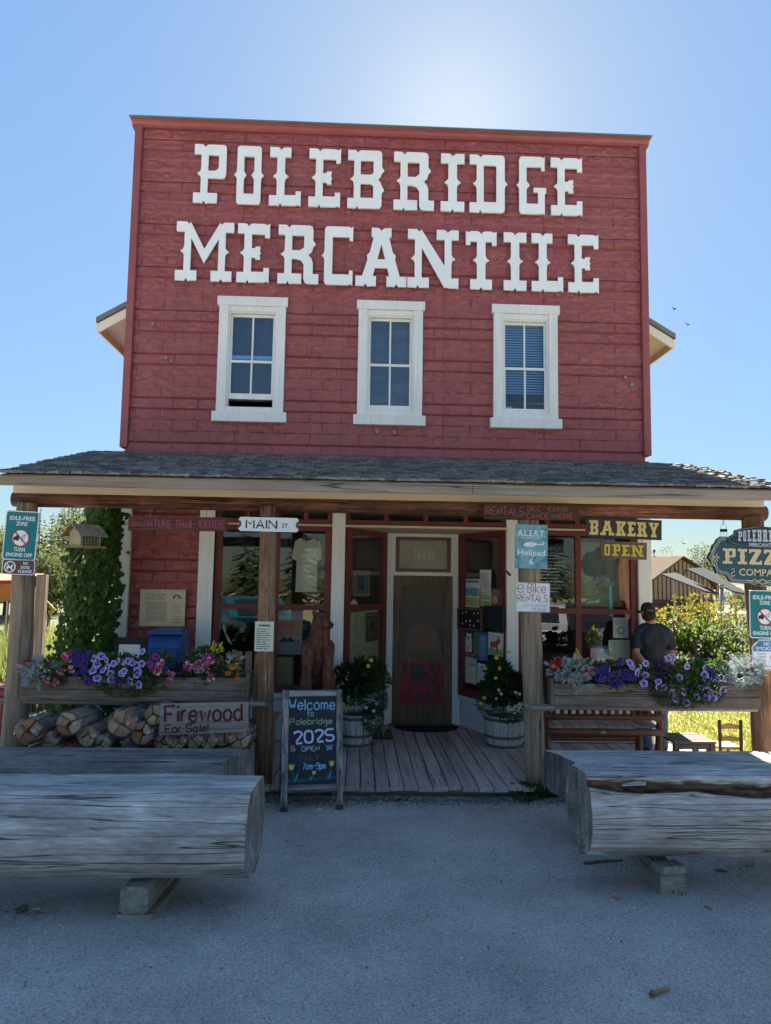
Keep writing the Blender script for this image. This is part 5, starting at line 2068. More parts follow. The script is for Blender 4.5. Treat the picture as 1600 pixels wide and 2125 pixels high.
def snap(label, stems, seed, base):
    g = random.Random(seed)
    t = thing('snapdragon', label, 'flowering plant', base, 'flowers growing in the long boxes')
    q = MB()
    for a, b in stems:
        a, b = Vector(a), Vector(b)
        q.tube([a, b], [.004, .002], 5)
        for i in range(26):
            f = g.random()
            leaf(q, a.lerp(b, f * .8), rv(g) + Vector((0, 0, .3)), Vector((0, 0, 1)), .05, .012)
    part('stems', q, LEAF, t, kind='stuff')
    for a, b in stems:
        a, b = Vector(a), Vector(b)
        d = (b - a).normalized()
        for i in range(9):
            o = link('bloom', SNAPM, t)
            p = b - d * (.085 - i * .011) + Vector((g.uniform(-1, 1), g.uniform(-1, .6), 0)) * (.028 - i * .0026)
            o.matrix_local = Matrix.Translation(p - WLOC[t.name]) @ Matrix.Rotation(g.uniform(0, 6), 4, 'Z') @ Matrix.Scale(1.15 - i * .07, 4)


SNAPM = pompom_mesh(mat('lemon_petal', (.80, .70, .05), .6, .2, 40, 0), .020, 9, 9)
zl, zr = pl[3], pr[3]
bl = lambda px: (at(px, 1405, 7.58).x, 7.58, zl - .05)
br = lambda px: (at(px, 1420, 7.58).x, 7.58, zr - .05)
dusty('silver dusty miller at the left end of the firewood flower box', [(P7(84, 1392, 7.47), (.16, .12, .12), 150), (P7(74, 1412, 7.42), (.07, .05, .09), 40)], 1, bl(84))
plant('small scarlet flower at the far left end of the firewood flower box', 'flowering plant', bl(60), [(P7(62, 1392), (.05, .05, .07), 40)], LEAF, [(B_RED, [P7(58, 1376, 7.45)])], seed=2)
plant('pink double flowers trailing over the box left of the deep purple petunias', 'flowering plant', bl(125), [(P7(122, 1390, 7.48), (.20, .13, .16), 330), (P7(112, 1410, 7.40), (.12, .04, .07), 90)], LEAF, [(B_PNK, [L_(395, 290), L_(362, 380), L_(430, 370), L_(278, 436), L_(325, 446), L_(410, 300)])], seed=3)
plant('deep purple petunia mass left of the lavender petunias', 'flowering plant', bl(172), [(P7(172, 1385, 7.5), (.13, .13, .17), 260)], LEAF, [(B_VIO, [L_(440 + 11 * (i % 7) + rnd.uniform(-9, 9), 275 + 16 * (i // 2) + rnd.uniform(-9, 9)) for i in range(16)] + [L_(520, 275), L_(515, 300), L_(535, 290), L_(520, 445), L_(505, 420), L_(540, 430), L_(700, 440), L_(735, 432)])], seed=4)
plant('lavender veined petunias spilling over the firewood flower box', 'flowering plant', bl(245), [(P7(240, 1392, 7.5), (.36, .14, .17), 620), (P7(262, 1420, 7.38), (.30, .05, .12), 240)], LEAF, [(B_LAV, [L_(*p) for p in ((575, 338), (550, 375), (577, 420), (610, 373), (628, 312), (637, 352), (672, 335), (655, 393), (660, 430), (735, 380), (725, 392), (785, 330), (840, 335), (812, 400), (770, 440), (822, 460), (555, 305), (600, 290), (815, 378), (700, 318), (760, 318), (845, 262))])], seed=5)
plant('magenta and pink flowers in front of the blue mailbox', 'flowering plant', bl(330), [(P7(328, 1388, 7.5), (.19, .13, .17), 360), (P7(318, 1412, 7.40), (.14, .05, .10), 110)], LEAF, [(B_MAG, [L_(925, 293), L_(910, 352), L_(890, 340)]), (B_PNK, [L_(948, 348), L_(932, 378), L_(1010, 405), L_(955, 330)])], seed=6)
plant('low dark-leaved plant between two pink clumps of the firewood flower box', 'foliage plant', bl(378), [(P7(378, 1398, 7.5), (.12, .10, .10), 190)], LEAFP, seed=7)
plant('rose pink flower clump beside the yellow snapdragons', 'flowering plant', bl(425), [(P7(420, 1385, 7.5), (.19, .13, .20), 380), (P7(428, 1365, 7.5), (.13, .1, .1), 120)], LEAF, [(B_PNK, [L_(1180, 335), L_(1217, 350), L_(1255, 310), L_(1125, 358), L_(1252, 417), L_(1165, 350), L_(1110, 345)]), (B_MAG, [L_(1230, 300), L_(1250, 292)])], seed=8)
snap('pair of yellow snapdragon spikes above the firewood flower box', [(P7(445, 1400), P7(444, 1332, 7.45)), (P7(455, 1400), P7(459, 1334, 7.45))], 9, bl(450))
plant('orange marigolds at the right end of the firewood flower box', 'flowering plant', bl(482), [(P7(480, 1392), (.13, .10, .10), 170)], LEAF, [(B_ORN, [L_(1378, 355), L_(1350, 392), L_(1413, 410), L_(1395, 345)])], seed=10)
dusty('thin pale dusty miller stalk above the orange marigolds', [(P7(486, 1374, 7.5), (.06, .06, .09), 34)], 11, bl(488))
# right box
plant('scarlet flowers beside the post at the left end of the spindle-bench flower box', 'flowering plant', br(1150), [(P7(1152, 1400), (.07, .08, .10), 80)], LEAF, [(B_RED, [R_(225, 112, 7.4), R_(240, 100, 7.4), R_(215, 130, 7.4)])], seed=12)
dusty('big silver dusty miller hanging over the left part of the spindle-bench flower box', [(P7(1182, 1398, 7.46), (.22, .14, .15), 260), (P7(1200, 1422, 7.38), (.09, .04, .10), 50)], 13, br(1185))
snap('single yellow snapdragon spike above the hanging dusty miller', [(P7(1200, 1410), P7(1197, 1348, 7.5)), (P7(1206, 1410), P7(1203, 1362, 7.5))], 14, br(1198))
plant('cerise geranium between dusty miller and dark purple petunias', 'flowering plant', br(1225), [(P7(1226, 1398), (.10, .10, .12), 170)], LEAF, [(B_CER, [R_(440, 175), R_(425, 165), R_(470, 130, 7.5)])], seed=15)
plant('dark violet petunias in the middle of the spindle-bench flower box', 'flowering plant', br(1275), [(P7(1268, 1402, 7.5), (.24, .13, .15), 420)], LEAF, [(B_VIO, [R_(490 + 22 * (i % 12) + rnd.uniform(-9, 9), 150 + 22 * (i // 4) % 90 + rnd.uniform(-12, 12)) for i in range(22)] + [R_(640, 95), R_(655, 105), R_(630, 110)])], seed=16)
plant('near-black petunia mound in front of the standing man', 'flowering plant', br(1372), [(P7(1375, 1402, 7.52), (.15, .10, .11), 170)], LEAFD, [(B_BLK, [R_(870 + 17 * (i % 6) + rnd.uniform(-8, 8), 118 + 19 * (i // 3) + rnd.uniform(-9, 9), 7.40) for i in range(16)])], seed=17)
RL = ((700, 108), (715, 135), (748, 172), (798, 187), (800, 112), (788, 240), (880, 228), (915, 268), (875, 262), (945, 80), (1065, 133), (1015, 203), (968, 300), (990, 340), (1043, 295), (1060, 365), (1177, 185), (1193, 222), (1258, 213), (1305, 210), (1155, 268), (1125, 327), (1187, 333), (1217, 297), (1230, 335), (1265, 318), (1295, 283), (1180, 150), (965, 75), (1190, 255))
plant('lavender petunias cascading over the spindle-bench flower box', 'flowering plant', br(1410), [(P7(1340, 1405, 7.48), (.22, .12, .15), 300), (P7(1435, 1405, 7.48), (.36, .13, .17), 640), (P7(1410, 1435, 7.38), (.30, .05, .16), 420), (P7(1465, 1432, 7.38), (.20, .05, .13), 260)], LEAF, [(B_LAV, [R_(*p) for p in RL]), (B_VIO, [R_(1215, 165), R_(1205, 180), R_(1225, 185)])], seed=18)
snap('green-yellow snapdragon beside the NO SMOKING sign', [(P7(1494, 1400), P7(1494, 1350, 7.5))], 19, br(1494))
plant('bushy green plant under the green-yellow snapdragon', 'foliage plant', br(1490), [(P7(1490, 1396, 7.5), (.13, .11, .12), 240)], LEAF, seed=20)
dusty('silver dusty miller at the right end of the spindle-bench flower box', [(P7(1535, 1402, 7.46), (.21, .15, .17), 300)], 21, br(1535))
plant('scarlet geranium at the right end of the spindle-bench flower box', 'flowering plant', br(1560), [(P7(1560, 1400), (.08, .08, .10), 90)], LEAF, [(B_RED, [R_(1475, 150, 7.42), R_(1460, 160, 7.42), R_(1490, 160, 7.42), R_(1472, 172, 7.42)])], seed=22)

# ------------------------------------------------------------------ half barrels
BARREL = wood('barrel_wood', (.50, .50, .47), (.30, .30, .29), 'Z', 8, .8, crack_w=.02, bump=.4)
HOOP = mat('barrel_hoop', (.16, .15, .15), .5, .3, 9, .2, metal=.5)


def barrel(px, label, r):
    c = at(px, 1525, 9.22)
    t = thing('half_barrel', label, 'planter', (c.x, 9.22, .121), 'half-barrel planters beside the screen door')
    n = 16
    for k in range(n):
        a0, a1 = 2 * PI * (k + .03) / n, 2 * PI * (k + .97) / n
        q = MB()
        vs = []
        for z, rr_ in ((0, .86), (.14, .93), (.28, .985), (.40, 1.0)):
            for a in (a0, (a0 + a1) / 2, a1):
                vs.append((r * rr_ * math.cos(a), r * rr_ * math.sin(a), z))
            for a in (a1, a0):
                vs.append((r * (rr_ - .1) * math.cos(a), r * (rr_ - .1) * math.sin(a), z))
        fs = [(i * 5 + j, i * 5 + (j + 1) % 5, i * 5 + 5 + (j + 1) % 5, i * 5 + 5 + j) for i in range(3) for j in range(5)] + [(4, 3, 2, 1, 0), (15, 16, 17, 18, 19)]
        q.add(vs, fs)
        part('stave', q, BARREL, t, False)
    for z, rr_ in ((.02, .875), (.13, .932), (.34, .998)):
        q = MB()
        q.lathe([(r * rr_ + .002, z), (r * rr_ + .007, z + .002), (r * (rr_ + .012) + .008, z + .034), (r * (rr_ + .012) + .002, z + .036)], 28)
        part('hoop', q, HOOP, t, False)
    q = MB()
    q.lathe([(r * .9, .33), (r * .9, .35)], 20)
    part('soil', q, MATS['potting_soil'], t, False)
    return c.x


bx = barrel(738, 'whitish half barrel left of the screen door', .225)
bx2 = barrel(1046, 'whitish half barrel right of the screen door', .255)
GB = 'plants growing in the half barrels'


def P9(px, py, Y=9.15): return tuple(at(px, py, Y))


plant('tall leafy plant with small yellow daisies in the left half barrel', 'flowering plant', (bx, 9.22, .47), [(P9(745, 1412, 9.2), (.22, .18, .17), 300), (P9(775, 1398, 9.2), (.15, .14, .17), 170), (P9(752, 1385, 9.2), (.10, .1, .10), 60), (P9(790, 1412, 9.1), (.11, .1, .09), 60), (P9(712, 1418, 9.15), (.15, .14, .20), 200), (P9(702, 1440, 9.05), (.11, .1, .13), 90), (P9(735, 1445, 9.0), (.16, .1, .09), 110)], LEAFD, [(B_YEL, [P9(770, 1370, 9.0), P9(764, 1382, 9.0), P9(713, 1462, 8.95)]), (B_WHT, [P9(703 + 9 * rnd.uniform(-1, 3), 1395 + 14 * i % 75, 8.98) for i in range(10)])], 'flowering_plant', GB, .075, .05, 31)
plant('dark maroon-leaved plant in the left half barrel', 'foliage plant', (bx - .03, 9.15, .47), [(P9(728, 1415, 9.05), (.10, .08, .17), 110)], LEAFP, (), 'foliage_plant', GB, .09, .06, 32)
plant('fine-leaved bush spilling from the left half barrel down to the deck', 'foliage plant', (bx + .2, 9.0, .47), [(P9(774, 1450, 9.0), (.18, .17, .20), 1100), (P9(774, 1490, 8.98), (.13, .12, .17), 700), (P9(790, 1462, 8.95), (.09, .1, .10), 160)], LEAFD, [(B_WHT, [P9(770 + rnd.uniform(-18, 24), 1440 + rnd.uniform(-25, 60), 8.84) for i in range(5)])], 'foliage_plant', GB, .034, .014, 33)
plant('tall plant with small sunflowers in the right half barrel', 'flowering plant', (bx2, 9.25, .47), [(P9(1035, 1400, 9.2), (.15, .15, .16), 260), (P9(1042, 1430, 9.15), (.25, .2, .16), 420)], LEAFD, [(B_YEL, [P9(1030, 1365, 9.0), P9(1056, 1353, 9.05), P9(1037, 1387, 8.98), P9(1029, 1407, 8.96), P9(1007, 1387, 9.0)])], 'flowering_plant', GB, .085, .055, 34)
plant('dark purple-leaved plant at the right of the right half barrel', 'foliage plant', (bx2 + .1, 9.1, .47), [(P9(1068, 1428, 9.05), (.14, .12, .17), 300)], LEAFP, (), 'foliage_plant', GB, .06, .04, 35)
plant('low green plant with tiny yellow and white flowers in the right half barrel', 'flowering plant', (bx2, 9.05, .47), [(P9(1010, 1458, 8.98), (.13, .1, .13), 340), (P9(1060, 1465, 8.96), (.22, .1, .20), 560)], LEAFD, [(B_WHT, [P9(1035, 1432, 8.9), P9(1040, 1440, 8.9), P9(1070, 1437, 8.88), P9(1078, 1440, 8.88), P9(1030, 1450, 8.88), P9(1068, 1480, 8.86)]), (B_YEL, [P9(1005, 1448, 8.87), P9(998, 1460, 8.86)])], 'flowering_plant', GB, .036, .02, 36)

# ------------------------------------------------------------------ hop vine on the left corner
HOP = leafmat('hop_leaf', (.075, .135, .03), (.022, .05, .014), .3)
g = random.Random(5)
t = thing('hop_vine', 'tall dark green hop vine climbing the left corner of the store', 'climbing plant', tuple(atz(170, 1430, .02)[:1]) + (9.0, 0))
WLOC[t.name] = t.location.copy()
q = MB()
prof = [(1052, 186, 252), (1090, 172, 246), (1140, 146, 250), (1200, 140, 248), (1260, 136, 246), (1310, 118, 240), (1360, 104, 236), (1420, 100, 236), (1480, 104, 236), (1530, 108, 236)]
for i in range(2300):
    f = g.random() * (len(prof) - 1)
    k = int(f)
    u = f - k
    y_ = prof[k][0] + (prof[k + 1][0] - prof[k][0]) * u
    a = prof[k][1] + (prof[k + 1][1] - prof[k][1]) * u
    b = prof[k][2] + (prof[k + 1][2] - prof[k][2]) * u
    s = g.uniform(-1, 1)
    px_ = (a + b) / 2 + s * (b - a) / 2 * (1.02 + .32 * noise.noise(Vector((y_ * .035, 4 if s > 0 else 9, 0))))
    if g.random() < .05:
        px_ += s * g.uniform(4, 16)
    Y_ = 9.15 - math.sqrt(max(0, 1 - s * s)) * .32 * g.uniform(.4, 1.1)
    p = at(px_, y_ + g.uniform(-6, 6), Y_)
    dn = Vector((s * .6, -.9, -.35)) + rv(g) * .55
    L = g.uniform(.05, .115)
    # three-lobed leaf facing dn
    d = Vector((g.uniform(-.5, .5), -.25, -1)).normalized()
    leaf(q, p, d, dn, L, L * .62, .2)
    sd = d.cross(dn).normalized()
    leaf(q, p, d * .8 + sd * .75, dn, L * .72, L * .45, .2)
    leaf(q, p, d * .8 - sd * .75, dn, L * .72, L * .45, .2)
part('leaves', q, HOP, t, kind='stuff')
q = MB()
for k in range(7):
    pts = []
    x0_ = g.uniform(120, 225)
    for j in range(9):
        pts.append(at(x0_ + (205 - x0_) * j / 8 * .6 + g.uniform(-8, 8), 1540 - j * 60, 9.1 + g.uniform(-.08, .05)))
    q.tube(pts, .008, 5)
part('stems', q, DARKWOOD, t)
# ------------------------------------------------------------------ remeshed bodies
def fuse(name, mb, m, voxel, parent=None, smooth=2, disp=None):
    """melt overlapping shapes into one continuous surface"""
    me = mb.mesh('tmp', m)
    o = bpy.data.objects.new('tmp', me)
    COL.objects.link(o)
    r = o.modifiers.new('r', 'REMESH')
    r.mode = 'VOXEL'
    r.voxel_size = voxel
    r.use_smooth_shade = True
    if smooth:
        s_ = o.modifiers.new('s', 'SMOOTH')
        s_.iterations = smooth
        s_.factor = .5
    dg = bpy.context.evaluated_depsgraph_get()
    out = bpy.data.meshes.new_from_object(o.evaluated_get(dg))
    bpy.data.objects.remove(o)
    out.name = name
    if disp:
        for v in out.vertices:
            v.co += v.normal * disp(v.co)
    if not out.materials:
        out.materials.append(m)
    ob = link(name, out, parent)
    return ob


def limb(mb, pts, rads, n=10):
    mb.tube(pts, rads, n)
    for p, r in zip(pts, rads):
        mb.ball(p, r * .99, n, 6)


# ------------------------------------------------------------------ firewood
CUT = mat('cut_wood', (.44, .30, .16), .85, .35, 14, .4, 50, c2=(.36, .22, .11), objvar=.3)
CUTR = mat('red_cut_wood', (.36, .15, .065), .85, .35, 14, .4, 50, c2=(.27, .10, .045), objvar=.3)
BARK = mat('fire_bark', (.42, .30, .21), .95, .5, 14, .7, 30, c2=(.16, .11, .075))  # bark made paler, the wrap's whitish reflection put into its colour
fm, fn_, fl_, fp = base_mat('shrink_film')
fn_.remove(fp)
ftr = fn_.new('ShaderNodeBsdfTransparent')
fgl = fn_.new('ShaderNodeBsdfGlossy')
fgl.inputs['Roughness'].default_value = .12
fdf = fn_.new('ShaderNodeBsdfDiffuse')
fdf.inputs[0].default_value = (.8, .82, .85, 1)  # whitish diffuse share, put in for pale reflections on the film
fno = fn_.new('ShaderNodeTexNoise')
fno.inputs['Scale'].default_value = 16
fno.inputs['Detail'].default_value = 6
ftc = fn_.new('ShaderNodeTexCoord')
fl_.new(ftc.outputs['Object'], fno.inputs['Vector'])
fcr = fn_.new('ShaderNodeValToRGB')
fcr.color_ramp.elements[0].position = .54
fcr.color_ramp.elements[0].color = (.03, .03, .03, 1)
fcr.color_ramp.elements[1].position = .72
fcr.color_ramp.elements[1].color = (.50, .50, .50, 1)
fl_.new(fno.outputs['Fac'], fcr.inputs[0])
fm1 = fn_.new('ShaderNodeMixShader')
fl_.new(fcr.outputs[0], fm1.inputs[0])
fl_.new(ftr.outputs[0], fm1.inputs[1])
fl_.new(fdf.outputs[0], fm1.inputs[2])
flw = fn_.new('ShaderNodeLayerWeight')
flw.inputs[0].default_value = .12
fbu = fn_.new('ShaderNodeBump')
fbu.inputs['Strength'].default_value = .9
fbu.inputs['Distance'].default_value = .02
fl_.new(fno.outputs['Fac'], fbu.inputs['Height'])
fl_.new(fbu.outputs[0], fgl.inputs['Normal'])
fl_.new(fbu.outputs[0], flw.inputs['Normal'])
fm2 = fn_.new('ShaderNodeMixShader')
fl_.new(flw.outputs['Fresnel'], fm2.inputs[0])
fl_.new(fm1.outputs[0], fm2.inputs[1])
fl_.new(fgl.outputs[0], fm2.inputs[2])
fl_.new(fm2.outputs[0], fn_['Material Output'].inputs['Surface'])


def bundle(x, y, z, r, rz, seed, label, film=True, L=.42, tilt=0.0):
    """plastic-wrapped bundle of split logs; axis along y"""
    g = random.Random(seed)
    t = thing('firewood_bundle', label, 'firewood', (x, y, z), 'bundles of firewood stacked for sale', rz=rz, rx=tilt)
    cells = []
    seeds = []
    while len(seeds) < g.choice((4, 5, 5, 6)):
        c_ = (g.uniform(-.75, .75) * r, g.uniform(-.75, .75) * r)
        if math.hypot(*c_) < .78 * r and all(math.hypot(c_[0] - d_[0], c_[1] - d_[1]) > .55 * r for d_ in seeds) or g.random() < .002:
            seeds.append(c_)
    ph = g.uniform(0, 6)
    disc = [(r * (1 + .10 * math.sin(3 * a + ph) + g.uniform(-.04, .04)) * math.cos(a), r * (.95 + .08 * math.sin(2 * a + ph) + g.uniform(-.04, .04)) * math.sin(a)) for a in [2 * PI * k / 14 for k in range(14)]]
    for c_ in seeds:
        poly = disc
        for d_ in seeds:
            if d_ is c_:
                continue
            mx2, mz2, nx, nz_ = (c_[0] + d_[0]) / 2, (c_[1] + d_[1]) / 2, d_[0] - c_[0], d_[1] - c_[1]
            out = []
            for a, b in zip(poly, poly[1:] + poly[:1]):
                fa, fb = (a[0] - mx2) * nx + (a[1] - mz2) * nz_, (b[0] - mx2) * nx + (b[1] - mz2) * nz_
                if fa <= 0:
                    out.append(a)
                if fa * fb < 0:
                    u_ = fa / (fa - fb)
                    out.append((a[0] + (b[0] - a[0]) * u_, a[1] + (b[1] - a[1]) * u_))
            poly = out
            if len(poly) < 3:
                break
        if len(poly) >= 3:
            cells.append(poly)
    for poly in cells:
        cx = sum(p[0] for p in poly) / len(poly)
        cz = sum(p[1] for p in poly) / len(poly)
        k = .86
        poly = [(cx + (p[0] - cx) * k + g.uniform(-.004, .004), cz + (p[1] - cz) * k + g.uniform(-.004, .004)) for p in poly]
        yo = g.uniform(-.035, .02)
        q = MB()
        n = len(poly)
        vs = [(p[0], yo, p[1]) for p in poly] + [(p[0], yo + L, p[1]) for p in poly] + [(cx, yo - .003, cz), (cx, yo + L, cz)]
        q.add(vs, [])
        for i in range(n):
            j = (i + 1) % n
            q.f += [[2 * n, i, j][::-1], [i, i + n, j + n, j][::-1], [2 * n + 1, j + n, i + n][::-1]]
            barkside = math.hypot(*poly[i]) > r * .72 and math.hypot(*poly[j]) > r * .72
            q.m += [0, 1 if barkside else 0, 0]
            q.sm += [False] * 3
        part('split_log', q, [CUTR if g.random() < .42 else CUT, BARK], t, False)
    if film:
        q = MB()
        q.smooth = True
        vs = []
        n = 26
        prof_ = [(.55, -.035), (.86, -.034), (1.04, -.018), (1.08, .03), (1.07, .14), (1.08, .28), (1.06, L), (.8, L + .03)]
        for rk, yy in prof_:
            for i in range(n):
                a = 2 * PI * i / n
                w_ = 1 + .09 * noise.noise(Vector((math.cos(a) * 3, yy * 14, math.sin(a) * 3 + seed))) + .035 * noise.noise(Vector((math.cos(a) * 9, yy * 40, math.sin(a) * 9 + seed)))
                vs.append((r * rk * w_ * math.cos(a), yy + .012 * noise.noise(Vector((a * 2, rk, seed))), r * rk * w_ * math.sin(a)))
        q.add(vs, [(k * n + i, (k + 1) * n + i, (k + 1) * n + (i + 1) % n, k * n + (i + 1) % n) for k in range(len(prof_) - 1) for i in range(n)])
        part('film_wrap', q, fm, t, False)
    return t


BD = [  # px, py, r px, label words
    (57, 1518, 27, 'plastic-wrapped firewood bundle beside the far left post, paper label on top', .30),
    (100, 1538, 22, 'lower firewood bundle between the two left bundles with orange wood', .24),
    (141, 1503, 27, 'firewood bundle wrapped in film with bark side up, second from the left on top', .34),
    (181, 1528, 24, 'firewood bundle under the middle of the flower box, square red piece in front', .30),
    (214, 1540, 19, 'low firewood bundle half hidden under the middle bundles', .26),
    (252, 1502, 31, 'largest firewood bundle, big half-round piece, left of the Firewood sign', .36),
    (293, 1522, 25, 'firewood bundle touching the lower left corner of the Firewood sign', .30),
    (322, 1484, 22, 'firewood bundle peeking out behind the left edge of the Firewood sign', .28),
    (338, 1540, 20, 'leftmost firewood bundle below the Firewood sign', .25),
    (369, 1537, 20, 'second firewood bundle from the left below the Firewood sign', .25),
    (401, 1534, 21, 'middle firewood bundle below the Firewood sign', .25),
    (433, 1536, 21, 'fourth firewood bundle from the left below the Firewood sign', .25),
    (463, 1531, 20, 'fifth firewood bundle from the left below the Firewood sign', .25),
    (496, 1532, 24, 'rightmost firewood bundle, against the left middle post', .25)]
yb = 7.16
for i, (px, py, r, lab, rz_) in enumerate(BD):
    p = at(px, py, yb + (.10 if py > 1527 else 0))
    bundle(p.x, p.y, p.z, r * .0044, -rz_ * .55, 100 + i, lab)
for k, px in enumerate((50, 120, 190, 260, 330, 400, 470)):
    p = at(px, 1590, 7.2)
    bundle(p.x, p.y - .03, .40, .155, -.12, 150 + k, ('leftmost', 'second', 'third', 'fourth', 'fifth', 'sixth', 'last')[k] + ' bundle from the left in the bottom layer of the firewood stack', film=False)
# paper label on the first bundle
p = at(75, 1492, 7.30)
q = MB()
q.grid(6, 4, lambda u, v: (p.x - .08 + .16 * u + v * .03, p.y - .05 + .16 * v, p.z - .012 + .02 * v - .05 * (u - .4) ** 2))
solo('paper_label', q, PAPER, 'white paper label lying on the leftmost firewood bundle', 'label')
# firewood sign
x, z, w, h = rect(331, 1458, 516, 1523, 7.12)
t = thing('firewood_sign', 'grey board hand-painted Firewood For Sale! in dark red, leaning on the stacked bundles', 'sign', (x, 7.12, z), ry=R(-1.6))
q = MB()
q.prism([(-w / 2, -h / 2), (w / 2 - .02, -h / 2 + .012), (w / 2, -h / 2 + .04), (w / 2 - .004, h / 2 - .01), (w / 2 - .03, h / 2), (-w / 2 + .01, h / 2)], -.010, .010)
part('board', q, GREYBOARD, t, False)
q = MB()
hand(q, 'Firewood', -w / 2 + .055, -.025, .15, .0125, -.0115, .012, wx=(w - .12) / hand_w('Firewood', .15), smooth=False, flat=.2)
hand(q, 'For Sale!', -w / 2 + .06, -.125, .07, .0075, -.0112, .012, wx=.40 / hand_w('For Sale!', .07), smooth=False, flat=.2)
part('lettering', q, flat((.13, .02, .027), 'dark_red_paint', .7), t, False)

# ------------------------------------------------------------------ chalkboard A-frame
fl0, fr0 = atz(585, 1683, .014), atz(708, 1678, .014)
AW = (fr0 - fl0).length + .03
ac = (fl0 + fr0) / 2
arz = math.atan2(fr0.y - fl0.y, fr0.x - fl0.x)
t = thing('sandwich_board', 'black chalkboard sandwich board: Welcome to Polebridge 2025, worn wooden frame', 'sandwich board', (ac.x, ac.y, .014), rz=arz)
WORN = wood('worn_black_frame', (.36, .33, .30), (.03, .03, .034), 'Z', 7, .8, bump=.5, patch=(.05, .05, .053), patch_amt=1.0, fine=30)
TILT = R(11)
AH = 1.10
MT = Matrix.Rotation(-TILT, 4, 'X')
st = .062
for s in (-1, 1):
    q = MB()
    q.bbox(s * (AW / 2 - st / 2) - st / 2, s * (AW / 2 - st / 2) + st / 2, -.018, .018, .03, AH, .005, MT)
    part('frame_stile', q, WORN, t, False)
    q = MB()
    q.bbox(s * (AW / 2 - st / 2) - st / 2 - .003, s * (AW / 2 - st / 2) + st / 2 + .003, -.021, .021, 0.0, .034, .003, MT)
    part('foot_cap', q, SBLACK, t, False)
for a, b in ((AH - .062, AH - .001), (.155, .225)):
    q = MB()
    q.bbox(-AW / 2 + st, AW / 2 - st, -.017, .017, a, b, .005, MT)
    part('frame_rail', q, wood('worn_black_rail', (.36, .33, .30), (.03, .03, .034), 'X', 7, .8, bump=.5, patch=(.05, .05, .053), patch_amt=1.0, fine=30), t, False)
bw = AW - 2 * st
bh = AH - .062 - .225
q = MB()
q.box(-bw / 2, bw / 2, -.004, .006, .225, AH - .062, MT)
part('chalkboard', q, mat('chalkboard', (.022, .027, .036), .65, .3, 4, .05), t, False)
MB2 = Matrix.Translation((0, 2 * AH * math.sin(TILT), 0)) @ Matrix.Rotation(TILT, 4, 'X')
q = MB()
for s in (-1, 1):
    q.box(s * (AW / 2 - st / 2) - st / 2, s * (AW / 2 - st / 2) + st / 2, .002, .036, .0, AH - .01, MB2)
q.box(-AW / 2 + st, AW / 2 - st, .004, .03, .225, AH - .062, MB2)
part('rear_leaf', q, WORN, t, False)
kx, kz = bw / 520, bh / 880


def C(X, Y): return ((X - 726) * kx, AH - .062 - (Y - 362) * kz)


def chalk(name, col, draw):
    q = MB()
    draw(q)
    q.v = [MT @ Vector((v.x, v.y - .0055, v.z)) for v in q.v]
    part(name, q, flat(col, 'chalk_%02d%02d%02d' % tuple(int(c * 99) for c in col), .9), t, False)


def ctext(q, s, X0, X1, Yb, capY, r, **k):
    x, z = C(X0, Yb)
    h = capY * kz
    hand(q, s, x, z, h, r, 0, k.pop('wob', .02), wx=(X1 - X0) * kx / hand_w(s, h), **k)


def welcome(q):
    ctext(q, 'Welcome', 472, 968, 498, 108, .0050, wob=.03)
    ctext(q, '7am-9pm', 625, 868, 1092, 62, .0036)


chalk('lettering', (.28, .58, .82), welcome)
chalk('lettering', (.36, .50, .28), lambda q: (ctext(q, 'to', 668, 735, 563, 60, .0034), ctext(q, 'Polebridge', 478, 940, 648, 62, .0034)))
chalk('lettering', (.60, .58, .82), lambda q: ctext(q, '2025', 530, 960, 838, 118, .0095, rot=.05, wob=.015))
chalk('lettering', (.62, .62, .70), lambda q: ctext(q, 'OPEN', 614, 800, 916, 46, .0027, rot=.03))
chalk('lettering', (.15, .15, .22), lambda q: ctext(q, 'DAILY', 585, 800, 1006, 54, .0024))


for X, Y, s in ((505, 1068, 1.1), (935, 1042, 1.0), (745, 1127, .75)):
    x, z = C(X, Y)
    k = 30 * kx * s
    chalk('tulip_flower', (.55, .55, .10), lambda q: q.prism([(x - k, z + k * 1.0), (x - k * .45, z + k * .45), (x, z + k * 1.1), (x + k * .5, z + k * .45), (x + k * 1.05, z + k * 1.0), (x + k * .7, z - k * .6), (x, z - k), (x - k * .7, z - k * .6)], -.002, 0))


def stems(q):
    for X, Y, X2, Y2, s in ((507, 1095, 545, 1205, 1), (932, 1072, 900, 1195, 1), (742, 1150, 712, 1200, .7)):
        a, b = C(X, Y), C(X2, Y2)
        q.tube([(a[0], 0, a[1]), ((a[0] + b[0]) / 2 - .003, 0, (a[1] + b[1]) / 2), (b[0], 0, b[1])], .002, 5, flat=.4)
        for d in (-1, 1):
            c = C(X2 + d * 32 * s, Y2 - 85 * s)
            q.prism([(b[0] - .004, b[1] - .002), (b[0] + .004, b[1] - .002), (b[0] + (c[0] - b[0]) * .8 + .006, b[1] + (c[1] - b[1]) * .6), c, (b[0] + (c[0] - b[0]) * .5 - .005, b[1] + (c[1] - b[1]) * .6)][::d], -.002, 0)
    g = random.Random(4)
    X = 480
    pts = []
    while X < 972:
        pts.append(C(X, 1222 - (X - 480) * .06))
        pts.append(C(X + g.uniform(6, 14), 1170 + g.uniform(-6, 22)))
        X += g.uniform(10, 20)
    q.tube([(a, 0, b) for a, b in pts], .0022, 5, flat=.4)


chalk('leaves_and_grass', (.02, .30, .30), stems)


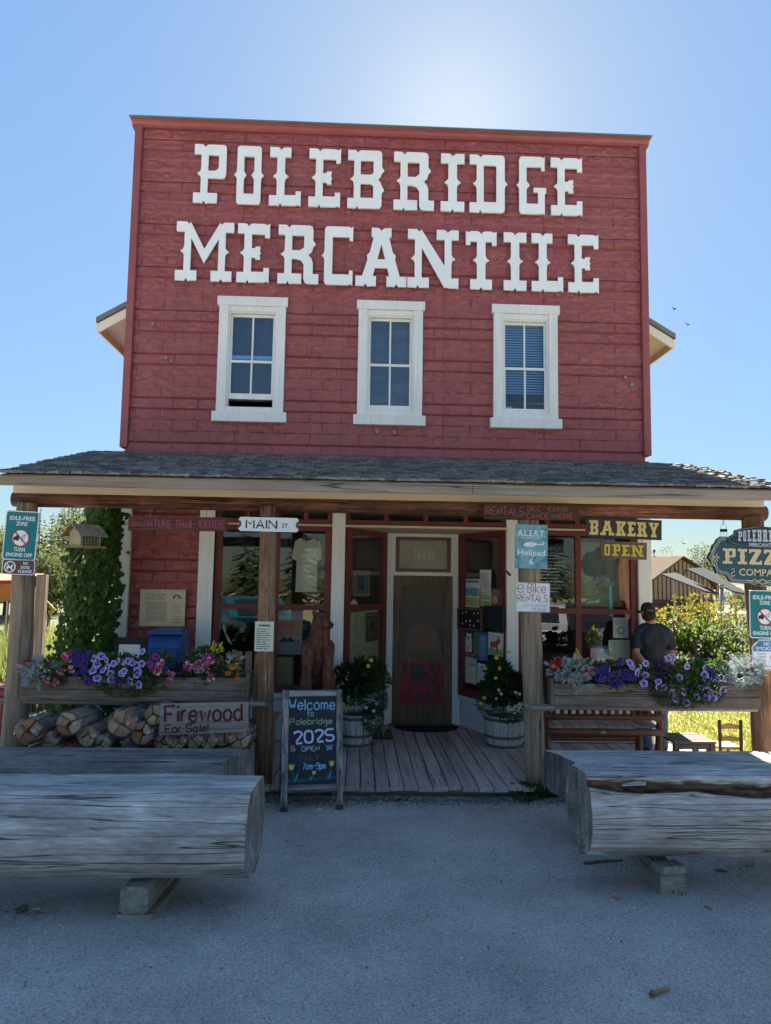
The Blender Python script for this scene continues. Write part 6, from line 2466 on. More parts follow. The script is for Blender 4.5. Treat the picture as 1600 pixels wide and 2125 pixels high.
def bug(q):
    x, z = C(910, 876)
    for a, b, c, d in ((-42, -20, -10, -14), (42, -26, 8, -12), (-34, 24, -8, 12), (36, 18, 8, 10)):
        q.prism([(x, z), (x + a * kx, z - b * kz), (x + a * kx * .75, z - (b + 26 if b < 0 else b + 14) * kz), (x + c * kx * .4, z - (d + 14) * kz)], -.002, 0)
    q.tube([(x - .003, -.001, z + .02), (x + .004, -.001, z - .022)], .003, 5, flat=.4)


chalk('butterfly', (.16, .42, .62), bug)


def bee(q):
    x, z = C(512, 890)
    for k in range(4):
        q.tube([(x - .018 + k * .011, 0, z - .022), (x - .012 + k * .011, 0, z + .006)], .0018, 5, flat=.4)
    for sx in (-1, 1):
        q.tube([(x + sx * .004 + .012 * math.cos(a) * .6 + sx * .007, 0, z + .022 + .014 * math.sin(a)) for a in [k * PI / 4 for k in range(9)]], .0014, 5, flat=.4)
    q.tube([(x + .022 + .009 * math.cos(a), 0, z - .006 + .009 * math.sin(a)) for a in [k * PI / 4 for k in range(9)]], .0016, 5, flat=.4)


chalk('bee', (.60, .60, .40), bee)

# ------------------------------------------------------------------ carved bear on its stump
bp = at(655, 1438, 8.85)
q = MB()
q.smooth = True
log(q, (bp.x + .02, 8.9, .122), (bp.x + .02, 8.9, bp.z - .004), .25, .22, 18, 5, .05, 3)
solo('stump', q, POST, 'brown stump under the carved bear, behind the sandwich board', 'stump')
BEAR = mat('carved_bear_wood', (.225, .085, .048), .6, .45, 22, 1.0, 55, stretch=(1, 1, .3), c2=(.07, .028, .018), bdist=.03, lo=.4, hi=.6)
t = thing('bear_carving', 'reddish-brown chainsaw-carved wooden bear sitting upright in front of the left display window', 'carving', (bp.x + .02, 8.88, bp.z))
q = MB()
q.ball((0, .03, .46), (.155, .15, .30), 16, 12)
q.ball((0, .10, .22), (.15, .14, .20), 16, 10)
for s in (-1, 1):
    q.ball((s * .135, .05, .14), (.085, .15, .13), 12, 8)
    limb(q, [(s * .115, -.06, .56), (s * .125, -.135, .36), (s * .115, -.15, .17), (s * .115, -.165, .05)], [.085, .068, .058, .06])
    q.ball((s * .115, -.195, .035), (.058, .085, .036), 12, 8)
    q.ball((s * .205, -.06, .035), (.05, .11, .036), 12, 8)
limb(q, [(0, -.01, .62), (.01, -.03, .74), (.02, -.05, .83)], [.135, .115, .105])
q.ball((.03, -.06, .865), (.108, .115, .10), 14, 10)
limb(q, [(.07, -.12, .845), (.135, -.175, .815)], [.068, .05])
for p in ((-.058, -.03, .95), (.10, -.015, .955)):
    q.ball(p, (.036, .022, .038), 10, 6)
body = fuse('body', q, BEAR, .013, t, 2, lambda c: .006 * noise.noise(Vector((c.x * 26, c.y * 26, c.z * 9))) + .003 * noise.noise(c * 60))
q = MB()
q.ball((.165, -.205, .825), (.024, .02, .018), 8, 6)
q.ball((.03, -.165, .885), .010, 8, 6)
q.ball((.105, -.135, .895), .010, 8, 6)
part('nose_and_eyes', q, BLACK, t, False)

# ------------------------------------------------------------------ boot scraper, mat
p = atz(795, 1532, .122)
t = thing('boot_brush', 'black boot brush with two arched end plates on the deck by the fine-leaved bush', 'boot brush', (p.x, p.y, .122), rz=R(-8))
q = MB()
q.bbox(-.12, .12, -.06, .09, 0, .02, .004)
part('base', q, BLACK, t, False)
for s in (-1, 1):
    q = MB()
    q.prism([(-.045, .02), (.045, .02), (.045, .06), (.032, .09), (0, .105), (-.032, .09), (-.045, .06)], -.05, .08, Mx((s * .066, 0, 0)))
    part('brush', q, mat('brush_bristles', (.03, .022, .018), .95, .6, 60, .9, 200), t, False)
    q = MB()
    q.prism([(-.052, .02), (.052, .02), (.052, .065), (.036, .10), (0, .116), (-.036, .10), (-.052, .065)], -.060, -.051, Mx((s * .066, 0, 0)))
    part('end_plate', q, mat('brush_plate', (.10, .07, .05), .7, .4, 14, .2), t, False)
c = atz(880, 1500, .124)
q = MB()
q.add([(c.x + .46 * math.cos(PI + PI * k / 20), 10.42 + .40 * math.sin(PI + PI * k / 20), z_) for z_ in (.124, .137) for k in range(21)], [tuple(range(21, 42)), tuple(range(20, -1, -1))] + [(k, (k + 1) % 21, (k + 1) % 21 + 21, k + 21) for k in range(21)])
solo('door_mat', q, mat('rubber_mat', (.022, .022, .024), .9, .4, 40, .6, 120), 'black half-round door mat at the screen door', 'door mat')

# ------------------------------------------------------------------ mailbox, this-way board, camera, feeder, lantern
MBLUE = mat('mailbox_blue', (.022, .085, .27), .4, .2, 4, .08, 60)
a, b = at(304, 1400, 8.75), at(370, 1400, 8.75)
mx_ = (a.x + b.x) / 2
mw = (b.x - a.x) / 2
zt_ = at(337, 1308, 8.75).z
t = thing('mailbox', 'blue street mailbox with rounded hood against the red siding', 'mailbox', (mx_, 9.0, .12))
zt_ -= .12
q = MB()
pf = [(-.25, .08), (-.25, zt_ - .20)] + [(-.25 + .21 - .21 * math.cos(R(90 * k / 6)), zt_ - .20 + .16 * math.sin(R(90 * k / 6))) for k in range(1, 7)] + [(.10, zt_ - .045), (.22, zt_ - .09), (.25, zt_ - .2), (.25, .08)]
q.prism([(y, z) for y, z in pf], -mw, mw, Matrix(((0, 1, 0, 0), (1, 0, 0, 0), (0, 0, 1, 0), (0, 0, 0, 1))))
part('body', q, MBLUE, t, False)
q = MB()
q.bbox(-mw - .015, mw + .015, -.22, .24, zt_ - .05, zt_ - .02, .008)
q.bbox(-mw + .02, mw - .02, -.19, .2, zt_ - .02, zt_ + .0, .008)
part('hood', q, MBLUE, t, False)
q = MB()
q.bbox(-mw + .03, mw - .03, -.268, -.252, zt_ - .35, zt_ - .22, .006)
q.bbox(-.08, .08, -.285, -.268, zt_ - .26, zt_ - .24, .004)
part('drop_door', q, MBLUE, t, False)
for sx in (-1, 1):
    for sy in (-1, 1):
        q = MB()
        q.bbox(sx * (mw - .04) - .02, sx * (mw - .04) + .02, sy * .2 - .02, sy * .2 + .02, 0, .08, .003)
        part('leg', q, MBLUE, t, False)
x, z, w, h = rect(230, 1323, 304, 1470, 8.95)
t = thing('notice_stand', 'black notice board with a white THIS WAY! paper, left of the blue mailbox', 'notice board', (x, 8.97, z - h / 2))
q = MB()
q.bbox(-w / 2, w / 2, 0, .03, 0, h, .004)
part('board', q, BLACK, t, False)
q = MB()
pw, ph = w * .60, .25
q.box(-w / 2 + .075, -w / 2 + .075 + pw, -.003, -.0005, h - .085 - ph, h - .085)
part('paper', q, PAPER, t, False)
words('lettering', 'THIS WAY!', .020, INK, t, (-w / 2 + .085 + pw / 2, -.0035, h - .21), .001, width=pw * .62)
q = MB()
q.tube([(-w / 2 + .105, -.004, h - .20), (-w / 2 + .085, -.004, h - .20)], .002, 5)
q.tube([(-w / 2 + .092, -.004, h - .193), (-w / 2 + .085, -.004, h - .20), (-w / 2 + .092, -.004, h - .207)], .002, 5)
part('arrow', q, INK, t, False)
p = at(256, 1085, 9.30)
t = thing('security_camera', 'small white security camera with black lens on the left corner post', 'camera', (p.x, 9.30, p.z))
q = MB()
q.smooth = True
q.lathe([(.03, 0), (.036, .02), (.036, .10), (.026, .12)], 16, Mx((0, -.03, 0), rx=R(-90)))
part('housing', q, SWHITE, t, False)
q = MB()
q.lathe([(.031, -.012), (.031, -.002)], 16, Mx((0, -.03, 0), rx=R(-90)))
part('lens', q, flat((.006, .006, .007), 'lens_black', .15), t, False)
q = MB()
q.tube([(0, .03, .02), (0, .06, .075), (0, .14, .085)], .009, 6)
part('bracket', q, SWHITE, t, False)

p = at(174, 1113, 7.55)
FEED = wood('feeder_wood', (.34, .21, .12), (.22, .13, .075), 'X', 10, .8, bump=.3)
t = thing('bird_feeder', 'little wooden house-shaped bird feeder hanging in front of the hop vine', 'bird feeder', (p.x, 7.55, p.z - .105), rz=R(-32))
q = MB()
q.bbox(-.15, .15, -.13, .16, -.012, .006, .003)
part('tray', q, FEED, t, False)
for y in (-.105, .125):
    q = MB()
    q.prism([(-.085, .006), (.085, .006), (.085, .145), (0, .215), (-.085, .145)], y, y + .014)
    part('gable_wall', q, mat('feeder_end', (.40, .33, .19), .8, .2, 6, .2), t, False)
for s in (-1, 1):
    q = MB()
    a_ = math.atan2(.07, .085)
    q.box(0, .19, -.16, .18, 0, .012, Mx((0, 0, .222)) @ (Matrix.Rotation(a_, 4, 'Y') if s > 0 else Matrix.Scale(-1, 4, (1, 0, 0)) @ Matrix.Rotation(a_, 4, 'Y')))
    part('roof_panel', q, GREYBOARD if s > 0 else FEED, t, False)
    q = MB()
    for k in range(6):
        q.tube([(s * .087, -.08 + .036 * k, .006), (s * .087, -.08 + .036 * k, .14)], .0018, 4)
    for k in range(4):
        q.tube([(s * .087, -.09, .03 + .03 * k), (s * .087, .125, .03 + .03 * k)], .0018, 4)
    part('wire_mesh', q, METAL, t, False, kind='stuff')
q = MB()
q.box(-.07, .07, -.09, .12, .006, .09)
part('seed', q, mat('bird_seed', (.20, .15, .09), .9, .5, 60, .6, 120), t, False)
q = MB()
q.tube([(0, .0, .22), (0, .01, 2.90 - (p.z - .105))], .0022, 5)
part('hanging_wire', q, METAL, t, False)

p = at(1502, 1112, 7.62)
t = thing('jar_lantern', 'clear glass jar lantern on a wire hook left of the PIZZA sign', 'lantern', (p.x, 7.62, p.z - .10))
q = MB()
q.smooth = True
q.lathe([(.045, 0), (.048, .01), (.043, .10), (.035, .135), (.035, .15)], 16)
part('jar', q, GLASS, t, False)
q = MB()
q.lathe([(.037, .145), (.037, .17), (.03, .173)], 16)
part('lid', q, BLACK, t, False)
q = MB()
q.tube([(-.036, 0, .165), (-.03, 0, .205), (0, 0, .225), (.03, 0, .205), (.036, 0, .165)], .002, 5)
q.tube([(.008 * math.cos(a), 0, .265 + .045 * math.sin(a)) for a in [k * PI / 5 for k in range(11)]], .0025, 5)
part('hook', q, BLACK, t, False)
q = MB()
q.lathe([(.02, .004), (.02, .05)], 10)
part('candle', q, PAPER, t, False)

# ------------------------------------------------------------------ log bench with spindles, chairs, table
LOGR = wood('varnished_log', (.20, .075, .035), (.095, .033, .018), 'X', 7, .4, crack_w=.02, bump=.3, spec=.4)
LOGV = wood('varnished_log_upright', (.20, .075, .035), (.095, .033, .018), 'Z', 7, .4, crack_w=.02, bump=.3, spec=.4)
y0b = 7.98
xa, xb = at(1138, 1500, y0b).x, at(1372, 1500, y0b).x
t = thing('spindle_bench', 'reddish varnished log bench with spindle back behind the right flower box', 'bench', ((xa + xb) / 2, 8.2, .12))


def zz(py, Y, px=1250): return at(px, py, Y).z


for s, xx in ((-1, xa), (1, xb)):
    q = MB()
    log(q, (xx - s * .0 + .0, y0b + .10, .125), (xx, y0b - .02, zz(1400, y0b)), .042, .038, 12, 6, .05, xx)
    part('back_leg', q, LOGV, t)
    q = MB()
    log(q, (xx - s * .09, y0b + .42, .125), (xx - s * .09, y0b + .42, .72), .042, .04, 12, 5, .05, xx + 3)
    part('front_leg', q, LOGV, t)
    q = MB()
    log(q, (xx - s * .02, y0b, .70), (xx - s * .06, y0b + .5, .72), .035, .035, 10, 4, .05, xx + 7)
    part('arm_rail', q, LOGV, t)
for py, r, Y in ((1488, .034, y0b), (1519, .040, y0b), (1400, .034, y0b - .02)):
    q = MB()
    log(q, (xa - .03, Y, zz(py, Y)), (xb + .03, Y, zz(py, Y)), r, r, 12, 8, .05, py)
    part('rail', q, LOGR, t)
q = MB()
log(q, (xa + .0, y0b + .43, zz(1533, y0b + .4)), (xb - .05, y0b + .43, zz(1533, y0b + .4)), .034, .034, 12, 8, .05, 2)
part('rail', q, LOGR, t)
for k in range(14):
    xx = xa + (xb - xa) * (k + .7) / 14.4
    q = MB()
    log(q, (xx, y0b - .01, zz(1484, y0b)), (xx, y0b - .02, zz(1404, y0b)), .022, .026, 10, 5, .06, k)
    part('spindle', q, LOGV, t)
n = 13
for k in range(n):
    a = xa + (xb - xa) * (k + .04) / n
    b = xa + (xb - xa) * (k + .92) / n
    q = MB()
    zs = zz(1511, y0b + .03)
    q.box(a, b, y0b + .045, y0b + .46, zs, zs + .025)
    part('seat_slat', q, DECK, t)
q = MB()
q.box(0, .055, -.004, 0, 0, .026, Mx(tuple(at(1247, 1522, y0b - .045))))
part('brass_tag', q, mat('brass_tag', (.45, .36, .18), .4, .2, 20, 0, metal=.6), t)

# small slatted table and ladder-back chair on the grass
GW = wood('weathered_grey_brown', (.17, .14, .12), (.09, .075, .065), 'X', 8, .85, bump=.4)
a, b = at(1388, 1530, 8.25), at(1476, 1530, 8.25)
zt_ = at(1430, 1536, 8.2).z
t = thing('slat_table', 'low weathered slat-top table right of the spindle bench', 'table', ((a.x + b.x) / 2, 8.35, .0))
for k in range(5):
    q = MB()
    q.bbox(a.x, b.x, 8.12 + k * .10, 8.205 + k * .10, zt_ - .022, zt_, .004)
    part('slat', q, GW, t)
for sx in (a.x + .04, b.x - .04):
    for sy in (8.16, 8.56):
        q = MB()
        q.bbox(sx - .03, sx + .03, sy - .03, sy + .03, .0, zt_ - .023, .004)
        part('leg', q, GW, t)
q = MB()
q.bbox(a.x + .02, b.x - .02, 8.15, 8.17, zt_ - .09, zt_ - .024, .003)
part('apron', q, GW, t)
CH = wood('chair_wood', (.42, .25, .11), (.28, .15, .06), 'X', 9, .6, bump=.25)
CHD = wood('dark_chair_wood', (.09, .065, .045), (.05, .035, .025), 'Z', 9, .7, bump=.25)
c0, c1 = at(1493, 1500, 8.55), at(1537, 1500, 8.55)
zt_ = at(1493, 1493, 8.55).z
t = thing('ladder_back_chair', 'small ladder-back chair with dark posts standing on the sunny grass', 'chair', ((c0.x + c1.x) / 2, 8.7, .006))
for xx in (c0.x, c1.x):
    q = MB()
    q.smooth = True
    q.tube([(xx, 8.55, .006), (xx, 8.55, zt_ - .02), (xx, 8.55, zt_)], [.018, .02, .014], 10)
    part('back_post', q, CHD, t)
    q = MB()
    q.smooth = True
    q.tube([(xx, 8.86, .006), (xx, 8.86, .27)], [.017, .02], 10)
    part('front_leg', q, CHD, t)
for py, hh in ((1508, .055), (1534, .05)):
    zc = at(1515, py, 8.55).z
    q = MB()
    q.grid(8, 2, lambda u, v: (c0.x + .02 + (c1.x - c0.x - .04) * u, 8.55 + .02 * math.sin(u * PI), zc - hh / 2 + hh * v * (1 - .12 * math.cos(u * 2 * PI))))
    q.grid(8, 2, lambda u, v: (c0.x + .02 + (c1.x - c0.x - .04) * u, 8.562 + .02 * math.sin(u * PI), zc - hh / 2 + hh * v * (1 - .12 * math.cos(u * 2 * PI))))
    part('back_slat', q, CH, t)
q = MB()
q.bbox(c0.x - .01, c1.x + .01, 8.56, 8.87, .255, .285, .006)
part('seat', q, CH, t)
q = MB()
for zz_ in (.10, .17):
    for xx in (c0.x, c1.x):
        q.tube([(xx, 8.56, zz_), (xx, 8.85, zz_)], .009, 6)
part('rung', q, CH, t)
# wooden slat chair behind the left post
TAN = wood('tan_slats', (.36, .22, .12), (.24, .14, .075), 'Z', 9, .7, bump=.3)
p = at(506, 1420, 8.1)
t = thing('slat_chair', 'tan wooden chair with upright fanned slats behind the left middle post', 'chair', (p.x, 8.3, .12))
for k in range(6):
    u = (k - 2.5) / 2.5
    za, zb_ = .45, at(506, 1346 + 12 * abs(u), 8.2).z
    q = MB()
    q.add([(p.x + u * .20 - .033, 8.14, za), (p.x + u * .20 + .033, 8.14, za), (p.x + u * .26 + .036, 8.02, zb_), (p.x + u * .26 - .036, 8.02, zb_), (p.x + u * .20 - .033, 8.16, za), (p.x + u * .20 + .033, 8.16, za), (p.x + u * .26 + .036, 8.04, zb_), (p.x + u * .26 - .036, 8.04, zb_)], [(0, 1, 2, 3), (7, 6, 5, 4), (0, 4, 5, 1), (1, 5, 6, 2), (2, 6, 7, 3), (3, 7, 4, 0)])
    part('back_slat', q, TAN, t)
for k in range(4):
    q = MB()
    q.bbox(p.x - .27, p.x + .27, 8.15 + k * .10, 8.235 + k * .10, .46 + k * .012, .48 + k * .012, .004)
    part('seat_slat', q, CH, t)
for s in (-1, 1):
    q = MB()
    q.bbox(p.x + s * .29 - .025, p.x + s * .29 + .025, 8.45, 8.54, .122, .62, .004)
    q.bbox(p.x + s * .29 - .025, p.x + s * .29 + .025, 8.05, 8.12, .122, .62, .004)
    part('leg', q, TAN, t)
    q = MB()
    q.bbox(p.x + s * .30 - .06, p.x + s * .30 + .06, 7.98, 8.60, .621, .645, .004)
    part('arm', q, TAN, t)

# ------------------------------------------------------------------ the man
SKIN = mat('skin', (.42, .20, .135), .5, .12, 9, .1, 60)
SHIRT = mat('charcoal_shirt', (.032, .038, .052), .85, .25, 7, .35, 40, stretch=(1, 1, .6), bdist=.02)
JEANS = mat('blue_jeans', (.085, .14, .24), .85, .3, 14, .3, 80)
CAPM = mat('dark_cap', (.045, .03, .027), .8, .3, 12, .2, 60)
HAIR = mat('short_dark_hair', (.035, .026, .02), .8, .4, 60, .5, 150)
mp_ = at(1357, 1450, 9.0)
t = thing('person', 'man seen from behind in dark T-shirt, cap and blue jeans, hands clasped behind his back', 'person', (mp_.x, 9.0, .12), rz=R(-3))
q = MB()
HY = 0.02
q.ball((-.045, HY, 1.70), (.078, .098, .115), 16, 12)
q.ball((-.050, HY + .05, 1.66), (.062, .05, .07), 14, 10)
limb(q, [(-.03, HY - .005, 1.64), (-.012, HY - .005, 1.55), (0, HY, 1.47)], [.060, .062, .060])
for s in (-1, 1):
    q.ball((-.045 + s * .080, HY - .005, 1.69), (.012, .028, .034), 8, 6)
q.ball((-.053, HY + .105, 1.685), (.014, .022, .022), 8, 6)      # nose
# arms, elbows out and hands meeting low behind the back (-y is towards the viewer)
ARM = {-1: [(-.165, .0, 1.49), (-.208, -.02, 1.34), (-.226, -.06, 1.20), (-.16, -.15, 1.09), (-.07, -.175, 1.05)],
       1: [(.165, .0, 1.49), (.208, -.01, 1.34), (.220, -.05, 1.20), (.15, -.15, 1.08), (.08, -.185, 1.04)]}
for s in (-1, 1):
    limb(q, ARM[s], [.048, .046, .043, .038, .030])
    h0 = Vector(ARM[s][-1])
    d = Vector((-s, -.12, -.16)).normalized()
    q.ball(h0 + d * .035, (.045, .022, .034), 10, 8)
    for k in range(4):
        b0 = h0 + d * .06 + Vector((0, -.01, .026 - .017 * k))
        L = (.060, .068, .064, .052)[k]
        limb(q, [b0, b0 + d * L * .5 + Vector((0, -.006, -.004)), b0 + d * L * .85 + Vector((0, .010, -.016))], [.0088, .0082, .0072], 7)
    th = h0 + d * .02 + Vector((0, -.012, .03))
    limb(q, [th, th + d * .03 + Vector((0, -.012, .014)), th + d * .055 + Vector((0, -.012, .010))], [.011, .010, .008], 7)
limb(q, [(0, .0, 1.05), (0, .0, 1.25), (0, .0, 1.42)], [.085, .085, .08])
for s in (-1, 1):
    limb(q, [(s * .09, .0, .92), (s * .10, .01, .50), (s * .10, -.01, .10)], [.08, .055, .042])
fuse('body', q, SKIN, .0085, t, 1)
q = MB()
for z_, rx_, ry_ in ((.98, .155, .122), (1.10, .158, .126), (1.22, .162, .128), (1.34, .172, .130), (1.45, .165, .120)):
    q.ball((0, .0, z_), (rx_, ry_, .12), 18, 10)
q.ball((0, 0, 1.515), (.115, .09, .06), 16, 8)
for s in (-1, 1):
    limb(q, [(s * .09, 0, 1.515), (s * .158, 0, 1.478), (s * .198, -.01, 1.385), (s * .217, -.03, 1.285)], [.068, .074, .066, .064])
    q.ball((s * .09, -.085, 1.38), (.075, .045, .10), 12, 8)
fuse('shirt', q, SHIRT, .014, t, 2, lambda c: .009 * noise.noise(Vector((c.x * 9, c.y * 9, c.z * 5))) + .007 * noise.noise(Vector((c.x * 22 + c.z * 12, c.y * 10, c.z * 10))))
q = MB()
q.ball((0, 0, .95), (.168, .125, .12), 16, 10)
for s in (-1, 1):
    q.ball((s * .075, -.055, .90), (.085, .08, .10), 12, 8)
    limb(q, [(s * .085, .0, .88), (s * .10, .012, .62), (s * .105, .015, .48), (s * .10, .0, .28), (s * .10, -.01, .07)], [.098, .084, .070, .068, .066])
fuse('jeans', q, JEANS, .014, t, 2, lambda c: .005 * noise.noise(Vector((c.x * 12, c.y * 12, c.z * 18))))
for s in (-1, 1):
    q = MB()
    q.ball((s * .105, .035, .045), (.048, .135, .05), 12, 8)
    q.box(s * .105 - .047, s * .105 + .047, -.09, .16, .001, .022)
    part('shoe', q, mat('brown_shoe', (.09, .055, .035), .6, .3, 9, .2), t, False)
q = MB()
q.smooth = True
q.ball((-.045, HY - .016, 1.675), (.084, .096, .082), 16, 10)
fuse('hair', q, HAIR, .011, t, 0, lambda c: .003 * noise.noise(c * 90))
q = MB()
q.smooth = True
cap_pts = []
for j, (rr_, z_) in enumerate(((.089, 1.715), (.091, 1.74), (.088, 1.775), (.072, 1.808), (.045, 1.826), (.010, 1.832))):
    for k in range(24):
        a = 2 * PI * k / 24
        cap_pts.append((-.046 + rr_ * .96 * math.cos(a), HY + rr_ * 1.16 * math.sin(a), z_))
fs = [(j * 24 + k, j * 24 + (k + 1) % 24, (j + 1) * 24 + (k + 1) % 24, (j + 1) * 24 + k) for j in range(5) for k in range(24) if not (j == 0 and 16 <= k <= 19)]
fs.append(tuple(range(120, 144)))
q.add(cap_pts, fs)
q.add([(-.135 - .03 * u + .085 * v, HY + .07 + .06 * v + .035 * (1 - (2 * u - 1) ** 2) * 0, 1.715 - .022 * u) for v in (0, .5, 1) for u in (0, .5, 1)], [(0, 1, 4, 3), (1, 2, 5, 4), (3, 4, 7, 6), (4, 5, 8, 7)])
q.tube([(-.12, HY + .02, 1.722), (-.16, HY + .10, 1.700), (-.12, HY + .17, 1.698), (-.05, HY + .19, 1.702), (.02, HY + .12, 1.716)], [.012, .014, .014, .014, .010], 6, flat=1)
part('cap', q, CAPM, t, False)
q = MB()
q.tube([(-.046 + .088 * math.cos(a), HY + .104 * math.sin(a), 1.722) for a in [PI * 1.28 + PI * .44 * k / 12 for k in range(13)]], .0045, 6)
part('cap_strap', q, mat('tan_strap', (.09, .065, .05), .7, .2, 9, 0), t, False)

# ------------------------------------------------------------------ papers on the right entrance window
def on_splay(px, py, M, y=-.040):
    o = M @ Vector((0, y, 0))
    nrm = (M.to_3x3() @ Vector((0, -1, 0)))
    d = c_f + c_r * ((px - 800) / F_PX) + c_u * ((1062.5 - py) / F_PX)
    s = (o - CAM).dot(nrm) / d.dot(nrm)
    return M.inverted() @ (CAM + d * s)


def sheet(label, name, cat, X0, Y0, X1, Y1, m, deco=None, M=MR, group='papers taped to the right entrance window', th=.002, rzz=None, y=-.040):
    px = lambda X: 700 + X / 4
    py = lambda Y: 1050 + Y / 4
    a, b = on_splay(px(X0), py((Y0 + Y1) / 2), M, y), on_splay(px(X1), py((Y0 + Y1) / 2), M, y)
    c, d = on_splay(px((X0 + X1) / 2), py(Y0), M, y), on_splay(px((X0 + X1) / 2), py(Y1), M, y)
    w, h = abs(b.x - a.x), abs(c.z - d.z)
    ctr = M @ Vector(((a.x + b.x) / 2, y, (c.z + d.z) / 2))
    t = thing(name, label, cat, ctr, group, rz=M.to_euler().z, ry=R(rnd.uniform(-1.2, 1.2)))
    q = MB()
    q.grid(4, 3, lambda u, v: ((u - .5) * w, .003 * math.sin(u * 5 + v * 3) - .001, (v - .5) * h)) if th < .01 else q.bbox(-w / 2, w / 2, -th / 2, th / 2, -h / 2, h / 2, .003)
    part('sheet' if th < .01 else 'board', q, m, t, False)
    if deco:
        deco(t, w, h)
    return t


def pat(t, name, x0, x1, z0, z1, c, y=-.006):
    q = MB()
    q.box(x0, x1, y, y + .001, z0, z1)
    return part(name, q, flat(c, 'print_%02d%02d%02d' % tuple(int(k * 99) for k in c), .7), t, False)


def txt(t, w, h, n, c=INK, x0=-.42, x1=.42, z0=-.42, z1=.3, th=.004):
    lines('print', [(w * x0, w * (x0 + (x1 - x0) * rnd.uniform(.6, 1)), h * (z1 - (z1 - z0) * k / max(1, n - 1))) for k in range(n)], c, t, -.0072, th)


def d1(t, w, h):
    pat(t, 'print_block', -w * .46, w * .46, h * .36, h * .46, (.10, .30, .42))
    pat(t, 'print_block', -w * .46, w * .46, -h * .10, h * .18, (.16, .36, .50))
    pat(t, 'print_block', -w * .46, w * .46, -h * .46, -h * .16, (.50, .48, .18))
    txt(t, w, h, 14)


def d4(t, w, h):
    pat(t, 'print_block', -w * .42, w * .10, -h * .4, h * .05, (.45, .20, .18))
    q = MB()
    q.lathe([(w * .22, 0), (w * .22, .001)], 14, Mx((-.02, -.0075, -.03), rx=R(90)))
    part('print_shape', q, flat((.55, .30, .28), 'print_pink', .7), t, False)
    words('lettering', 'FARM EGGS', .012, PAPER, t, (0, -.0075, h * .32), .001, width=w * .7) if False else txt(t, w, h, 3, PAPER, -.3, .4, .2, .42)


def d6(t, w, h):
    for k in range(7):
        pat(t, 'print_block', -w * .05, w * .46, h * (.32 - .105 * k), h * (.39 - .105 * k), (.10 + .02 * (k % 2), .34, .60))
    pat(t, 'print_block', -w * .46, -w * .10, -h * .3, h * .42, (.12, .20, .12))
    txt(t, w, h, 10, PAPER, -.02, .42)


def d7(t, w, h):
    pat(t, 'print_block', -w * .47, w * .47, -h * .47, -h * .22, (.30, .44, .12))
    words('lettering', "Farmers' Market", .016, SRED, t, (0, -.0072, h * .33), .001, width=w * .8)
    q = MB()
    k = w * .30
    q.prism([(-k, k * .2), (-k * 1.1, -k * .3), (-k * .8, -k * 1.1), (-k * .6, -k * 1.1), (-k * .55, -k * .45), (k * .25, -k * .45), (k * .3, -k * 1.1), (k * .5, -k * 1.1), (k * .55, -k * .1), (k * .75, k * .1), (k * 1.05, k * .15), (k * 1.1, k * .45), (k * .95, k * .75), (k * .75, k * .9), (k * .5, k * .75), (k * .3, k * .4)], -.0075, -.0062)
    part('red_cow', q, flat((.48, .10, .06), 'print_cow_red', .7), t, False)


GP = 'papers taped to the right entrance window'
sheet('pale blue and yellow flyer high on the right entrance window', 'flyer', 'flyer', 1066, 606, 1180, 840, PAPER, d1)
sheet('narrow white handwritten list at the top of the right entrance window', 'paper_list', 'list', 1182, 530, 1277, 690, PAPER, lambda t, w, h: txt(t, w, h, 14))
sheet('green-tinted flyer under the narrow white list', 'flyer', 'flyer', 1188, 692, 1279, 832, PAPERY, lambda t, w, h: (pat(t, 'print_block', -w * .4, w * .4, -h * .1, h * .15, (.35, .42, .22)), pat(t, 'print_block', -w * .4, w * .4, -h * .42, -h * .2, (.35, .42, .22)), txt(t, w, h, 5)))
sheet('dark brown flyer with a pink shape right of the green-tinted flyer', 'flyer', 'flyer', 1281, 686, 1368, 828, flat((.16, .10, .09), 'print_brown', .7), d4)


def d5(t, w, h):
    for a in ((-w / 2, w / 2, h / 2 - .018, h / 2), (-w / 2, w / 2, -h / 2, -h / 2 + .018), (-w / 2, -w / 2 + .018, -h / 2 + .018, h / 2 - .018), (w / 2 - .018, w / 2, -h / 2 + .018, h / 2 - .018)):
        q = MB()
        q.box(a[0], a[1], -.045, -.02, a[2], a[3])
        part('frame_side', q, DARKWOOD, t, False)
    for k in range(10):
        q = MB()
        x_, z_ = w * (-.32 + .16 * (k % 5)) + rnd.uniform(-.008, .008), h * ((.28, -.08, -.26)[k % 3]) + rnd.uniform(-.01, .01)
        q.box(x_ - .014, x_ + .014, -.024, -.021, z_ - .012, z_ + .012)
        part('card', q, PAPER, t, False)


sheet('small dark wooden shadow box with little white cards', 'shadow_box', 'display box', 1016, 850, 1215, 1030, BLACK, d5, th=.04, y=-.07)
sheet('small black chalk menu with a bead rim beside the shadow box', 'chalk_menu', 'chalk menu', 1226, 832, 1380, 1028, mat('chalkboard', (.022, .027, .036)), lambda t, w, h: (txt(t, w, h, 9, flat((.12, .15, .22), 'chalk_dim', .9), -.4, .1, -.3, .3, .006), pat(t, 'print_block', -w * .2, w * .44, -h * .44, -h * .40, (.1, .12, .14))), th=.016, y=-.06)
sheet('white square sticker at the left edge of the right entrance window', 'sticker', 'sticker', 1070, 1056, 1112, 1090, PAPER, lambda t, w, h: txt(t, w, h, 3))
sheet('white oval-emblem sticker below the small square sticker', 'sticker', 'sticker', 1062, 1095, 1117, 1210, PAPER, lambda t, w, h: (plate('ring', [circ(w * .38, 20, 0, h * .15), circ(w * .30, 20, 0, h * .15)], .001, -.006, INKL, t), txt(t, w, h, 3, INK, -.4, .4, -.4, -.2)))
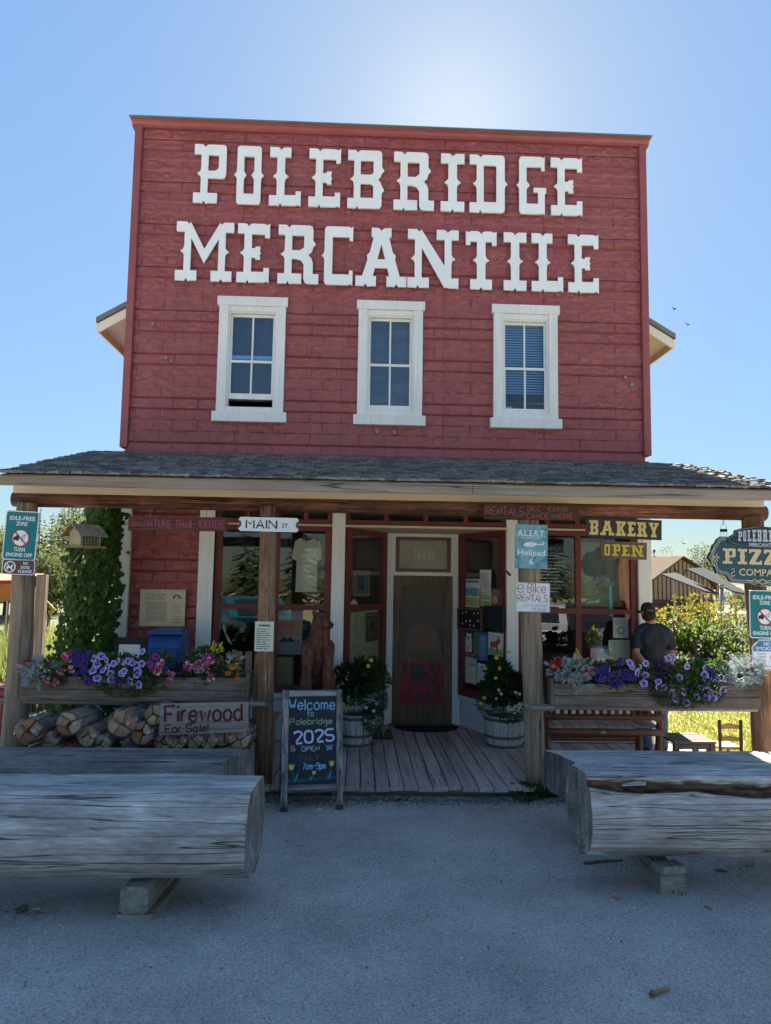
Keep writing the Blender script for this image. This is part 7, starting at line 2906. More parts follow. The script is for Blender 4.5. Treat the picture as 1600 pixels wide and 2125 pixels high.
sheet('blue striped poster in the middle of the right entrance window', 'poster', 'poster', 1126, 1046, 1250, 1284, flat((.06, .13, .28), 'print_navy', .6), d6)
sheet("colourful Farmers' Market poster with a red cow", 'poster', 'poster', 1252, 1052, 1378, 1240, PAPER, d7)
sheet('dark red KEEP IT WILD strip on the right entrance window', 'sticker', 'sticker', 1060, 1216, 1153, 1250, SRED, lambda t, w, h: words('lettering', 'KEEP IT WILD', .014, PAPER, t, (0, -.006, -.007), .001, width=w * .85))
sheet('tall pale yellow-green notice low on the right entrance window', 'notice', 'notice', 1062, 1256, 1155, 1472, PAPERY, lambda t, w, h: (pat(t, 'print_block', -w * .46, w * .46, h * .28, h * .46, (.55, .55, .60)), pat(t, 'print_block', -w * .1, w * .46, h * .18, h * .27, (.16, .42, .52)), txt(t, w, h, 7, INKL, -.35, .35, -.35, .1)))
sheet('white notice with small crest low beside the yellow-green notice', 'notice', 'notice', 1160, 1310, 1250, 1474, PAPER, lambda t, w, h: (pat(t, 'print_block', -w * .12, w * .12, h * .28, h * .38, (.12, .18, .26)), txt(t, w, h, 8, INKL, -.4, .4, -.35, .2)))
# left entrance window: trail map, bear poster, small framed glass
MAPM = mat('trail_map_paper', (.50, .46, .28), .8, .25, 7, .1, 40, c2=(.36, .36, .22))
tm = sheet('yellowed trail map filling the lower pane of the left entrance window', 'trail_map', 'map', 68, 872, 340, 1330, MAPM, None, ML, None, y=.045)
g = random.Random(8)
q = MB()
for k in range(26):
    x_, z_ = g.uniform(-.25, .25), g.uniform(-.34, .34)
    pts = [(x_, -.006, z_)]
    for j in range(5):
        x_ += g.uniform(-.06, .06)
        z_ += g.uniform(-.05, .05)
        pts.append((max(-.27, min(.27, x_)), -.006, max(-.36, min(.36, z_))))
    q.tube(pts, .0016, 4)
part('contour_lines', q, INKL, tm, False, kind='stuff')
sheet('dark red bear-safety poster at the right of the trail map', 'poster', 'poster', 238, 885, 338, 1122, flat((.15, .035, .045), 'print_maroon', .7), lambda t, w, h: (words('lettering', 'Be Bear Smart', .016, PAPER, t, (0, -.0072, h * .40), .001, width=w * .85), pat(t, 'photo', -w * .46, w * .46, -h * .06, h * .32, (.12, .14, .08)), pat(t, 'bear_photo', -w * .14, w * .12, -h * .04, h * .2, (.02, .02, .02), -.0075), txt(t, w, h, 7, flat((.3, .2, .2), 'print_rose', .7), -.38, .38, -.38, -.14)), ML, None, y=.030)
def fr_(t, w, h):
    for a in ((-w / 2, w / 2, h / 2 - .03, h / 2), (-w / 2, w / 2, -h / 2, -h / 2 + .03), (-w / 2, -w / 2 + .03, -h / 2 + .03, h / 2 - .03), (w / 2 - .03, w / 2, -h / 2 + .03, h / 2 - .03)):
        q = MB()
        q.box(a[0], a[1], -.024, -.010, a[2], a[3])
        part('frame_side', q, CH, t, False)
    pat(t, 'inner_panel', -w * .2, w * .2, -h * .28, h * .28, (.06, .07, .08), -.012)
sheet('small oak-framed blue stained glass in the left entrance window', 'framed_glass', 'stained glass', 124, 535, 258, 748, flat((.05, .17, .22), 'stained_blue', .3), fr_, ML, None, th=.02, y=.06)
sheet('little white diamond-shaped paper below the oak-framed stained glass', 'paper_scrap', 'paper', 104, 770, 168, 825, BLACK, lambda t, w, h: plate('diamond', [[(-w / 2, -.01), (0, h / 2), (w / 2, -.02), (w * .2, -h / 2), (-w * .3, -h / 2)]], .001, -.006, PAPER, t), ML, None, y=.05)


# ------------------------------------------------------------------ inside the display windows
def cloth_shirt(name, label, px0, px1, py0, py1, Y, m, group=None):
    x, z, w, h = rect(px0, py0, px1, py1, Y)
    t = thing(name, label, 'shirt', (x, Y, z), group)
    hw, hh = w / 2, h / 2
    half = [(.0, hh - .035), (.05, hh - .02), (.09, hh), (.16 * hw / .2, hh - .03), (hw * .86, hh - .09), (hw, hh - .26), (hw * .74, hh - .29), (hw * .66, hh - .20), (hw * .70, -hh), (0, -hh)]
    pts = [(a, b) for a, b in half] + [(-a, b) for a, b in reversed(half[1:-1])]
    me = curve_mesh('cloth', [pts], .02, .006)
    for v in me.vertices:
        v.co.y += .012 * math.sin(v.co.x * 34 + v.co.z * 5)
    me.materials.append(m)
    o = link('cloth', me, t)
    q = MB()
    q.tube([(-.12, 0, hh - .05), (0, 0, hh + .01), (.12, 0, hh - .05)], .007, 6)
    q.tube([(0, 0, hh + .01), (0, 0, hh + .05), (.02, 0, hh + .07)], .004, 6)
    part('hanger', q, REDP, t, False)
    q = MB()
    q.tube([(.01, 0, hh + .06), (.01, 0, 3.38 - z)], .002, 4)
    part('cord', q, BLACK, t, False)
    return t


cloth_shirt('hanging_shirt', 'pale grey T-shirt on a red hanger in the left display window', 606, 668, 1118, 1228, 9.72, mat('pale_grey_cloth', (.60, .59, .52), .9, .12, 6, .2, 50))
cloth_shirt('hanging_shirt', 'dark shirts hanging at the top left of the left display window', 455, 530, 1100, 1170, 10.0, mat('dark_cloth', (.05, .05, .055), .9, .3, 6, .2, 50))
cloth_shirt('hanging_shirt', 'navy shirt hanging behind the pale grey T-shirt', 566, 600, 1118, 1172, 9.95, mat('navy_cloth', (.035, .05, .075), .9, .3, 6, .2, 50))
x, z, w, h = rect(632, 1228, 656, 1256, 9.74)
q = MB()
q.bbox(x - w / 2, x + w / 2, 9.73, 9.76, z - h / 2 - .02, z + h / 2, .006)
solo('hanging_trousers', q, BLACK, 'black cloth hanging just below the pale grey T-shirt', 'cloth')
x, z, w, h = rect(567, 1267, 627, 1358, 9.66)
t = thing('collage_poster', 'grey and orange sketch poster in the lower left display window', 'poster', (x, 9.66, z))
q = MB()
q.box(-w / 2, w / 2, -.004, .004, -h / 2, h / 2)
part('sheet', q, mat('sketch_paper', (.46, .42, .37), .8, .3, 14, .1, 40, c2=(.30, .28, .27)), t, False)
pat(t, 'orange_field', -w * .48, w * .46, -h * .08, h * .30, (.46, .26, .16), -.0055)
pat(t, 'orange_block', -w * .4, w * .18, h * .08, h * .27, (.46, .14, .08), -.0065)
q = MB()
g = random.Random(3)
q.prism([(-w * .5 + w * .1 * k, -h * (.16 + (.0 if k % 2 else .05) + (-.12 if k in (4, 6) else 0))) for k in range(10)] + [(w * .4, -h * .22), (-w * .48, -h * .22)], -.0068, -.0058)
part('skyline_sketch', q, INK, t, False)
pat(t, 'grey_field', -w * .49, w * .49, -h * .49, -h * .23, (.26, .27, .28), -.0057)
x, z, w, h = rect(566, 1364, 607, 1424, 9.70)
q = MB()
q.bbox(x - w / 2, x + w / 2, 9.70, 9.95, z - h / 2, z + h / 2, .006)
solo('cardboard_box', q, mat('tan_card', (.40, .33, .17), .7, .1, 5, .1), 'tan box standing low in the left display window', 'box')
t = thing('feather_ornament', 'white feather ornament hanging in the lower left pane of the left display window', 'ornament', tuple(at(470, 1310, 9.64)))
for (a, b, s) in (((462, 1292), (468, 1315), 6), ((466, 1312), (480, 1338), 6)):
    A, B = at(a[0], a[1], 9.64), at(b[0], b[1], 9.64)
    q = MB()
    d = (B - A)
    nrm = Vector((-d.z, 0, d.x)).normalized() * .018
    q.prism([(A.x, A.z), (A.x + d.x * .3 + nrm.x, A.z + d.z * .3 + nrm.z), (B.x + nrm.x * .6, B.z + nrm.z * .6 - .0), (B.x, B.z), (A.x + d.x * .6 - nrm.x, A.z + d.z * .6 - nrm.z)], 9.637, 9.643)
    part('feather', q, PAPERY, t)
q = MB()
A = at(465, 1272, 9.64)
q.tube([A, at(462, 1292, 9.64)], .002, 4)
q.tube([A, at(466, 1312, 9.641)], .002, 4)
part('cord', q, PAPERY, t)
# right display window
x, z, w, h = rect(1118, 1127, 1177, 1240, 9.72)
t = thing('bakery_menu', 'tall black chalk menu headed BAKERY in the right display window', 'chalk menu', (x, 9.72, z))
q = MB()
q.box(-w / 2, w / 2, -.006, .006, -h / 2, h / 2)
part('board', q, MATS['chalkboard'], t, False)
q = MB()
hand(q, 'BAKERY', -w * .30, h * .36, .055, .0022, -.007, .03, wx=w * .72 / hand_w('BAKERY', .055))
part('lettering', q, PAPER, t, False)
lines('print', [(-w * .46, w * rnd.uniform(.15, .42), h * (.27 - .06 * k)) for k in range(12)], PAPER, t, -.007, .007)
x, z, w, h = rect(1203, 1126, 1292, 1259, 9.70)
t = thing('stained_glass_panel', 'large wood-framed stained glass panel with a feather in the right display window', 'stained glass', (x, 9.70, z))
for a in ((-w / 2, w / 2, h / 2 - .06, h / 2), (-w / 2, w / 2, -h / 2, -h / 2 + .06), (-w / 2, -w / 2 + .06, -h / 2 + .06, h / 2 - .06), (w / 2 - .06, w / 2, -h / 2 + .06, h / 2 - .06)):
    q = MB()
    q.bbox(a[0], a[1], -.018, .018, a[2], a[3], .004)
    part('frame_side', q, wood('panel_frame', (.26, .13, .065), (.17, .08, .04), 'Z', 9, .6, bump=.2), t, False)
plate('teal_border', [[(-w / 2 + .061, -h / 2 + .061), (w / 2 - .061, -h / 2 + .061), (w / 2 - .061, h / 2 - .061), (-w / 2 + .061, h / 2 - .061)], [(-w / 2 + .105, -h / 2 + .105), (w / 2 - .105, -h / 2 + .105), (w / 2 - .105, h / 2 - .105), (-w / 2 + .105, h / 2 - .105)]], .006, 0, flat((.07, .20, .24), 'teal_glass', .2), t)
q = MB()
q.box(-w / 2 + .106, w / 2 - .106, -.004, 0, -h / 2 + .106, h / 2 - .106)
part('centre_glass', q, flat((.16, .19, .17), 'grey_green_glass', .2), t, False)
q = MB()
g = random.Random(12)
for k in range(26):
    a = g.uniform(-.16, .14)
    leaf(q, Vector((.0 + a * .35, -.012, a)), Vector((g.uniform(-1, 1), 0, g.uniform(.1, 1))), Vector((0, -1, 0)), g.uniform(.05, .11), .022, 0)
part('feather_design', q, [mat('feather_dark', (.05, .055, .05), .4, .5, 30, 0, c2=(.25, .25, .22))], t, False)
for lab, rc, nm, deco in (('white licence notice with round seal in the lower right display window', (1272, 1282, 1304, 1324), 'notice', 0), ('pale green printed form below the notice with the round seal', (1263, 1328, 1307, 1378), 'notice', 1), ('blue booklet with white cups standing left of the pale green form', (1231, 1340, 1264, 1378), 'booklet', 2)):
    x, z, w, h = rect(*rc, 9.62)
    t = thing(nm, lab, nm, (x, 9.62, z), 'papers inside the right display window')
    q = MB()
    q.box(-w / 2, w / 2, -.002, .002, -h / 2, h / 2)
    part('sheet', q, (PAPER, PAPERY, flat((.05, .13, .32), 'print_cobalt', .6))[deco], t, False)
    if deco == 0:
        txt(t, w, h, 3, INK, -.4, .4, .2, .4, .006)
        plate('seal', [circ(w * .25, 20, 0, -h * .12), circ(w * .17, 20, 0, -h * .12)], .001, -.006, flat((.20, .32, .32), 'seal_green', .6), t)
    elif deco == 1:
        txt(t, w, h, 11, flat((.30, .36, .32), 'print_greenish', .7), -.42, .42, -.4, .42, .006)
    else:
        pat(t, 'print_block', -w * .3, w * .45, -h * .4, h * .32, (.25, .45, .58), -.004)
        for k in range(3):
            q = MB()
            q.lathe([(w * .10, 0), (w * .10, .001)], 12, Mx((w * (-.17 + .24 * k), -.006, -h * .25), rx=R(90)))
            part('print_cup', q, PAPER, t, False)
# shop fittings seen dimly behind the glass
for lab, x0, x1, y0, y1, z0, z1, m in (('dark counter far inside behind the right display window', 2.2, 3.6, 11.2, 11.7, .106, 1.1, DARKWOOD), ('wood display shelf low behind the right display window', 2.15, 3.68, 9.60, 10.0, .66, .70, CH), ('wood display shelf low behind the left display window', -1.80, -.38, 9.60, 10.0, .66, .70, CH), ('dark shelving deep inside behind the left display window', -1.7, -.4, 12.2, 12.6, .106, 2.2, DARKWOOD)):
    q = MB()
    q.bbox(x0, x1, y0, y1, z0, z1, .006)
    if 'shelving' in lab:
        for k in range(3):
            q.bbox(x0 - .02, x1 + .02, y0 - .1, y0 - .001, z0 + .5 + .5 * k, z0 + .53 + .5 * k, .004)
    solo('counter' if 'counter' in lab else 'shelf', q, m, lab, 'counter' if 'counter' in lab else 'shelf')
t = thing('stand_in_jacket', 'orange jacket on a stand, put in for an orange-shirted figure behind the door screen', 'jacket', (.99, 10.74, 1.17))  # jacket shape added in place of the orange-shirted figure inside
q = MB()
q.ball((0, 0, .10), (.20, .12, .28), 16, 10)
q.ball((0, 0, .26), (.12, .09, .12), 12, 8)
for s in (-1, 1):
    limb(q, [(s * .12, 0, .28), (s * .21, 0, .10), (s * .23, 0, -.10)], [.07, .065, .06])
fuse('cloth', q, mat('orange_cloth', (.95, .22, .05), .8, .15, 6, .2, 50), .02, t, 2)
q = MB()
q.tube([(0, .02, -1.06), (0, .02, .42)], .02, 8)
part('stand', q, DARKWOOD, t, False)
# ------------------------------------------------------------------ trees
TREEBARK = mat('tree_bark', (.13, .105, .08), .95, .4, 9, .7, 25, stretch=(1, 1, .3))
NEEDLE = leafmat('spruce_needles', (.050, .080, .028), (.022, .04, .016), .25)
ASPEN = leafmat('aspen_leaves', (.150, .165, .040), (.07, .085, .025), .5)
ASPEN2 = leafmat('willow_leaves', (.11, .13, .045), (.05, .065, .022), .5)


def conifer(h, r, seed):
    g = random.Random(seed)
    q = MB()
    nw = int(h * 2.6)
    for i in range(nw):
        f = i / nw
        z = h * (.10 + .9 * f)
        R0 = r * (1 - f) ** .85 * g.uniform(.8, 1.12) + .06
        nb_ = max(4, int(10 * (1 - f) + 3))
        for k in range(nb_):
            a = g.uniform(0, 2 * PI)
            L = R0 * g.uniform(.6, 1.1)
            d = Vector((math.cos(a), math.sin(a), -.18 - .2 * (1 - f)))
            base = Vector((0, 0, z))
            for s in range(3):
                p = base + d * L * (.15 + .28 * s)
                dd = d + Vector((g.uniform(-.4, .4), g.uniform(-.4, .4), g.uniform(-.25, .15)))
                leaf(q, p, dd, Vector((0, 0, 1)), L * .5 + .12, (L * .30 + .10) * g.uniform(.7, 1.2), .3)
        leaf(q, Vector((0, 0, z)), Vector((g.uniform(-.2, .2), g.uniform(-.2, .2), 1)), Vector((1, 0, 0)), h * .05, .1)
    cr = q.mesh('crown', NEEDLE)
    q = MB()
    q.tube([(0, 0, 0), (0, 0, h * .5), (0, 0, h * .98)], [h * .018 + .03, h * .011, .01], 8)
    return cr, q.mesh('trunk', TREEBARK)


def broadleaf(h, r, seed, m, nclump=15, nleaf=150, L=.22):
    g = random.Random(seed)
    q = MB()
    t = MB()
    t.smooth = True
    t.tube([(0, 0, 0), (g.uniform(-.1, .1), 0, h * .35), (g.uniform(-.2, .2), g.uniform(-.2, .2), h * .8)], [.05 + h * .015, .03 + h * .01, .03], 8)
    for k in range(nclump):
        a = g.uniform(0, 2 * PI)
        f = g.uniform(.25, 1)
        rr_ = r * g.uniform(.15, .85) * (1.15 - .75 * abs(f - .55))
        c = Vector((rr_ * math.cos(a), rr_ * math.sin(a), h * (.12 + .8 * f)))
        s = r * g.uniform(.26, .48)
        clump(q, c, (s, s, s * 1.05), nleaf, L, L * .62, g, shell=.3, up=0)
        t.tube([(0, 0, h * .25 + .1 * k * h / nclump), c * .6 + Vector((0, 0, h * .12)), c], [.035, .022, .01], 5)
    return q.mesh('crown', m), t.mesh('trunk', TREEBARK)


CON = [conifer(9, 1.7, 1), conifer(9, 1.5, 2), conifer(9, 2.0, 3)]
BRO = [broadleaf(6, 2.0, 4, ASPEN), broadleaf(6, 2.3, 5, ASPEN2), broadleaf(6, 1.8, 6, ASPEN)]


def tree(kind, i, X, Y, h, label, group, rz=0.0):
    t = thing('conifer_tree' if kind is CON else 'leafy_tree', label, 'tree', (X, Y, -.01), group, rz=rz)
    k = h / (9 if kind is CON else 6)
    for nm, me in zip(('crown', 'trunk'), kind[i % 3]):
        o = link(nm, me, t)
        o.scale = (k, k, k)
        if nm == 'crown':
            o['kind'] = 'stuff'
    return t


def tz(px, py, Y): return at(px, py, Y).x, at(px, py, Y).z


g = random.Random(21)
GL_, GR_ = 'trees beyond the left end of the porch', 'trees beyond the barn on the right'
for i, (px, py, Y) in enumerate(((5, 1085, 62), (85, 1050, 66), (110, 1062, 60), (135, 1040, 64), (165, 1045, 68), (-40, 1060, 64), (215, 1042, 70), (55, 1075, 70))):
    X, Z = tz(px, py, Y)
    tree(CON, i, X, Y, Z, ('dark spruce left of the teal sign post', 'spruce tip right of the teal sign, left of the others', 'shorter spruce between two taller spruces behind the bird feeder', 'tallest spruce behind the bird feeder', 'spruce against the sky between bird feeder and hop vine', 'spruce beyond the left picture edge', 'spruce hidden behind the hop vine', 'spruce behind the top of the far left post')[i], GL_, g.uniform(0, 6))
for i, (px, py, Y) in enumerate(((90, 1085, 36), (125, 1068, 40), (160, 1062, 42), (20, 1100, 38), (200, 1062, 44), (-30, 1110, 36), (110, 1130, 31), (70, 1150, 30), (150, 1140, 30))):
    X, Z = tz(px, py, Y)
    tree(BRO, i, X, Y, Z, ('pale yellow-green leafy tree behind the wooden post', 'tall sunlit leafy tree left of the bird feeder', 'sunlit leafy tree behind the bird feeder', 'leafy tree left of the far left post', 'leafy tree hidden behind the hop vine', 'leafy tree at the left picture edge', 'low grey-green bushy tree behind the yellow diamond sign', 'low bushy tree between post and orange canopy', 'low bushy tree beside the hop vine')[i], GL_, g.uniform(0, 6))
for i, (px, py, Y) in enumerate(((1438, 1170, 75), (1462, 1178, 78), (1448, 1182, 72), (1560, 1168, 76))):
    X, Z = tz(px, py, Y)
    tree(CON, i, X, Y, Z, ('little spruce tip just right of the barn roof', 'second spruce tip right of the barn roof', 'low spruce between the two tips right of the barn', 'spruce behind the PIZZA sign post')[i], GR_, g.uniform(0, 6))
for i, (px, py, Y) in enumerate(((1490, 1205, 52), (1515, 1222, 48), (1540, 1215, 50), (1575, 1205, 50), (1610, 1195, 52), (1530, 1250, 40))):
    X, Z = tz(px, py, Y)
    tree(BRO, i, X, Y, Z, ('leafy tree between the barn and the solar panel pole', 'leafy tree behind the metal pole', 'leafy tree under the PIZZA sign', 'leafy tree right behind the PIZZA sign post', 'leafy tree at the right picture edge', 'low leafy tree behind the white cold frame')[i], GR_, g.uniform(0, 6))
# woods farther round, and the edge of the meadow across the road (mirrored in the shop windows)
for i in range(34):
    X = -78 + i * 4.8 + g.uniform(-1.5, 1.5)
    if -14 < X < 30:
        continue
    tree(CON if g.random() < .7 else BRO, i, X, 92 + g.uniform(-6, 8), g.uniform(6, 8.5), 'distant tree in the wood behind the store', 'distant trees behind the store', g.uniform(0, 6))
for i in range(30):
    X = -45 + i * 3.1 + g.uniform(-1.2, 1.2)
    k = BRO if g.random() < .6 else CON
    tree(k, i, X, -46 + g.uniform(-8, 7), g.uniform(7, 12) if k is CON else g.uniform(5, 8), 'tree across the meadow, mirrored in the shop windows', 'trees across the meadow, seen only as reflections', g.uniform(0, 6))

# ------------------------------------------------------------------ barn
bc = at(1420, 1296, 38)
t = thing('barn', 'tan board-and-batten barn with brown lower wall and gambrel roof beyond the lawn', 'barn', (bc.x, 38, 0), rz=R(24))
BT = mat('barn_tan', (.42, .29, .20), .85, .15, 4, .2, 30)
BD_ = mat('barn_batten', (.12, .075, .055), .85, .2, 6, .2)
BB = wood('barn_logs', (.15, .085, .06), (.085, .05, .035), 'X', 7, .9, bump=.4)
BRF = mat('barn_roof', (.16, .115, .078), .95, .15, 3, .1, spec=.03)
pk = at(1408, 1157, 38).z
BWd, Bz0, Bez = 2.25, 1.30, 2.30
gp_ = [(-BWd, Bz0), (BWd, Bz0), (BWd, Bez - .35), (BWd * .62, Bez + .55), (-.2, pk - .06), (-BWd * .95, Bez + .15), (-BWd, Bez)]
q = MB()
q.prism(gp_, 0, 6)
part('upper_wall', q, BT, t, False)
for k in range(15):
    x = -BWd + .08 + k * .305
    def top(x):
        for a, b in zip(gp_[2:-1], gp_[3:]):
            if b[0] <= x <= a[0]:
                return a[1] + (b[1] - a[1]) * (x - a[0]) / (b[0] - a[0])
        return Bez
    q = MB()
    q.box(x - .028, x + .028, -.03, -.001, Bz0 + .02, max(Bz0 + .2, top(x) - .03))
    part('batten', q, BD_, t, False)
for r_ in range(6):
    q = MB()
    q.smooth = True
    q.tube([(-BWd, .02, .11 + .215 * r_), (BWd, .02, .11 + .215 * r_)], .115, 8)
    part('wall_log', q, BB, t, False)
q = MB()
q.box(-BWd + .02, BWd - .02, .1, 5.9, 0, Bz0 - .002)
q.box(-BWd, BWd, -.035, .0, Bz0 - .09, Bz0 + .02)
part('lower_wall', q, BB, t, False)
for a, b, m_ in (((-.2, pk), (-BWd - .25, Bez - .02), BRF), ((-.2, pk), (BWd * .64, Bez + .58), BD_), ((BWd * .64, Bez + .58), (BWd + .12, Bez - .45), BD_)):
    q = MB()
    q.prism([a, b, (b[0], b[1] + .08), (a[0], a[1] + .08)], -.25, 6.3)
    part('roof', q, m_, t, False)
q = MB()
for a, b in (((-.62, Bez + .62), (-.2, Bez + .1)), ((.22, Bez + .62), (-.2, Bez + .1))):
    q.tube([(a[0], -.045, a[1]), (b[0], -.045, b[1])], .03, 5)
part('cross_brace', q, BD_, t, False)
q = MB()
p0 = at(1358, 1165, 40)
q.tube([p0, p0 + Vector((0, 0, .6))], .02, 5)
q.tube([p0 + Vector((-.1, 0, .28)), p0 + Vector((.12, 0, .28))], .015, 5)
q.ball(p0 + Vector((0, 0, .58)), (.06, .06, .13), 8, 6)
solo('weather_vane', q, BLACK, 'dark weather vane on the ridge of the tan barn', 'weather vane')
PANELU = mat('panel_underside', (.07, .072, .072), .95, .2, 6, 0, spec=.03)
for i, (lab, P) in enumerate((('lower tilted solar panel row in front of the barn', ((1373, 1194, 24), (1403, 1191, 25.4), (1492, 1234, 24.6), (1462, 1229, 23.2))), ('upper tilted solar panel row, partly behind the PIZZA sign', ((1425, 1183, 25), (1461, 1180, 26.4), (1556, 1236, 25.4), (1520, 1229, 24.0))))):
    pts = [at(a, b, c) for a, b, c in P]
    c0_ = sum(pts, Vector()) / 4
    t = thing('solar_panel', lab, 'solar panel', tuple(c0_), 'solar panel rows beside the barn')
    q = MB()
    up = Vector((0, 0, .05))
    q.add(pts + [p + up for p in pts], [(0, 1, 2, 3), (7, 6, 5, 4), (0, 4, 5, 1), (1, 5, 6, 2), (2, 6, 7, 3), (3, 7, 4, 0)])
    part('panel', q, PANELU, t)
    for f in (.3, .7):
        q = MB()
        q.tube([pts[0].lerp(pts[1], f) - up * .6, pts[3].lerp(pts[2], f) - up * .6], .025, 5)
        part('rail', q, METAL, t)
    for f in (.12, .5, .88):
        q = MB()
        a = pts[0].lerp(pts[3], f).lerp(pts[1].lerp(pts[2], f), .5)
        q.tube([a, (a.x, a.y, 0)], .035, 6)
        part('post', q, METAL, t)
a = at(1497, 1213, 22)
q = MB()
q.smooth = True
q.tube([(a.x, 22, 0), (a.x, 22, a.z - .1)], .06, 10)
q.tube([(a.x, 22, a.z - .098), (a.x, 22, a.z)], [.085, .07], 10)
solo('metal_pole', q, METAL, 'grey metal flue pole right of the solar panels', 'pole')
# cold frame, garden fence
a, b = at(1502, 1330, 18), at(1556, 1330, 18)
zt_ = at(1530, 1272, 18).z
t = thing('cold_frame', 'white-framed glass cold frame behind the garden flowers', 'cold frame', ((a.x + b.x) / 2, 18.4, 0))
q = MB()
q.box(a.x, b.x + .4, 18, 18.9, 0, .35)
part('base', q, GREYBOARD, t)
for k in range(4):
    x = a.x + (b.x + .4 - a.x) * k / 3
    q = MB()
    q.box(x - .025, x + .025, 17.97, 18.02, .35, zt_ - .04)
    part('upright', q, SWHITE, t)
q = MB()
q.box(a.x - .04, b.x + .45, 17.95, 18.95, zt_ - .04, zt_)
part('top', q, SWHITE, t)
q = MB()
q.box(a.x + .03, b.x + .37, 18.025, 18.035, .35, zt_ - .04)
part('pane', q, GLASSUP, t)
t = thing('wire_fence', 'thin dark rail fence in front of the garden flowers', 'fence', tuple(at(1443, 1400, 14.2)[:2]) + (0,))
IRON = mat('rusty_iron', (.07, .06, .05), .7, .3, 9, .2)
for px in (1443, 1405, 1494, 1570):
    p = at(px, 1320 if px == 1443 else 1352, 14.2)
    q = MB()
    q.tube([(p.x, 14.2, 0), (p.x, 14.2, p.z)], .028 if px == 1443 else .018, 6)
    part('post', q, IRON, t)
for py in (1366, 1392):
    q = MB()
    q.tube([at(1385, py, 14.25), at(1620, py + 3, 14.25)], .016, 6)
    part('rail', q, IRON, t)
t = thing('iron_scroll', 'black wrought-iron scroll ornament right of the standing man', 'ornament', tuple(at(1398, 1330, 12.5)[:2]) + (0,))
for k, (px, py, r_) in enumerate(((1394, 1296, .07), (1403, 1303, .06), (1398, 1312, .06), (1404, 1290, .05))):
    c = at(px, py, 12.5)
    q = MB()
    q.tube([c + Vector((r_ * (1 - j * .035) * math.cos(j * .5), 0, r_ * (1 - j * .035) * math.sin(j * .5))) for j in range(18)], .010, 5)
    part('scroll', q, BLACK, t)
q = MB()
c = at(1398, 1312, 12.5)
q.tube([(c.x, 12.5, 0), (c.x, 12.5, c.z + .1)], .012, 5)
part('stake', q, BLACK, t)

# ------------------------------------------------------------------ garden flowers on the right
GARDEN = leafmat('garden_leaf', (.20, .28, .02), (.09, .14, .015), .5)
GARDEN2 = leafmat('garden_leaf_grey', (.13, .16, .06), (.06, .075, .03), .45)
YTOP = leafmat('yellow_heads', (.26, .21, .04), (.17, .14, .025), .4)
WTOP = leafmat('white_heads', (.26, .27, .17), (.15, .17, .09), .3)


def herb(label, px, ptop, Y, w, nst, lm, tops, seed, spread=1.0, head=.10):
    g = random.Random(seed)
    b = at(px, 1400, Y)
    t = thing('flowering_shrub', label, 'shrub', (b.x, Y, 0), 'garden flowers between the lawn and the barn')
    H = at(px, ptop, Y).z
    q = MB()
    st_, hd = MB(), MB()
    for k in range(nst):
        x, y = b.x + g.uniform(-w, w), Y + g.uniform(-.6, .6)
        h = H * g.uniform(.55, 1.0) * (1 - .25 * abs(x - b.x) / w)
        top_ = Vector((x + g.uniform(-.2, .2), y, h))
        st_.tube([(x, y, 0), top_], [.012, .006], 4)
        for i in range(int(26 * spread)):
            f = g.uniform(.1, .95)
            leaf(q, Vector((x, y, 0)).lerp(top_, f), rv(g) + Vector((0, 0, .25)), Vector((0, 0, 1)), g.uniform(.10, .22), .055)
        if tops:
            for i in range(15):
                v = rv(g)
                leaf(hd, top_ + Vector((v.x * head * 1.4, v.y * head, v.z * head * .8)), v + Vector((0, 0, .6)), rv(g), .075, .06)
    part('leaves', q, lm, t, kind='stuff')
    part('stems', st_, lm, t, kind='stuff')
    if tops:
        part('flower_heads', hd, tops, t, kind='stuff')


herb('tallest yellow-topped garden shrub in front of the barn', 1432, 1222, 16.5, .50, 26, GARDEN, YTOP, 1)
herb('yellow-topped garden shrub in front of the solar panels', 1480, 1234, 16.5, .45, 26, GARDEN, YTOP, 2)
herb('yellow-topped garden shrub beside the metal pole', 1520, 1240, 17, .5, 26, GARDEN, YTOP, 3)
herb('small yellow-topped shrub right behind the standing man', 1384, 1262, 15.5, .35, 18, GARDEN, YTOP, 4)
herb('bright green leafy garden shrub right of the standing man', 1432, 1268, 15.3, .85, 70, GARDEN, None, 5, 2.4)
herb('white-flowered garden shrub beside the right post', 1525, 1285, 15.2, .7, 44, GARDEN, WTOP, 6, 1.9, .12)
herb('low dry-stemmed garden plants along the rail fence', 1450, 1345, 14.6, 1.2, 60, GARDEN2, WTOP, 7, .8)
herb('golden low weeds behind the rail fence', 1460, 1370, 14.9, 1.3, 60, GARDEN, YTOP, 8, .8)
herb('pale tall weeds at the right picture edge', 1585, 1290, 16, .6, 26, GARDEN2, WTOP, 9)

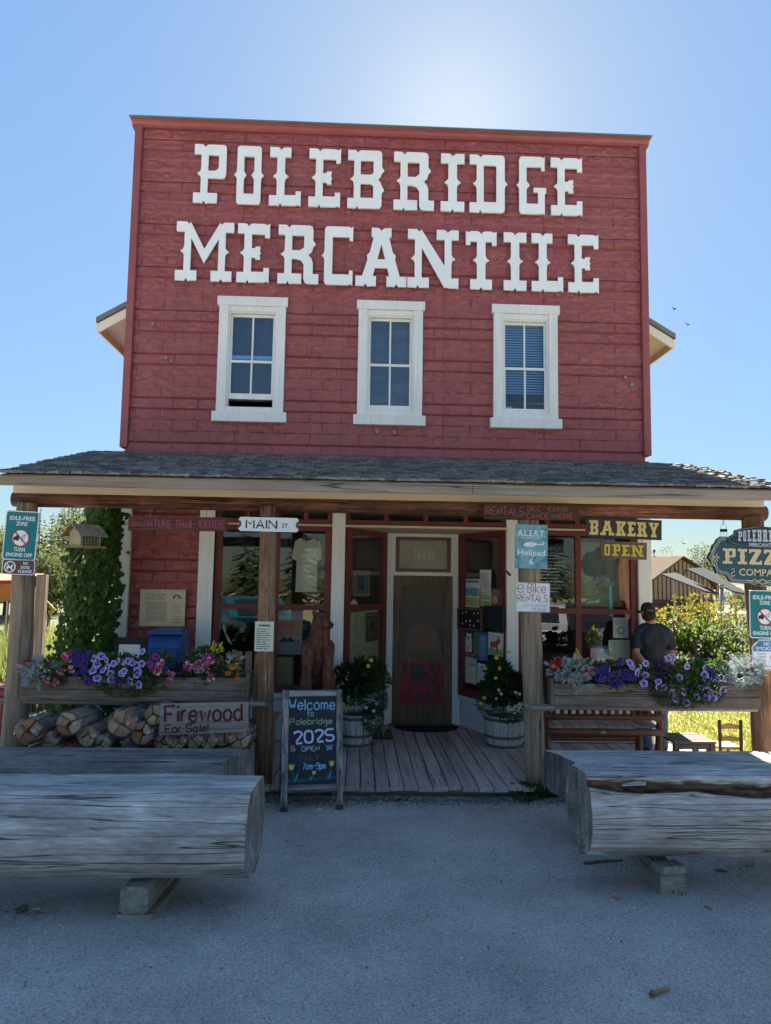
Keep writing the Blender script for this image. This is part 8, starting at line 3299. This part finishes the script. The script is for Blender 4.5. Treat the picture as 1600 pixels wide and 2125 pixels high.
# ------------------------------------------------------------------ things at the left edge
p0, p1 = at(88, 1192, 12.0), at(85, 1420, 12.0)
q = MB()
q.bbox(p0.x - .075, p0.x + .075, 11.95, 12.08, -.01, p0.z, .008)
q.bbox(p0.x - .16, p0.x - .09, 11.96, 12.06, -.01, p0.z - .22, .006)
solo('wooden_post', q, POSTGREY, 'grey-brown double wooden post right of the far left porch post', 'post')
c = at(91, 1266, 22)
t = thing('crossing_sign', 'yellow diamond pedestrian warning sign half hidden by the wooden post', 'road sign', (c.x, 22, 0))
hd = .36
q = MB()
q.prism([(c.x - hd, c.z), (c.x, c.z - hd), (c.x + hd, c.z), (c.x, c.z + hd)], 22, 22.01)
part('board', q, mat('sign_yellow', (.62, .36, .02), .5, .1, 5, 0), t)
q = MB()
q.prism([(c.x - hd * .93, c.z), (c.x, c.z - hd * .93), (c.x + hd * .93, c.z), (c.x, c.z + hd * .93)], 21.994, 21.996)
for dx, dz, rx_, rz_ in ((.0, .17, .04, .04),):
    pass
q2 = MB()
q2.ball((c.x + .10, 21.985, c.z + .16), (.045, .006, .045), 8, 5)
q2.tube([(c.x + .10, 21.985, c.z + .11), (c.x + .08, 21.985, c.z - .04)], .045, 6, flat=.2)
for a_, b_ in (((.08, -.02), (.0, -.20)), ((.08, -.02), (.17, -.20)), ((.10, .09), (.0, .0)), ((.10, .09), (.20, .0))):
    q2.tube([(c.x + a_[0], 21.985, c.z + a_[1]), (c.x + b_[0], 21.985, c.z + b_[1])], .024, 6, flat=.3)
part('walking_figure', q2, BLACK, t)
q = MB()
q.tube([(c.x, 22.03, 0), (c.x, 22.03, c.z + .2)], .03, 6)
part('pole', q, METAL, t)
a, b = at(-30, 1210, 16), at(24, 1248, 16)
t = thing('canopy', 'orange shade canopy with a red edge left of the far left post', 'canopy', (a.x, 16.5, 0))
q = MB()
q.add([(a.x - 1, 16, a.z), (b.x, 16, at(20, 1207, 16).z), (b.x + .05, 16, b.z + .1), (b.x - .12, 16, b.z), (a.x - 1, 16, b.z + .02), (a.x - 1, 17.6, a.z + .2), (b.x, 17.6, a.z + .22)], [(0, 4, 3, 2, 1), (0, 1, 6, 5)])
part('cloth', q, mat('orange_canvas', (.55, .20, .04), .8, .15, 3, .1), t)
q = MB()
q.tube([(a.x - 1, 15.98, a.z), (b.x, 15.98, at(20, 1207, 16).z)], .035, 6)
part('red_edge', q, SRED, t)
for xx in (a.x - .9, b.x - .1):
    q = MB()
    q.tube([(xx, 16.05, 0), (xx, 16.05, b.z + .1)], .03, 6)
    part('pole', q, METAL, t)
a = at(2, 1440, 9.5)
t = thing('red_box', 'dark red lidded box partly showing behind the far left post', 'box', (a.x - .1, 9.7, 0))  # plain lidded box put in for an unidentified red thing
q = MB()
q.bbox(a.x - .4, a.x + .05, 9.5, 9.9, .05, .62, .03)
part('body', q, mat('dark_red_plastic', (.22, .02, .03), .4, .2, 5, 0), t)
q = MB()
q.bbox(a.x - .42, a.x + .07, 9.48, 9.92, .622, .74, .03)
part('lid', q, mat('dark_red_plastic', (.2, .02, .03)), t)
WEED = leafmat('tall_grass', (.20, .22, .06), (.11, .13, .035), .5)


def blades(name, label, cat, group, regions, m, seed, kind=None, hgt=(.25, .6), wd=.012, lean=.35):
    g = random.Random(seed)
    q = MB()
    for (x0, x1, y0, y1, n) in regions:
        for _ in range(n):
            x, y = g.uniform(x0, x1), g.uniform(y0, y1)
            h = g.uniform(*hgt)
            a = g.uniform(0, 6.28)
            w_ = Vector((math.cos(a), math.sin(a), 0)) * wd
            l = Vector((g.uniform(-lean, lean), g.uniform(-lean, lean), 0)) * h
            b = Vector((x, y, .004))
            q.add([b - w_, b + w_, b + l * .35 + w_ * .8 + Vector((0, 0, h * .55)), b + l * .35 - w_ * .8 + Vector((0, 0, h * .55)), b + l + Vector((0, 0, h))], [(0, 1, 2, 3), (3, 2, 4)])
    if kind:
        return tag(link(name, q.mesh(name, m)), kind=kind)
    return solo(name, q, m, label, cat, group, 'stuff')


blades('tall_grass', '', '', None, [(-9.2, -4.2, 14, 19, 3600), (-7, -4.4, 11.8, 14, 900)], WEED, 3, 'stuff', (.5, 1.15), .018)
LAWNB = leafmat('lawn_grass', (.27, .29, .035), (.15, .18, .02), .4)
blades('grass', '', '', None, [(3.95, 9, 7.7, 10.5, 15000), (4.0, 10, 10.5, 14.5, 17000)], LAWNB, 4, 'stuff', (.03, .075), .006, .8)
blades('grass_fringe', '', '', None, [(4.05, 4.5, 8.0, 8.9, 60), (4.3, 4.6, 7.5, 7.8, 70)], WEED, 6, 'stuff', (.15, .34), .006)
TUFT = leafmat('tuft_grass', (.05, .09, .025), (.025, .05, .015), .3)
c = atz(1122, 1650, .02)
for lab, X, Y, rx_, ry_, n, hh in (('green grass tuft between the right middle post and the log benches', c.x, c.y, .15, .09, 420, (.05, .17)), ('small grass tuft at the deck edge below the right post', atz(1075, 1640, .02).x, 7.36, .10, .04, 60, (.03, .09)), ('sparse grass sprigs at the front edge of the deck', atz(800, 1645, .02).x, 7.36, .25, .02, 40, (.02, .06))):
    g = random.Random(len(lab))
    q = MB()
    for _ in range(n):
        u, v = g.gauss(0, .5), g.gauss(0, .5)
        b = Vector((X + u * rx_, Y + v * ry_, .012))
        h = g.uniform(*hh)
        w_ = Vector((g.uniform(-1, 1), g.uniform(-1, 1), 0)) * .004
        l = Vector((g.uniform(-.6, .6) + u * .5, g.uniform(-.6, .4), 0)) * h
        q.add([b - w_, b + w_, b + l * .4 + w_ * .6 + Vector((0, 0, h * .7)), b + l + Vector((0, 0, h * .9))], [(0, 1, 2), (0, 2, 3)])
    solo('grass_tuft', q, TUFT, lab, 'grass tuft', 'grass tufts at the deck edge', 'thing')

# ------------------------------------------------------------------ on the gravel
PEB = mat('pebble', (.42, .40, .38), .9, .4, 30, .2, 60, c2=(.22, .21, .20))
pn, pl_ = PEB.node_tree.nodes, PEB.node_tree.links
ge = pn.new('ShaderNodeNewGeometry')
mr = pn.new('ShaderNodeMapRange')
mr.inputs[3].default_value = .45
mr.inputs[4].default_value = 1.25
hs = pn.new('ShaderNodeHueSaturation')
pb = pn['Principled BSDF']
src = pb.inputs['Base Color'].links[0].from_socket
pl_.new(ge.outputs['Random Per Island'], mr.inputs[0])
pl_.new(mr.outputs[0], hs.inputs['Value'])
pl_.new(src, hs.inputs['Color'])
pl_.new(hs.outputs[0], pb.inputs['Base Color'])
g = random.Random(77)
q = MB()


def pebble(q, x, y, r, g):
    s = (r * g.uniform(.7, 1.3), r * g.uniform(.7, 1.3), r * g.uniform(.45, .8))
    z = .012 + lot_h(x, y) + s[2] * .35
    a = g.uniform(0, 6.28)
    ca, sa = math.cos(a), math.sin(a)
    pts = [(1, 0, 0), (.3, .9, .1), (-.8, .5, -.1), (-.7, -.6, .1), (.35, -.9, 0), (.1, .05, 1), (0, 0, -1)]
    vs = []
    for p in pts:
        j = g.uniform(.8, 1.2)
        X, Y, Z = p[0] * s[0] * j, p[1] * s[1] * j, p[2] * s[2] * j
        vs.append((x + X * ca - Y * sa, y + X * sa + Y * ca, z + Z))
    q.add(vs, [(0, 1, 5), (1, 2, 5), (2, 3, 5), (3, 4, 5), (4, 0, 5), (1, 0, 6), (2, 1, 6), (3, 2, 6), (4, 3, 6), (0, 4, 6)])


for _ in range(11000):
    y = 3.0 + 4.4 * g.random() ** .8
    x = g.uniform(-.62, .62) * y + .1
    pebble(q, x, y, min(.02, .0022 + .0026 * g.random() + (.007 if g.random() < .02 else 0)), g)
for _ in range(2200):
    x = g.uniform(-1.2, 2.2)
    pebble(q, x, 7.40 - abs(g.gauss(0, .11)), g.uniform(.004, .016), g)
tag(link('gravel', q.mesh('gravel', PEB)), kind='stuff')
DUFF = leafmat('leaf_litter', (.10, .075, .05), (.05, .04, .03), 0)
q = MB()
for _ in range(2600):
    x, y = g.uniform(-1.3, 2.2), 7.44 - abs(g.gauss(0, .09))
    leaf(q, Vector((x, y, .014 + lot_h(x, y) + g.uniform(0, .012))), Vector((g.uniform(-1, 1), g.uniform(-1, 1), g.uniform(-.1, .3))), Vector((0, 0, 1)), g.uniform(.012, .04), .008)
for (px, py, n) in ((50, 1890, 50), (1290, 1795, 60), (1540, 1800, 60), (400, 1880, 25)):
    c = atz(px, py, .02)
    for _ in range(n):
        x, y = c.x + g.gauss(0, .12), c.y + g.gauss(0, .07)
        leaf(q, Vector((x, y, .016 + lot_h(x, y))), Vector((g.uniform(-1, 1), g.uniform(-1, 1), .05)), Vector((0, 0, 1)), g.uniform(.015, .05), .006)
tag(link('leaf_litter', q.mesh('leaf_litter', DUFF)), kind='stuff')
for px, py, r_, lab in ((664, 1678, .016, 'whitish pebble between the legs of the sandwich board'), (1316, 1888, .010, 'pale pebble below the right log timber'), (958, 1990, .010, 'pale flat pebble in the middle of the gravel')):
    c = atz(px, py, .02)
    q = MB()
    q.ball((c.x, c.y, .012 + lot_h(c.x, c.y) + r_ * .5), (r_ * 1.3, r_, r_ * .7), 8, 6, jit=.12)
    solo('stone', q, mat('pale_stone', (.60, .58, .55), .8, .2, 30, .2), lab, 'stone')


def stick(label, A, B, r, m, name='wood_chip', cat='wood chip', n=6):
    A, B = atz(*A, .02), atz(*B, .02)
    q = MB()
    zz_ = .014 + lot_h(A.x, A.y) + r * .8
    M_ = (A + B) / 2
    q.tube([(A.x, A.y, zz_), (M_.x, M_.y + r * .3, zz_ + r * .3), (B.x, B.y, zz_ + r * .1)], [r * .9, r, r * .7], n)
    solo(name, q, m, label, cat)


CHIP2 = wood('chip_wood', (.40, .26, .14), (.24, .14, .07), 'X', 12, .8, bump=.5)
stick('broken piece of pale wood lying on the gravel at lower right', (1352, 2066), (1390, 2054), .014, CHIP2, 'wood_chunk', 'wood chunk', 5)
stick('dark broken end of the wood piece at lower right', (1351, 2068), (1358, 2066), .016, DARKWOOD, 'wood_chunk', 'wood chunk', 5)
stick('grey twig end on the gravel under the left log bench', (60, 1891), (83, 1886), .011, GREYLOG, 'twig', 'twig')
stick('mossy clump of bark beside the grey twig under the left log bench', (34, 1896), (58, 1889), .022, mat('moss_bark', (.12, .13, .07), .95, .4, 30, .6), 'bark_clump', 'bark')
stick('dark flat bark strip under the left end of the right log bench', (1212, 1791), (1292, 1786), .012, DARKWOOD, 'bark_strip', 'bark')
stick('dark bark chip on the gravel beside the right log timber', (1484, 1808), (1510, 1812), .010, DARKWOOD, 'bark_chip', 'bark')
stick('reddish bark chip near the right picture edge', (1553, 1800), (1564, 1791), .012, CHIP2, 'bark_chip', 'bark')
stick('little brown chip in front of the right log timber', (1272, 1864), (1287, 1870), .009, CHIP2, 'bark_chip', 'bark')
stick('short twig below the right log bench', (1462, 1882), (1478, 1890), .005, DARKWOOD, 'twig', 'twig')
# loose splinter in the rotten edge of the right log
c = at(1316, 1632, 5.12)
q = MB()
q.add([(-.085, 0, 0), (.08, -.01, .012), (.085, .0, .03), (.03, .0, .036), (-.04, .01, .022), (-.08, .03, .005), (.08, .04, .02)], [(0, 1, 2, 3, 4), (0, 5, 6, 1), (1, 6, 2), (4, 3, 2, 6, 5), (0, 4, 5)], Mx(tuple(c)))
solo('wood_splinter', q, GREYLOG, 'grey splinter lying in the rotten edge of the right log bench', 'splinter')
# swallows
for px, py, lab in ((1420, 1127, 'tiny dark bird in the sky right of the BAKERY sign'), (1428, 673, 'tiny dark bird right of the store eave'), (1400, 641, 'tiny dark bird above the right eave of the store')):
    Y = 24
    c = at(px, py, Y)
    q = MB()
    q.ball((c.x, Y, c.z), (.035, .09, .03), 8, 6)
    s_ = .55 if py < 1000 else .8
    q.add([(c.x, Y - .05, c.z), (c.x - .19 * s_, Y + .03, c.z + .08), (c.x, Y + .06, c.z + .005), (c.x + .19 * s_, Y + .03, c.z + .07), (c.x, Y + .0, c.z + .02)], [(0, 4, 1), (4, 2, 1), (0, 3, 4), (4, 3, 2)])
    solo('bird', q, BLACK, lab, 'bird', 'birds in the sky')


# ------------------------------------------------------------------ parked vehicles behind the camera (mirrored in the shop windows)
def car(label, X, Y, paint, rz, truck=False):
    t = thing('pickup_truck' if truck else 'parked_car', label, 'pickup' if truck else 'car', (X, Y, 0), 'vehicles parked across from the store, seen as reflections', rz=rz)
    W_ = .95
    zb = .40 if truck else .28
    if truck:
        side = [(-2.7, zb), (2.65, zb), (2.72, .85), (2.55, .98), (1.3, 1.04), (.55, 1.56), (-.75, 1.58), (-.95, 1.08), (-2.7, 1.08)]
        glass = [(1.12, 1.06), (.50, 1.51), (-.70, 1.53), (-.82, 1.08)]
    else:
        side = [(-2.2, zb), (2.15, zb), (2.25, .62), (2.1, .82), (1.15, .95), (.35, 1.46), (-1.0, 1.50), (-1.95, 1.02), (-2.25, .95)]
        glass = [(.98, .96), (.32, 1.40), (-.95, 1.44), (-1.7, 1.02)]
    M = Matrix(((0, 1, 0, 0), (1, 0, 0, 0), (0, 0, 1, 0), (0, 0, 0, 1)))
    q = MB()
    n = len(side)
    vs = []
    for xx, k in ((-W_, .97), (-W_ * .93, 1.0), (W_ * .93, 1.0), (W_, .97)):
        for (y, z) in side:
            tw = 1 - .20 * max(0, z - (1.2 if truck else .95))
            vs.append((xx * tw, y * k, zb + (z - zb) * k))
    fs = [(j * n + i, j * n + (i + 1) % n, (j + 1) * n + (i + 1) % n, (j + 1) * n + i) for j in range(3) for i in range(n)] + [tuple(range(n - 1, -1, -1)), tuple(range(3 * n, 4 * n))]
    q.add(vs, fs)
    part('body', q, paint, t, False)
    GD = flat((.02, .025, .03), 'car_glass', .08)
    q = MB()
    q.prism(glass, -W_ * .94, W_ * .94, M)
    part('side_window', q, GD, t, False)
    (y0, z0), (y1, z1) = glass[0], glass[1]
    q = MB()
    q.add([(-.72, y0 + .16, z0 + .02), (.72, y0 + .16, z0 + .02), (.66, y1 + .10, z1 + .02), (-.66, y1 + .10, z1 + .02)], [(0, 1, 2, 3)])
    part('windscreen', q, GD, t, False)
    for sx in (-1, 1):
        for yy in (-1.45 if not truck else -1.75, 1.4 if not truck else 1.75):
            q = MB()
            r_ = .33 if not truck else .40
            q.tube([(sx * W_ * .80, yy, r_), (sx * W_ * 1.01, yy, r_)], r_, 20)
            wo = part('wheel', q, BLACK, t, False)
            q = MB()
            q.tube([(sx * W_ * 1.0, yy, r_), (sx * W_ * 1.02, yy, r_)], r_ * .6, 14)
            part('rim', q, METAL, wo, False)
        q = MB()
        q.ball((sx * .68, side[2][0] - .06, side[2][1] - .04), (.16, .06, .09), 10, 6)
        part('headlight', q, SWHITE, t, False)
    q = MB()
    q.bbox(-.5, .5, side[2][0] - .05, side[2][0] + .03, zb + .15, side[2][1] - .1, .01)
    part('grille', q, BLACK, t, False)
    return t


car('teal pickup truck mirrored in the left display window', at(500, 1300, 21).x, -3.2, mat('teal_car_paint', (.014, .10, .135), .25, .05, 3, 0, spec=.6), R(-28), True)
car('silver car mirrored in the right display window', at(1140, 1300, 21).x, -3.4, mat('silver_car_paint', (.38, .39, .40), .25, .05, 3, 0, spec=.6), R(18))
car('black car mirrored in the right display window', at(1240, 1300, 21).x + .4, -3.6, mat('black_car_paint', (.02, .02, .022), .2, .05, 3, 0, spec=.6), R(5))
